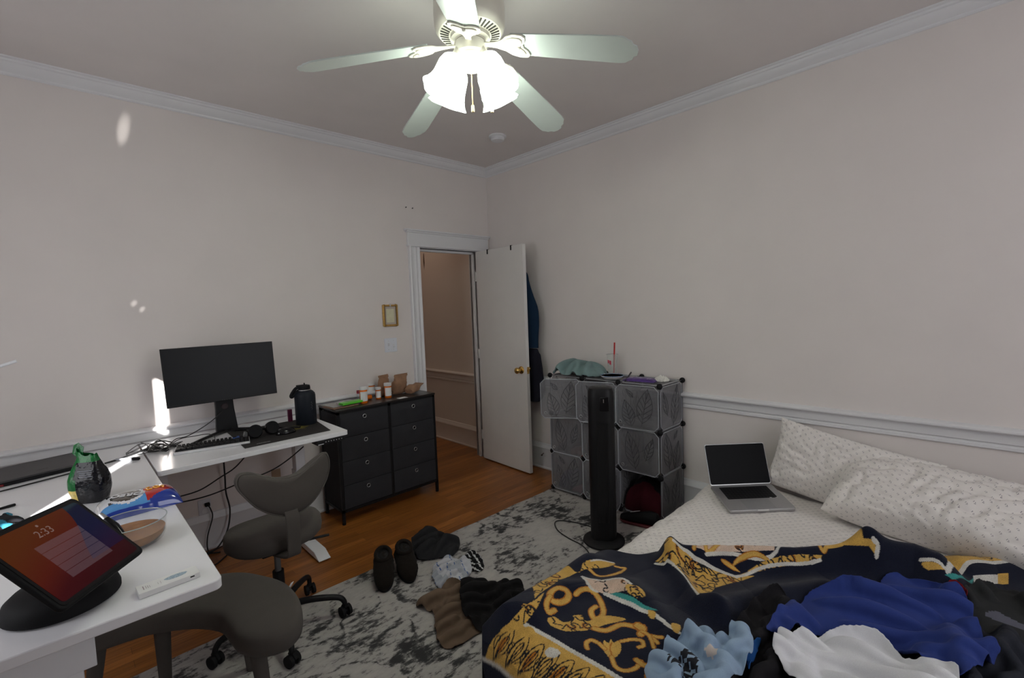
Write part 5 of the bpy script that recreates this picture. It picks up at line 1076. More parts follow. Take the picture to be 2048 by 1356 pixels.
# frame wires + connectors
fw_ = MB()
for x in (SX0, SX1):
    for z in ZK: fw_.tube([(x, YC[0], z), (x, YC[3], z)], .0028, 6)
    for y in YC: fw_.tube([(x, y, ZK[0]), (x, y, ZK[3])], .0028, 6)
for y in YC:
    for z in ZK: fw_.tube([(SX0, y, z), (SX1, y, z)], .0028, 6)
S_(fw_).build('wire_frame', WIRE, sh, smooth=50)
for x in (SX0, SX1):
    for y in YC:
        for z in ZK:
            k_ = MB(); d = -1 if x == SX0 else 1
            k_.lathe([(0, -.013), (.010, -.0125), (.018, -.007), (.020, 0), (.018, .007), (.010, .0125), (0, .013)], (x, y, z), 18, M=Matrix.Rotation(PI/2, 3, 'Y')) if 0 < ZK.index(z) < 3 or 0 < YC.index(y) < 3 else k_.ball((x, y, z), .0195, 16, 10)
            S_(k_).build('connector', BLKM, sh, smooth=60)
for i in range(3):                                    # shelves and top, backs, sides
    for z in ZK: panel('shelf_panel', (SX0, YC[i], z), (1, 0, 0), (0, -1, 0), SX1-SX0, cw, i, mt=PANT)
    for j in range(3): panel('back_panel', (SX1, YC[i], ZK[j]), (0, -1, 0), (0, 0, 1), cw, chh, i+j, mt=PANT)
for j in range(3):
    for y in YC: panel('side_panel', (SX0, y, ZK[j]), (1, 0, 0), (0, 0, 1), SX1-SX0, chh, j+(y == YC[3]), mt=PAN if y == YC[3] else PANT)
def knobp(o, ux, uy, u, v, dn):
    o, ux, uy = Vector(o), Vector(ux), Vector(uy); nn_ = Vector(dn); c_ = o+ux*u+uy*v+nn_*.004; mb = MB().tube([c_+ux*.010*math.cos(t)+uy*.010*math.sin(t) for t in np.linspace(0, 2*PI, 14, endpoint=False)], .0018, 6, closed=True)
    return mb
def door(col, row, ang, hinge, kind, label=None):
    """front door of a cube; hinge 'r' = toward the bed, 'l' = toward the doorway; ang opens toward the room"""
    w, h = cw-.012, chh-.010; ya, yb = YC[col]-.006, YC[col+1]+.006
    if hinge == 'r': o = (SX0-.010, yb, ZK[row]+.005); ux = (-math.sin(ang), math.cos(ang), 0)
    else: o = (SX0-.010, ya, ZK[row]+.005); ux = (-math.sin(ang), -math.cos(ang), 0)
    d_ = panel('door', o, ux, (0, 0, 1), w, h, kind, inset=.0)
    nn_ = Vector((-math.cos(ang), math.sin(ang)*(-1 if hinge == 'r' else 1), 0))
    S_(knobp(o, ux, (0, 0, 1), w-.035, .04, tuple(nn_))).build('ring_pull', STEEL, d_, smooth=True)
door(0, 2, .60, 'r', 0); door(1, 2, .30, 'r', 0); door(2, 2, .12, 'r', 0)
for c_, r_ in ((0, 1), (0, 0), (1, 1), (1, 0), (2, 1)): door(c_, r_, .03, 'r', c_+r_)
door(2, 0, 1.62, 'l', 1)
# clothes stored in the cubes
bx_ = [((0, 1), (.10, .09, .11), .10, 'dark grey clothes folded in the middle cube nearest the doorway'), ((0, 0), (.06, .07, .20), .13, 'blue clothes in the bottom cube nearest the doorway'), ((0, 0), (.32, .05, .09), .05, 'pink clothes in the bottom cube nearest the doorway'), ((0, 1), (.30, .09, .06), .05, 'reddish clothes in the middle cube nearest the doorway'),
       ((1, 2), (.05, .22, .24), .12, 'teal clothes in the top middle cube'), ((1, 1), (.12, .12, .14), .13, 'grey clothes in the middle cube of the shelf'), ((1, 0), (.10, .11, .13), .14, 'slate clothes in the bottom middle cube'), ((2, 1), (.16, .14, .10), .12, 'brown-grey clothes in the middle cube nearest the bed'), ((2, 2), (.20, .20, .22), .06, 'pale grey clothes in the top cube nearest the bed')]
seen = {}
for i, ((c_, r_), colr, hh, lb) in enumerate(bx_):
    k = seen.get((c_, r_), 0); seen[(c_, r_)] = k+1; both = sum(1 for q in bx_ if q[0] == (c_, r_)) > 1
    x0, x1 = SX0+.03, SX1-.03; ya, yb = YC[c_]-.03, YC[c_+1]+.03
    if both: ym = (ya+yb)/2; ya, yb = (ya, ym+.006) if k == 0 else (ym-.006, yb)
    zz = ZK[r_]+.0045; F0 = lambda x, y, zz=zz: np.full_like(np.asarray(x, float), zz)
    o = cloth('stored_clothes', [(x0, ya), ((x0+x1)/2, ya-.004), (x1, ya), (x1, (ya+yb)/2), (x1, yb), (x0, yb), (x0, (ya+yb)/2)], hh, F0, fabric('stored_cloth_%d' % i, colr), [(.012, 16, .4*i, 2.0)], seed=40+i, nth=60, ns=16, prof=(3, .5), edge=.004, shift=.004)
    tag(o, lb, 'clothes', 'clothes in the cube shelf')
# shoe in the open bottom cube
F0 = lambda x, y: np.full_like(np.asarray(x, float), ZK[0]+.0045)
o = cloth('dark_shoe_bag', [(-.32, -1.72), (-.20, -1.715), (-.05, -1.73), (-.05, -1.98), (-.18, -1.985), (-.31, -1.97)], .20, F0, [fabric('black_shoe_cloth', (.012, .010, .012)), fabric('maroon_cloth', (.06, .006, .012))], [(.010, 12, 1.0, 2)], seed=60, nth=80, ns=22, prof=(4, .45), color=lambda x, y: 1 if x < -.255 else 0, edge=.004)
tag(o, 'black and maroon bag stuffed in the open bottom cube beside the bed', 'bag')
t = thing('sneaker', 'black sneaker with a white mark lying in front of the open bottom cube', 'shoe', (-.420, -1.90, .0105), 1.75)
vs = []; n = 20
for i, (u, w_, h_) in enumerate(cr([(-.13, .028, .05), (-.11, .038, .085), (-.06, .040, .088), (0, .042, .070), (.05, .046, .055), (.10, .042, .045), (.135, .022, .030)], 4)):
    for k in range(n):
        a = 2*PI*k/n; vs.append((u, w_*math.cos(a), max(.012, .012+h_*(.5+.5*math.sin(a)))))
m_ = len(vs)//n; MB().add(vs, [(i*n+k, i*n+(k+1) % n, (i+1)*n+(k+1) % n, (i+1)*n+k) for i in range(m_-1) for k in range(n)]+[tuple(reversed(range(n))), tuple(range((m_-1)*n, m_*n))]).build('upper', BLKM, t, smooth=50)
MB().prism([(-.135, -.03), (-.10, -.041), (0, -.042), (.06, -.048), (.11, -.042), (.14, -.015), (.14, .015), (.11, .042), (.06, .048), (0, .044), (-.10, .041), (-.135, .03)], 0, .016).build('sole', mat('maroon_sole', (.10, .008, .012), .6, noise=(20, .1)), t, bevel=.003)
MB().prism([(-.01, .0), (.03, .006), (.055, .016), (.03, .012)], .0, .003, M=Matrix.Translation((.01, .0, .087)) @ Matrix.Rotation(.25, 4, 'Y')).build('side_mark', PAPER, t)
# on top of the shelf
TOPZ = ZK[3]+.0045; FT = lambda x, y: np.full_like(np.asarray(x, float), TOPZ)
simcloth('towel', [(-.08, -.99), (-.22, -1.01), (-.33, -1.09), (-.345, -1.24), (-.32, -1.38), (-.27, -1.47), (-.16, -1.46), (-.08, -1.42), (-.045, -1.28), (-.045, -1.12)], .085, FT, [fabric('sage_terry', (.17, .25, .25), 350, .95, .3)], 'crumpled sage green towel heaped on the left of the cube shelf', 'towel', seed=5, thick=.006, grow=.34, amp=.012, stiff=1.0, h=.009, wr=6)
tg = thing('drinking_tumbler', 'clear tumbler with a red mark, holding a tall red straw, on the cube shelf', 'tumbler', (-.125, -1.505, TOPZ+.0005))
MB().lathe([(0, .001), (.030, .001), (.033, .006), (.036, .10), (.040, .158), (.046, .160), (.046, .164), (.038, .164), (.034, .10), (.031, .008), (0, .006)], n=32).build('cup', mat('tumbler_plastic', (.60, .64, .60), .12, alpha=.22, noise=(8, .05)), tg, smooth=45)
MB().bb((-.0385, -.014, .088), (-.0365, -.002, .118)).build('red_mark', mat('red_mark', (.50, .03, .07), .5), tg)
MB().bb((-.037, .004, .098), (-.035, .016, .122)).build('red_mark', MC['red_mark'], tg)
s0, s1 = at(1238, 745, x=-.125), at(1229, 685, x=-.135)
tag(MB().tube([(-.118, -1.512, TOPZ+.008), tuple(s1)], .0058, 12).build('straw', mat('red_straw', (.45, .012, .010), .35, noise=(20, .05)), smooth=45, org=(-.118, -1.512, TOPZ+.008)), 'tall red straw in the clear tumbler', 'straw')
pl = thing('paper_plate', 'white paper plate with blue patterned rim in the middle of the cube shelf top', 'plate', (-.250, -1.585, TOPZ+.0005))
pm2, nt, b = newmat('plate_print'); vv = coords(nt); ck_ = tex(nt, 'Voronoi', vv, Scale=55.0); nt.links.new(ramp(nt, ck_.outputs['Distance'], [(.35, (.68, .70, .74)), (.45, (.07, .16, .42)), (.6, (.20, .40, .62)), (.7, (.68, .70, .74))]), b.inputs['Base Color']); b.inputs['Roughness'].default_value = .6
mb = MB(); mb.lathe([(0, .0), (.050, .0), (.062, .004), (.085, .024)], n=48, mi=0); mb.lathe([(.085, .024), (.083, .0265), (.060, .0065), (.048, .0025), (0, .0025)], n=48, mi=1); mb.build('plate', [PAPER, pm2], pl, smooth=40, fix=False)
o = MB().tube([tuple(at(1250, 762, z=TOPZ+.004)), tuple(at(1262, 745, z=TOPZ+.030))], [.004, .006], 8).build('dark_fork', BLK, smooth=50); tag(o, 'black plastic fork handle leaning beside the blue-rimmed plate', 'fork')
wp = thing('wipes_packet', 'flat purple plastic packet with white print on the right of the cube shelf', 'packet', (-.215, -1.800, TOPZ+.0005), math.radians(-82))
vs = []; nx, ny = 36, 18
for i in range(nx+1):
    for j in range(ny+1): x = -.115+.23*i/nx; y = -.055+.11*j/ny; vs.append((x, y, .0015+.018*max(0, 1-abs(x/.115)**4)**.5*max(0, 1-abs(y/.055)**3)**.5+.002*float(pn(x*60, y*60, 3))*(1 if 0 < i < nx and 0 < j < ny else 0)))
n1 = len(vs); vs += [(x, y, 0) for x, y, z in vs]; fs = [(i*(ny+1)+j, (i+1)*(ny+1)+j, (i+1)*(ny+1)+j+1, i*(ny+1)+j+1) for i in range(nx) for j in range(ny)]; fs += [tuple(n1+k for k in reversed(f)) for f in fs]
for i in range(nx): fs += [(i*(ny+1), n1+i*(ny+1), n1+(i+1)*(ny+1), (i+1)*(ny+1)), (i*(ny+1)+ny, (i+1)*(ny+1)+ny, n1+(i+1)*(ny+1)+ny, n1+i*(ny+1)+ny)]
for j in range(ny): fs += [(j, j+1, n1+j+1, n1+j), (nx*(ny+1)+j, n1+nx*(ny+1)+j, n1+nx*(ny+1)+j+1, nx*(ny+1)+j+1)]
MB().add(vs, fs).build('wrapper', mat('purple_film', (.055, .015, .16), .3, noise=(40, .2)), wp, smooth=50)
for i, (x, y, w_, h_) in enumerate(((-.07, -.005, .03, .022), (-.01, .004, .03, .006), (-.01, -.012, .04, .005), (.06, -.02, .008, .035), (.075, -.02, .008, .035))): MB().box((x, y, .0195), (w_, h_, .0008)).build('printed_block', mat('pale_print', (.42, .36, .52), .5), wp)
o = cloth('tissues', [(-.14, -1.865), (-.18, -1.88), (-.20, -1.93), (-.17, -1.965), (-.12, -1.96), (-.10, -1.91)], .022, FT, mat('tissue_paper', (.68, .67, .62), .8, noise=(60, .1)), [(.016, 28, .3, 1.2), (.01, 45, 1.6, 1.2)], seed=13, nth=80, ns=22, edge=.01); tag(o, 'small heap of crumpled white tissue at the right end of the cube shelf', 'tissue')

# ------------------------------------------------------------------ tower heater
tw = thing('tower_heater', 'tall black tower fan heater on a round base between the shelf and the bed', 'tower heater', (-.770, -1.850, .0105))
MB().lathe([(0, 0), (.125, 0), (.130, .006), (.128, .014), (.105, .028), (.07, .036), (0, .038)], n=48).build('base', BLK, tw, smooth=40)
def ovalring(z, a_, b_, n=36, e=.7): return [(a_*abs(math.cos(t))**e*np.sign(math.cos(t)), b_*abs(math.sin(t))**e*np.sign(math.sin(t)), z) for t in np.linspace(0, 2*PI, n, endpoint=False)]
facing = math.atan2(CAM[1]+1.85, CAM[0]+.77)
R = Matrix.Rotation(facing, 4, 'Z'); vs = []; n = 36
for z, a_, b_ in ((.034, .070, .076), (.08, .073, .080), (.90, .073, .080), (.955, .070, .078), (.975, .062, .070), (.982, .045, .05)): vs += [R @ Vector(p) for p in ovalring(z, a_, b_)]
MB().add(vs, [(i*n+k, i*n+(k+1) % n, (i+1)*n+(k+1) % n, (i+1)*n+k) for i in range(5) for k in range(n)]+[tuple(reversed(range(n))), tuple(range(5*n, 6*n))]).build('housing', BLK, tw, smooth=45)
gr_ = MB()
for i in range(15): y = -.028+.066*i/14; gr_.box(R @ Vector((.072+.002*math.cos(y*30), y, .46)), (.004, .0022, .62), R.to_3x3())
gr_.build('front_grille', mat('grille_dark', (.004, .004, .005), .6), tw)
MB().box(R @ Vector((.0715, .02, .885)), (.006, .055, .085), R.to_3x3() @ Matrix.Rotation(-.0, 3, 'Y')).build('control_window', BLKG, tw, bevel=.003)
MB().box(R @ Vector((.0750, .016, .905)), (.0015, .004, .022), R.to_3x3()).build('indicator', STEEL, tw)
text_mesh('printed_name', 'DREO', .012, mat('heater_print', (.30, .30, .30), .5), R @ Matrix.Translation((.0760, .048, .895)) @ Matrix(((0, 0, 1, 0), (1, 0, 0, 0), (0, 1, 0, 0), (0, 0, 0, 1))), tw, depth=.0002) if False else None
for i in range(4): MB().cyl(R @ Vector((.005, -.03+.02*i, .9818)), R @ Vector((.005, -.03+.02*i, .9828)), .005, n=12).build('button', GREYP, tw)
cable('heater_cord', [tuple(at(1192, 1058, z=.014)), tuple(at(1165, 1048, z=.014)), tuple(at(1125, 1041, z=.014)), tuple(at(1110, 1045, z=.014)), tuple(at(1115, 1060, z=.014)), tuple(at(1135, 1075, z=.014)), tuple(at(1160, 1088, z=.014)), tuple(at(1172, 1098, z=.014)), tuple(at(1180, 1110, z=.014))], .0038, 'black power cord looping on the rug beside the tower heater')

# ------------------------------------------------------------------ bed
BX0, BX1, BY0, BY1, BZ = -2.00, -.03, -3.98, -2.235, .345
def insid(x, y): return np.minimum(np.minimum(x-BX0, BX1-x), np.minimum(y-BY0, BY1-y))
def bedz(x, y):
    x = np.asarray(x, float); y = np.asarray(y, float); d = insid(x, y)
    top = BZ-.11*np.clip(1-d/.16, 0, 1)**2.4
    out = .235+d*7.0
    z = np.where(d > 0, top, out)
    z = z+.055*np.exp(-(((x+.26)/.20)**2+((y+2.48)/.16)**2))*(d > -.02)*np.clip(d*14, 0, 1)
    return np.maximum(z, .012)
mt = thing('mattress', 'low mattress on the rug against the right-hand wall', 'mattress', ((BX0+BX1)/2, (BY0+BY1)/2, .0105))
mx0, my0 = (BX0+BX1)/2, (BY0+BY1)/2
MB().prism(rpoly(BX0+.02-mx0, BY0+.02-my0, BX1-.02-mx0, BY1-.02-my0, .08), 0, .205).build('core', fabric('mattress_ticking', (.55, .54, .52), 400), mt, bevel=.03)
def grid_surface(name, P3, nx, ny, mats, uv=None, col=None, under=None, org=(0, 0, 0)):
    """P3: (nx, ny, 3) points; optional closed underside offset along z"""
    V = P3.reshape(-1, 3); N = len(V); idx = np.arange(nx*ny).reshape(nx, ny)
    Q = np.stack([idx[:-1, :-1], idx[1:, :-1], idx[1:, 1:], idx[:-1, 1:]], -1).reshape(-1, 4)
    me = bpy.data.meshes.new(name); me.vertices.add(N); me.vertices.foreach_set('co', (V-np.array(org)).astype(np.float32).ravel())
    me.loops.add(Q.size); me.loops.foreach_set('vertex_index', Q.astype(np.int32).ravel()); me.polygons.add(len(Q)); me.polygons.foreach_set('loop_start', np.arange(0, Q.size, 4, dtype=np.int32))
    me.update(); me.validate(clean_customdata=False)
    for m_ in mats: me.materials.append(m_)
    me.polygons.foreach_set('use_smooth', np.ones(len(Q), bool))
    if uv is not None:
        l = me.uv_layers.new(name='UVMap'); l.data.foreach_set('uv', uv.reshape(-1, 2)[Q.ravel()].astype(np.float32).ravel())
    if col is not None:
        a = me.color_attributes.new('print', 'FLOAT_COLOR', 'POINT'); a.data.foreach_set('color', np.concatenate([col, np.ones((N, 1))], 1).astype(np.float32).ravel())
    o = bpy.data.objects.new(name, me); COL.objects.link(o); o.location = org
    md = o.modifiers.new('thickness', 'SOLIDIFY'); md.thickness = .003 if under is None else under; md.offset = 1
    return o
# fitted sheet
nx, ny = 330, 220; ux = np.linspace(BX0-.01, BX1+.008, nx); U_ = np.linspace(0, 1, ny); side = .20
yy = np.concatenate([np.linspace(BY0, BY1-.002, ny-30), BY1+np.linspace(0, .012, 30)])
X, Y = np.meshgrid(ux, yy, indexing='ij'); Zs = bedz(X, np.minimum(Y, BY1-.002))
tdown = np.clip((np.arange(ny)-(ny-30))/29.0, 0, 1)[None, :]
Zs = np.where(tdown > 0, .235-.185*tdown+.0*X, Zs)
cre = folds(X, Y, [(.012, 6, .45, 5), (.008, 12, .7, 4), (.007, 9, -.5, 4)], 91)
edge_w = np.exp(-((BY1-Y)/.22)**2); Zs = Zs+cre*(0.35+1.0*edge_w)*(tdown == 0)+.004*(tdown == 0)
Y = Y+tdown*(.010+.010*np.sin(X*23+2*pn(X*3, X*0, 4)))-.0*X
sheet = grid_surface('bed_sheet', np.stack([X, Y, Zs], -1), nx, ny, [SHEET], uv=np.stack([X, Y+0*X-(.25*tdown)], -1)*1.38, under=.0015, org=(mx0, my0, BZ))
tag(sheet, 'white fitted sheet with tiny dark sprigs stretched over the mattress', 'sheet')

# pillows
def pillow(name, M, L, Wd, Tk, label, seed, wr=.012, puff=.5):
    nu, nv = 120, 90; u = np.sin(np.linspace(-PI/2, PI/2, nu)); v = np.sin(np.linspace(-PI/2, PI/2, nv)); Ug, Vg = np.meshgrid(u, v, indexing='ij')
    ex = (1-np.abs(Ug)**3.2).clip(0)**puff*(1-np.abs(Vg)**3.0).clip(0)**puff
    px = Ug*L/2*(1-.055*(1-np.abs(Vg)**2)*np.abs(Ug)**6); py = Vg*Wd/2*(1-.07*(1-np.abs(Ug)**2)*np.abs(Vg)**6)
    w_ = folds(px*1.0, py*1.0, [(wr, 9, .25, 3.5), (wr*.8, 13, 1.2, 3), (wr*.5, 22, -.4, 3)], seed)*ex**.5
    w_ += wr*1.2*np.abs(pn(px*7, py*22, seed+3))*(np.abs(Vg)**4)*(1-np.abs(Vg)**12)
    V = []; F_ = []; uvs = []
    for sg in (1, -1):
        z = sg*(Tk/2*ex+(w_ if sg > 0 else 0)); P = np.stack([px, py, z], -1).reshape(-1, 3); o0 = len(V); V += P.tolist(); zs = Tk/2*ex
        au = np.concatenate([np.zeros((1, nv)), np.cumsum(np.hypot(np.diff(px, axis=0), np.diff(zs, axis=0)), 0)]); av = np.concatenate([np.zeros((nu, 1)), np.cumsum(np.hypot(np.diff(py, axis=1), np.diff(zs, axis=1)), 1)], 1)
        uvs += np.stack([au-au[nu//2:nu//2+1]+(0 if sg > 0 else 2), av-av[:, nv//2:nv//2+1]], -1).reshape(-1, 2).tolist()
        for i in range(nu-1):
            for j in range(nv-1):
                q = (o0+i*nv+j, o0+(i+1)*nv+j, o0+(i+1)*nv+j+1, o0+i*nv+j+1); F_.append(q if sg > 0 else q[::-1])
    me = bpy.data.meshes.new(name); me.from_pydata([tuple(p) for p in V], [], F_); me.materials.append(SHEET); l = me.uv_layers.new(name='UVMap')
    lv = np.empty(len(me.loops), np.int32); me.loops.foreach_get('vertex_index', lv); l.data.foreach_set('uv', (np.array(uvs)[lv]*1.38).astype(np.float32).ravel())
    import bmesh
    bm = bmesh.new(); bm.from_mesh(me); bmesh.ops.remove_doubles(bm, verts=bm.verts, dist=2e-5); bm.to_mesh(me); bm.free()
    for p in me.polygons: p.use_smooth = True
    o = bpy.data.objects.new(name, me); COL.objects.link(o); o.matrix_world = M; return tag(o, label, 'pillow', None)
def frame3(ex, ey, loc):
    ex = Vector(ex).normalized(); ez = ex.cross(Vector(ey)).normalized(); ey = ez.cross(ex); M = Matrix((ex, ey, ez)).transposed().to_4x4(); M.translation = loc; return M
pillow('pillow', frame3((-.03, -1, -.175), (.24, -.10, .96), (-.135, -2.985, .53)), .74, .40, .13, 'sprigged white pillow leaning upright against the wall behind the open laptop', 71, .010)
pillow('pillow', frame3((-.11, -1, -.03), (.90, -.16, .42), tuple(at(1890, 1012, z=.50)-np.array([.045, -.01, .0]))), .84, .44, .25, 'large rumpled sprigged pillow at the right, in front of the upright one', 77, .017, .42)

# open laptop on the sheet
bl_, br_, fl_ = np.array(at(1420.5, 972, z=.415)), np.array(at(1540, 967, z=.415)), np.array(at(1478, 1024, z=.372))
ex = Vector(br_-bl_).normalized(); ey = Vector(bl_-fl_); ey = (ey-ex*ey.dot(ex)).normalized()
ML = frame3(ex, ey, Vector(fl_)+Vector(bl_)*0); LW, LD = .356, .246
ML.translation = Vector(bl_)-ey*LD*1.0
nb = thing('open_laptop', 'open silver laptop with a black screen standing on the bed sheet', 'laptop', M=ML)
MB().prism(rpoly(0, 0, LW, LD, .012), -.015, 0).build('base', ALU, nb, bevel=.002)
MB().prism(rpoly(.040, .105, LW-.040, LD-.022, .004), .0001, .0006).build('keyboard_well', BLKM, nb)
kk = MB()
for r_ in range(6):
    for c_ in range(14): x0_ = .043+c_*.0194; y0_ = .108+r_*.0188; kk.bb((x0_, y0_, .0006), (x0_+.0165, y0_+.016, .0013))
kk.build('keycaps', BLK, nb); MB().bb((.100, .010, .0001), (LW-.100, .098, .0004)).build('trackpad', mat('trackpad', (.40, .40, .41), .3, .7, noise=(40, .02)), nb)
for x in (.272, .304): MB().bb((x, .001+.104, .0003), (x+.012, .001+.110, .0008)).build('palm_sticker', PAPER, nb)
MB().bb((LW/2-.03, -.0005, -.006), (LW/2+.03, .0015, .0)).build('finger_notch', PAPER, nb)
# lid: top corners from the photograph, hinge at the base's back edge
MLi = ML.inverted(); lidh = .235
best = min((abs((ML @ Vector((LW*.5, LD-lidh*math.cos(t), lidh*math.sin(t)+.002))-Vector(CAM)).normalized().dot(Vector(ray(1465, 881)).normalized())-1), t) for t in np.linspace(1.2, 2.6, 141))
tl = best[1]; LM = Matrix.Translation((0, LD-.004, .002)) @ Matrix.Rotation(PI-tl, 4, 'X')
MB().prism(rpoly(0, .0, LW, lidh, .012), -.005, .0, M=LM).build('lid', ALU, nb, bevel=.0015)
MB().prism(rpoly(.003, .006, LW-.003, lidh-.003, .010), .0002, .0012, M=LM).build('screen', mat('laptop_screen_off', (.003, .003, .004), .35, noise=(5, .05), spec=.06), nb)

# plush blanket: height field shaped by ridges
def seg_d(X, Y, pl):
    d = np.full(np.shape(X), 9.0)
    for (x0, y0), (x1, y1) in zip(pl[:-1], pl[1:]):
        vx, vy = x1-x0, y1-y0; t = np.clip(((X-x0)*vx+(Y-y0)*vy)/(vx*vx+vy*vy+1e-12), 0, 1); d = np.minimum(d, np.hypot(X-x0-t*vx, Y-y0-t*vy))
    return d
A2 = lambda px, py, z: tuple(at(px, py, z=z)[:2])
RID = [([A2(1345, 1088, .45), A2(1400, 1094, .45), A2(1480, 1092, .45), A2(1600, 1086, .47), A2(1720, 1082, .48)], .085, .055),
       ([A2(1760, 1082, .50), A2(1830, 1080, .52), A2(1872, 1105, .50)], .135, .085),
       ([A2(1930, 1112, .43), A2(2048, 1114, .43), A2(2200, 1130, .43)], .050, .07),
       ([A2(1335, 1085, .44), A2(1360, 1130, .43), A2(1395, 1185, .42), A2(1440, 1215, .41)], .035, .035),
       ([A2(1440, 1190, .44), A2(1540, 1150, .46), A2(1650, 1130, .48), A2(1760, 1160, .47)], .045, .06),
       ([A2(975, 1330, .36), A2(1000, 1240, .36), A2(1050, 1165, .38), A2(1110, 1124, .38), A2(1170, 1116, .38)], .045, .075),
       ([A2(1060, 1215, .40), A2(1130, 1160, .41), A2(1220, 1160, .40), A2(1270, 1195, .40)], .028, .05),
       ([A2(1260, 1165, .40), A2(1300, 1190, .41), A2(1350, 1240, .44), A2(1420, 1260, .44)], .030, .06)]
def blH(x, y):
    x = np.asarray(x, float); y = np.asarray(y, float)
    d = np.minimum(np.minimum(x-(BX0-.10), 9), (BY1+.035)-y)      # overhang at foot and far side
    body = .368-.09*np.clip(1-d/.16, 0, 1)**2.6
    z = np.where(d > 0, body, .285+d*3.4)
    for pl, h, w_ in RID: z = z+h*np.exp(-(seg_d(x, y, pl)/w_)**2)*np.clip(d*9+.3, 0, 1)
    z = z+.6*(.016*pn(x*2.6, y*2.6, 5)+folds(x, y, [(.010, 4.0, .5, 2.5), (.005, 8, -.6, 2.5)], 15))*np.clip(d*8+.5, .2, 1)
    return np.maximum(z, .016)
def hit(px, py, H=blH, off=0.0):
    d = ray(px, py); t = np.arange(.35, 6, .004); P = CAM[None, :]+t[:, None]*d[None, :]; below = P[:, 2] < H(P[:, 0], P[:, 1])+off
    i = int(np.argmax(below)) if below.any() else len(t)-1; return (float(P[i, 0]), float(P[i, 1]))
Ff = [(-2.11, -2.25), (-2.04, -2.18), (-1.93, -2.155), (-1.78, -2.15)]+[A2(1075, 1125, .33), A2(1110, 1112, .33), A2(1150, 1104, .33), A2(1190, 1100, .34), A2(1230, 1104, .35), A2(1275, 1108, .36), A2(1320, 1098, .37), A2(1345, 1076, .44), A2(1400, 1080, .44), A2(1480, 1080, .45), A2(1600, 1072, .46), A2(1720, 1066, .48), A2(1830, 1062, .50), A2(1880, 1080, .45), A2(1905, 1094, .41), A2(1960, 1088, .41), A2(2048, 1092, .41), A2(2150, 1108, .41)]
nu, nv = 900, 620
Fc = resample(cr(Ff, 8), nu, closed=False); tU = np.linspace(0, 1, nu); Nx = -2.42+(2.42-.62)*tU; Ny = np.full(nu, -4.02)
tv = np.linspace(0, 1, nv)**1.35
Xb = Fc[:, 0][:, None]*(1-tv)+Nx[:, None]*tv; Yb = Fc[:, 1][:, None]*(1-tv)+Ny[:, None]*tv
bow = np.exp(-tU/.10)[:, None]*np.sin(PI*np.clip(tv*1.6, 0, 1))[None, :]; Xb = Xb-.10*bow
Zb = blH(Xb, Yb); endr = np.clip(tv/.012, 0, 1)[None, :]; sh_low = bedz(Xb, Yb)+.012
Zb = sh_low*(1-endr**.5)+np.maximum(Zb, sh_low)*endr**.5
# printed pattern, laid out on the cloth itself
NAVY, GOLD, DGOLD, WHT, PNK, TEAL, INK = (.0055, .0075, .020), (.60, .36, .085), (.42, .15, .015), (.60, .58, .54), (.62, .46, .36), (.045, .28, .26), (.012, .013, .018)
def unroll(x, y, z):
    x, y, z = np.asarray(x, float), np.asarray(y, float), np.asarray(z, float); dr = np.clip(.375-z, 0, 1)
    wx = np.clip((BX0+.14-x)/.18, 0, 1); wy = np.clip((y-(BY1-.16))/.14, 0, 1)*(1-wx); return x-dr*wx, y+dr*wy
FX_, FY_ = (q.ravel() for q in unroll(Xb, Yb, Zb)); COLR = np.tile(np.array(NAVY), (len(FX_), 1)); mot = pn(FX_*30, FY_*30, 8)
def hitu(px, py):
    x, y = hit(px, py); a_, b_ = unroll(x, y, float(blH(x, y))); return (float(a_), float(b_))
def wpts(pts, sc, ox, oy): return [hitu(x/sc+ox, y/sc+oy) for x, y in pts]
def paint(mask, idx, c_, var=.12): COLR[idx[mask]] = np.array(c_)*(1+var*mot[idx[mask]])[:, None]
def bbox(P, m_):
    P = np.array(P); return np.nonzero((FX_ > P[:, 0].min()-m_) & (FX_ < P[:, 0].max()+m_) & (FY_ > P[:, 1].min()-m_) & (FY_ < P[:, 1].max()+m_))[0]
def stroke(P, w_, c_, closed=False, taper=False, mask=None):
    P = cr(P, 6, closed); P = np.vstack([P, P[:1]]) if closed else P; I = bbox(P, w_)
    if mask is not None: I = I[mask[I]]
    if not len(I): return
    x, y = FX_[I], FY_[I]; best = np.full(len(I), 9.); N = len(P)-1
    for k in range(N):
        (x0, y0), (x1, y1) = P[k], P[k+1]; vx, vy = x1-x0, y1-y0; t = np.clip(((x-x0)*vx+(y-y0)*vy)/(vx*vx+vy*vy+1e-12), 0, 1); dd = np.hypot(x-x0-t*vx, y-y0-t*vy)
        f = 1.0 if not taper else max(.25, math.sin(PI*min(.98, (k+.5)/N)**.8))
        best = np.minimum(best, dd/f)
    paint(best < w_/2, I, c_)
def inpoly(P, I):
    P = np.array(P); x, y = FX_[I], FY_[I]; r_ = np.zeros(len(I), bool); j = len(P)-1
    for i in range(len(P)):
        xi, yi, xj, yj = *P[i], *P[j]; c_ = ((yi > y) != (yj > y)) & (x < (xj-xi)*(y-yi)/(yj-yi+1e-15)+xi); r_ ^= c_; j = i
    return r_
def fill(P, c_, smooth=True):
    P = cr(P, 5, True) if smooth else np.array(P); I = bbox(P, .01); m_ = inpoly(P, I); paint(m_, I, c_); M_ = np.zeros(len(FX_), bool); M_[I[m_]] = True; return M_
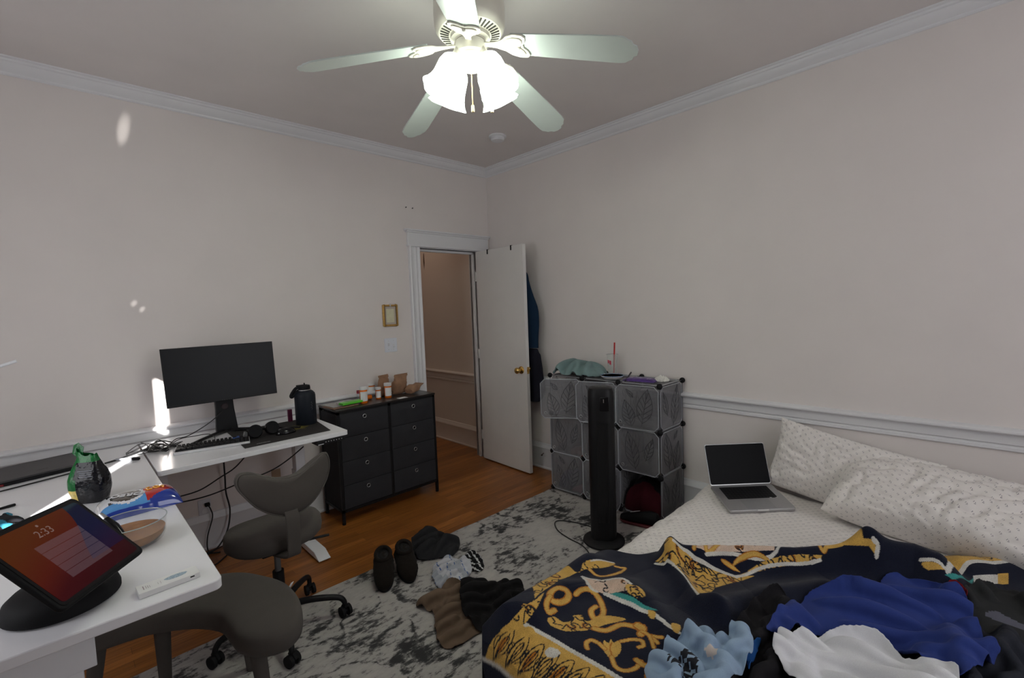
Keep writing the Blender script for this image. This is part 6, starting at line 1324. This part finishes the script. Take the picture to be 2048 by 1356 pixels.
def inkband(mask, n, seed, size=.05):
    """acanthus-like curls of dark outline and orange shading inside a gold band"""
    rg_ = random.Random(seed); I = np.nonzero(mask)[0]
    if not len(I): return
    for k in range(n):
        i = I[rg_.randrange(len(I))]; cx, cy = FX_[i], FY_[i]; a0 = rg_.uniform(0, 6.28); s_ = size*rg_.uniform(.6, 1.2); P = [(cx+s_*(1-t*.75)*math.cos(a0+t*4.4)*.6, cy+s_*(1-t*.75)*math.sin(a0+t*4.4)) for t in np.linspace(0, 1, 9)]
        P = [P[0]]+P; P[0] = (P[1][0]+s_*1.1*math.cos(a0+.9), P[1][1]+s_*1.1*math.sin(a0+.9))
        if k % 5 == 0: stroke(P, .012, DGOLD, mask=mask, taper=True)
        stroke(P, .0048, INK, mask=mask)
def band(P, n, seed, smooth=True, size=.05): M_ = fill(P, GOLD, smooth); inkband(M_, n, seed, size); return M_
def scroll(P, w_, closed=False, taper=False):
    stroke(P, w_*1.06, DGOLD, closed, taper); stroke(P, w_*.72, GOLD, closed, taper)
c6 = lambda pts: wpts(pts, 3.303, 940, 1040)
c1 = lambda pts: wpts(pts, 2.36, 1180, 800)
band(c6([(100, 925), (150, 800), (230, 715), (350, 690), (520, 775), (700, 880), (880, 985), (1010, 1060), (900, 1250), (600, 1230), (300, 1070), (190, 985)]), 0, 3, False, .11)
LB = fill(c6([(100, 925), (150, 800), (230, 715), (350, 690), (520, 775), (700, 880), (880, 985), (1010, 1060), (900, 1250), (600, 1230), (300, 1070), (190, 985)]), GOLD, False)
for k in range(9):
    t = k/7.5; bx0, by0 = 150+(760-150)*t, 935+(1290-935)*t; tx, ty = 300+(1060-300)*t, 705+(1100-705)*t; ddx, ddy = tx-bx0, ty-by0; qx, qy = ddy, -ddx
    def lp_(ws, te, off=0.0): return c6([(bx0+ddx*u*te+qx*(w_+off)*.9, by0+ddy*u*te+qy*(w_+off)*.9) for u, w_ in ws])
    if k % 2 == 0: stroke(lp_([(.2, 0), (.5, .02), (.8, 0)], .9), .022, DGOLD, mask=LB, taper=True)
    stroke(lp_([(.02, 0), (.3, .13), (.6, .16), (.85, .09), (.97, 0), (.85, -.09), (.6, -.16), (.3, -.13), (.02, 0)], .95), .0046, INK, mask=LB)
    stroke(lp_([(.1, 0), (.4, .06), (.66, .07), (.8, 0), (.66, -.07), (.4, -.06), (.1, 0)], .9), .0042, INK, mask=LB)
    stroke(lp_([(.0, 0), (.35, .01), (.7, -.01), (.9, 0)], .85), .0036, INK, mask=LB)
    for sg in (-1, 1): stroke(lp_([(.25, .13*sg), (.42, .24*sg), (.58, .24*sg), (.62, .17*sg), (.52, .15*sg), (.48, .19*sg)], .95), .0042, INK, mask=LB)
stroke(c6([(335, 680), (520, 775), (700, 880), (880, 985), (1010, 1062), (1200, 1180)]), .017, WHT); stroke(c6([(70, 925), (190, 985), (300, 1070), (450, 1180)]), .016, WHT)
for p in ((545, 880), (380, 745)): fill(c6([(p[0]+52*math.cos(t), p[1]+34*math.sin(t)) for t in np.linspace(0, 6.28, 10, endpoint=False)]), WHT if p[0] > 500 else GOLD)
lf = fill(c6([(200, 735), (250, 690), (340, 590), (430, 530), (490, 480), (455, 560), (400, 640), (330, 710), (250, 745)]), GOLD); inkband(lf, 5, 11, .03)
rb = fill(c6([(340, 560), (420, 460), (520, 370), (640, 305), (760, 275), (900, 275), (960, 292), (880, 318), (760, 330), (660, 372), (560, 420), (470, 480), (400, 550)]), GOLD); inkband(rb, 26, 5, .03)
stroke(c6([(800, 272), (880, 270), (950, 284)]), .008, WHT)
scroll(c6([(590+62*math.cos(t), 500+50*math.sin(t)) for t in np.linspace(-.3, 5.98, 14)]), .026, True); scroll(c6([(530, 500), (505, 560), (520, 610), (560, 600)]), .020)
scroll(c6([(700, 492), (740, 460), (800, 468), (850, 520), (880, 590), (870, 640), (820, 650), (800, 600), (830, 575)]), .022, taper=False)
ac = fill(c6([(515, 655), (560, 640), (620, 680), (690, 660), (680, 635), (740, 632), (760, 668), (830, 655), (900, 632), (1030, 655), (900, 690), (790, 730), (640, 738), (560, 715), (520, 685)]), GOLD); inkband(ac, 7, 8, .03)
scroll(c6([(820, 718), (900, 730), (1000, 695), (1090, 708), (1130, 730)]), .022); scroll(c6([(1105, 700), (1140, 720), (1130, 755)]), .03)
for q in ((1270, 780), (1240, 815), (1215, 845)): scroll(c6([(1130, 735), (1180, 762), q]), .013)
tu = fill(c6([(885, 800), (915, 815), (930, 790), (950, 812), (985, 800), (1000, 850), (975, 900), (930, 912), (890, 880), (882, 840)]), GOLD); stroke(c6([(935, 815), (925, 850), (940, 900)]), .005, DGOLD)
scroll(c6([(775, 850), (768, 815), (800, 795), (850, 815), (890, 850)]), .017); scroll(c6([(1000, 805), (1060, 792), (1130, 800), (1145, 835), (1115, 845)]), .015); scroll(c6([(935, 910), (965, 975), (1030, 1000), (1095, 980), (1130, 940)]), .017); scroll(c6([(1100, 925), (1150, 960), (1200, 965)]), .022); scroll(c6([(1190, 990), (1185, 1060)]), .03)
pk = fill(c6([(740, 378), (850, 402), (1000, 388), (1060, 430), (1040, 470), (920, 492), (840, 475), (770, 430)]), PNK, False); inkband(pk, 4, 6, .03); stroke(c6([(742, 376), (850, 398), (1000, 384), (1065, 425)]), .013, WHT); stroke(c6([(742, 376), (790, 440), (840, 478)]), .010, WHT)
scroll(c6([(790, 330), (860, 372), (950, 360), (1025, 322), (960, 308)]), .014)
fill(c6([(930, 490), (1000, 485), (1120, 540), (1240, 600), (1150, 595), (1030, 560), (960, 525)]), TEAL); gg = fill(c6([(1030, 430), (1110, 440), (1160, 500), (1120, 525), (1050, 490)]), GOLD); inkband(gg, 5, 9, .02)
stroke(c6([(890, 488), (1000, 540), (1120, 595), (1210, 625), (1290, 680), (1380, 745)]), .014, WHT); fill(c6([(1180, 600), (1225, 615), (1215, 655), (1180, 640)]), GOLD); fill(c6([(1330, 690), (1390, 700), (1380, 745), (1345, 735)]), GOLD)
# far edge band and folded corner
band(c6([(1225, 275), (1285, 200), (1285, 150), (1345, 130), (1430, 200), (1500, 262), (1620, 328), (1760, 372), (1880, 372), (1760, 410), (1620, 450), (1512, 492), (1450, 400), (1370, 320), (1300, 280), (1260, 290)]), 34, 21, False, .035)
stroke(c6([(1222, 288), (1280, 295), (1310, 275), (1370, 320), (1440, 400), (1506, 492)]), .009, WHT); stroke(c6([(1345, 140), (1430, 205), (1500, 268), (1620, 332), (1770, 378), (1900, 330), (2048, 288)]), .012, WHT)
pk = fill(c6([(1470, 150), (1640, 158), (2030, 150), (2010, 205), (1720, 215), (1570, 225), (1480, 185)]), PNK, False); inkband(pk, 12, 23, .03); scroll(c6([(1480, 190), (1540, 160), (1560, 200), (1640, 165)]), .016)
stroke(c6([(1560, 232), (1720, 222), (2025, 212), (2045, 150)]), .010, WHT); scroll(c6([(1735, 305), (1790, 255), (1880, 228), (1960, 258), (1990, 290)]), .016, taper=True); scroll(c6([(1660, 275), (1720, 310), (1780, 345)]), .014, taper=True)
band(c1([(700, 832), (800, 775), (900, 742), (1000, 733), (1095, 735), (1085, 765), (980, 778), (860, 795), (760, 818)]), 14, 31, False, .03); stroke(c1([(690, 840), (800, 800), (900, 782), (1000, 775), (1088, 762)]), .009, WHT)
scroll(c1([(1085+68*math.cos(t), 660+32*math.sin(t)) for t in np.linspace(0, 6.28, 12, endpoint=False)]), .014, True)
fill(c1([(1100, 705), (1200, 662), (1290, 655), (1345, 668), (1352, 738), (1315, 690), (1200, 690), (1130, 708)]), GOLD, False); stroke(c1([(1338, 662), (1358, 690), (1352, 740)]), .013, WHT)
fill(c1([(1565, 768), (1640, 778), (1672, 805), (1600, 806)]), GOLD); stroke(c1([(1560, 762), (1640, 768), (1680, 800)]), .010, WHT)
band(c1([(1660, 702), (1760, 700), (1830, 682), (1940, 684), (2060, 715), (2300, 730), (2300, 790), (2060, 762), (1900, 760), (1770, 772), (1690, 815)]), 34, 33, False, .035); stroke(c1([(1688, 820), (1770, 782), (1900, 768), (2040, 762), (2200, 790)]), .014, WHT)
fill(c1([(1675, 828), (1740, 828), (1812, 838), (1800, 868), (1720, 858)]), TEAL, False); fill(c1([(1808, 832), (1930, 826), (1925, 868), (1815, 868)]), WHT, False); fill(c1([(1925, 822), (1975, 818), (1975, 872), (1925, 868)]), GOLD, False)
blanket = grid_surface('plush_blanket', np.stack([Xb, Yb, Zb], -1), nu, nv, [PLUSH], col=COLR, under=.006, org=(mx0, -3.2, .38))
tag(blanket, 'thick navy plush blanket printed with gold scrolls, heaped over the foot of the bed', 'blanket')

# clothes on the bed
class HMap:                                        # height of everything already lying there, 1 cm cells
    def __init__(s, x0, x1, y0, y1, base): s.x0, s.y0, s.c = x0, y0, .01; s.nx = int((x1-x0)/.01)+2; s.ny = int((y1-y0)/.01)+2; s.b = base; s.H = np.full((s.nx, s.ny), -9.)
    def add(s, o, th):
        V = np.array([v.co for v in o.data.vertices])+np.array(o.location)
        for dx in (-.006, 0, .006):
            for dy in (-.006, 0, .006):
                i = np.clip(np.round((V[:, 0]+dx-s.x0)/s.c).astype(int), 0, s.nx-1); j = np.clip(np.round((V[:, 1]+dy-s.y0)/s.c).astype(int), 0, s.ny-1); np.maximum.at(s.H, (i, j), V[:, 2]+th)
    def __call__(s, x, y):
        x = np.asarray(x, float); y = np.asarray(y, float); b = s.b(x, y); fi = np.clip((x-s.x0)/s.c, 0, s.nx-1.01); fj = np.clip((y-s.y0)/s.c, 0, s.ny-1.01); i, j = fi.astype(int), fj.astype(int); u, v = fi-i, fj-j
        g = lambda a_, b_: np.maximum(s.H[a_, b_], b)
        return g(i, j)*(1-u)*(1-v)+g(i+1, j)*u*(1-v)+g(i, j+1)*(1-u)*v+g(i+1, j+1)*u*v
stackH = HMap(-2.5, 0, -4.2, -2.0, lambda x, y: blH(x, y)+.007)
def lay(name, px_pts, H, mats, seed, label, cat, add=None, off=.05, cols=None, **k):
    pts = [hit(x, y, stackH, off) for x, y in px_pts]
    if cols: k['color'] = cols(stackH)
    o = simcloth(name, pts, H, stackH, mats, label, cat, seed=seed, **k); stackH.add(o, .004); return o
DK = fabric('black_jersey', (.011, .010, .012)); DENIM = fabric('dark_denim', (.018, .020, .028), 500); CHAR = fabric('charcoal_cotton', (.022, .023, .024))
lay('black_trousers', [(1440, 1290), (1480, 1240), (1520, 1195), (1560, 1175), (1600, 1230), (1620, 1330), (1620, 1420), (1480, 1440), (1400, 1400), (1420, 1330)], .02, [DK], 101, 'black clothes between the pale blue shirt and the white shirt', 'clothes', add=(.03, .4), off=.02)
lay('blue_fabric', [(1492, 1283), (1505, 1262), (1520, 1250), (1524, 1262), (1518, 1284), (1503, 1300), (1497, 1316)], .01, [fabric('bright_blue_cloth', (.012, .075, .26))], 103, 'small bright blue piece of fabric beside the pale blue shirt', 'clothes', off=.04)
lay('charcoal_trousers', [(1885, 1190), (1930, 1172), (1990, 1168), (2060, 1178), (2140, 1205), (2160, 1290), (2060, 1330), (1960, 1290), (1900, 1235)], .03, [CHAR, fabric('grey_lining', (.10, .10, .13))], 107, 'charcoal cotton trousers in a heap right of the royal blue shirt', 'clothes', add=(.04, .45), grow=.28, amp=.004, color=lambda x, y: 1 if (pn(np.array(x*9), np.array(y*9), 3) > .62) else 0, off=.03)
lay('dark_jeans', [(1830, 1310), (1880, 1270), (1940, 1245), (2000, 1250), (2070, 1290), (2120, 1380), (2000, 1450), (1850, 1430), (1800, 1370)], .03, [DENIM], 109, 'dark denim jeans at the bottom right corner of the bed', 'jeans', add=(.03, .45), off=.03)
lay('red_cloth', [(1890, 1158), (1908, 1150), (1925, 1158), (1935, 1178), (1915, 1186), (1897, 1176)], .015, [fabric('dark_red_cloth', (.16, .008, .012))], 111, 'small dark red cloth between the blanket and the royal blue shirt', 'clothes', off=.04)
lay('blue_shirt', [(1540, 1215), (1562, 1190), (1620, 1165), (1680, 1152), (1730, 1158), (1765, 1140), (1790, 1128), (1815, 1142), (1880, 1148), (1935, 1175), (1960, 1225), (1995, 1265), (1998, 1285), (1960, 1300), (1920, 1335), (1860, 1300), (1760, 1270), (1640, 1245), (1545, 1237)], .045, [fabric('royal_blue_cotton', (.022, .040, .185), 700, .9, .2)], 113, 'crumpled royal blue shirt on top of the clothes at the right of the bed', 'shirt', off=.05, ang=1.75, aniso=3.5, grow=.42, wr=13, stiff=.2)
lay('white_shirt', [(1545, 1262), (1562, 1242), (1590, 1236), (1640, 1250), (1690, 1243), (1760, 1262), (1830, 1300), (1905, 1300), (1925, 1345), (1950, 1440), (1800, 1500), (1600, 1480), (1590, 1400), (1600, 1340), (1560, 1295)], .035, [fabric('white_cotton', (.66, .66, .69), 700, .9, .1)], 127, 'crumpled white shirt on the bed, nearest the camera below the royal blue shirt', 'shirt', off=.05, ang=1.45, aniso=4, grow=.42, wr=12, stiff=.2)
lay('light_blue_shirt', [(1290, 1310), (1330, 1280), (1345, 1268), (1375, 1245), (1410, 1240), (1445, 1248), (1475, 1225), (1500, 1240), (1506, 1275), (1490, 1310), (1450, 1350), (1430, 1400), (1380, 1420), (1320, 1390), (1300, 1345)], .035, [fabric('pale_blue_cotton', (.27, .37, .50), 700, .9, .15), fabric('black_print_cloth', (.02, .02, .025)), fabric('cream_patch', (.55, .48, .44))], 131, 'crumpled pale blue shirt with a black and white print at the front of the bed', 'shirt', off=.045, h=.006, grow=.5, ang=.9, stiff=.5, free=-.6, cols=lambda SH: (lambda c1_, c2_: (lambda x, y: 2 if math.hypot(x-c2_[0], y-c2_[1]) < .018 else (1 if math.hypot(x-c1_[0], y-c1_[1]) < .042 and abs(math.sin(x*110+y*40)) > .28 and abs(math.sin(y*120-x*50)) > .28 else 0)))(hit(1368, 1332, SH, .05), hit(1428, 1305, SH, .05)))

# ------------------------------------------------------------------ clothes and shoes on the floor
RT0 = lambda x, y: np.where(np.asarray(y, float) < -1.04, .0105, .0008)+0*np.asarray(x, float)
RT = HMap(-2.3, -1.0, -2.2, -.6, RT0)
def floorcloth(name, px_pts, H, mats, seed, label, cat='clothes', z=.03, base=RT, **k):
    pts = [A2(x, y, z) for x, y in px_pts]; o = simcloth(name, pts, H, RT, mats, label, cat, seed=seed, **k); RT.add(o, .004); return o
floorcloth('dark_sweatshirt', [(822, 1095), (830, 1068), (845, 1058), (870, 1055), (885, 1065), (905, 1072), (920, 1085), (905, 1108), (880, 1112), (850, 1116), (830, 1112)], .05, [fabric('dark_grey_fleece', (.020, .020, .022))], 141, 'dark grey sweatshirt heaped across the rug edge beyond the slippers')
floorcloth('striped_sock', [(926, 1118), (935, 1103), (950, 1102), (962, 1112), (968, 1128), (955, 1138), (938, 1132)], .02, [fabric('black_sock', (.010, .010, .011)), fabric('white_sock_stripe', (.50, .50, .50))], 151, 'black and white striped sock on the rug behind the black shirt', 'sock', h=.005, grow=.35, color=lambda x, y: 1 if (x*34+y*12) % 1 > .72 else 0)
floorcloth('white_socks', [(866, 1150), (868, 1128), (885, 1115), (905, 1112), (930, 1118), (942, 1132), (935, 1150), (905, 1165), (880, 1175)], .03, [fabric('pale_grey_sock', (.36, .38, .42)), fabric('blue_sock_stripe', (.06, .12, .30)), fabric('white_sock', (.50, .51, .54))], 153, 'crumpled white and grey socks with blue stripes on the rug beside the brown trousers', 'socks', h=.005, grow=.5, color=lambda x, y: (1 if (x*21-y*9) % 1 > .93 and x*3.1 % .3 > .12 else (2 if pn(np.array(x*12), np.array(y*12), 5) > 0 else 0)))
brown_pts = [(832, 1208), (850, 1188), (880, 1180), (905, 1165), (940, 1170), (960, 1215), (968, 1245), (940, 1272), (905, 1288), (885, 1285), (872, 1262), (868, 1225), (850, 1215)]
floorcloth('brown_trousers', brown_pts, .02, [fabric('brown_cotton', (.145, .098, .066))], 157, 'crumpled brown trousers on the rug, half under the black shirt')
floorcloth('black_shirt', [(920, 1180), (930, 1150), (955, 1140), (985, 1150), (1010, 1145), (1042, 1150), (1046, 1175), (1020, 1215), (985, 1245), (950, 1245), (925, 1220)], .03, [fabric('black_cotton', (.008, .0075, .008))], 163, 'black shirt dropped on the rug between the brown trousers and the blanket', z=.06)
# slippers
SLF = fabric('dark_brown_fur', (.011, .008, .006), 260, 1.0, .1)
def slipper(px, py, rz, label):
    p = A2(px, py, .05); t = thing('slipper', label, 'slipper', (p[0], p[1], .0108 if p[1] < -1.04 else .001), rz, 'pair of slippers on the rug')
    prof_ = cr([(-.135, .030, .040), (-.12, .047, .075), (-.085, .055, .105), (-.03, .056, .110), (.03, .056, .095), (.08, .053, .078), (.12, .042, .060), (.142, .020, .035)], 4); n = 32; V = []
    for i, (u, w_, h_) in enumerate(prof_):
        for k in range(n):
            a = 2*PI*k/n; f_ = 1+.06*float(pn(u*60+k, a*3, 7)); V.append((u, w_*f_*math.cos(a), max(.010, .010+h_*f_*(.5+.5*math.sin(a)))))
    m_ = len(prof_); MB().add(V, [(i*n+k, i*n+(k+1) % n, (i+1)*n+(k+1) % n, (i+1)*n+k) for i in range(m_-1) for k in range(n)]+[tuple(reversed(range(n))), tuple(range((m_-1)*n, m_*n))]).build('upper', SLF, t, smooth=True)
    MB().prism([(-.14+.0*a, 0) if False else ((.142*math.cos(a) if math.cos(a) > 0 else .138*math.cos(a)), .052*math.sin(a)) for a in np.linspace(0, 2*PI, 36, endpoint=False)], 0, .014).build('sole', BLKM, t, bevel=.003)
    rim = MB().tube([(-.045+.060*math.cos(a), .040*math.sin(a), .118-.010*math.cos(a)) for a in np.linspace(0, 2*PI, 26, endpoint=False)], .011, 8, closed=True); rim.build('collar', SLF, t, smooth=True)
    MB().lathe([(0, 0), (.9, 0), (1, .3), (.98, .6), (0, .62)], (0, 0, 0), 28).build('opening', mat('slipper_inside', (.004, .0035, .003), .9, noise=(30, .2)), t, smooth=True).data.transform(Matrix.Translation((-.045, 0, .106)) @ Matrix.Diagonal((.058, .038, .020, 1)))
    return t
s1 = slipper(768, 1143, -2.05, 'left of the two dark furry slippers on the rug edge')
slipper(812, 1128, -1.95, 'right of the two dark furry slippers on the rug edge')
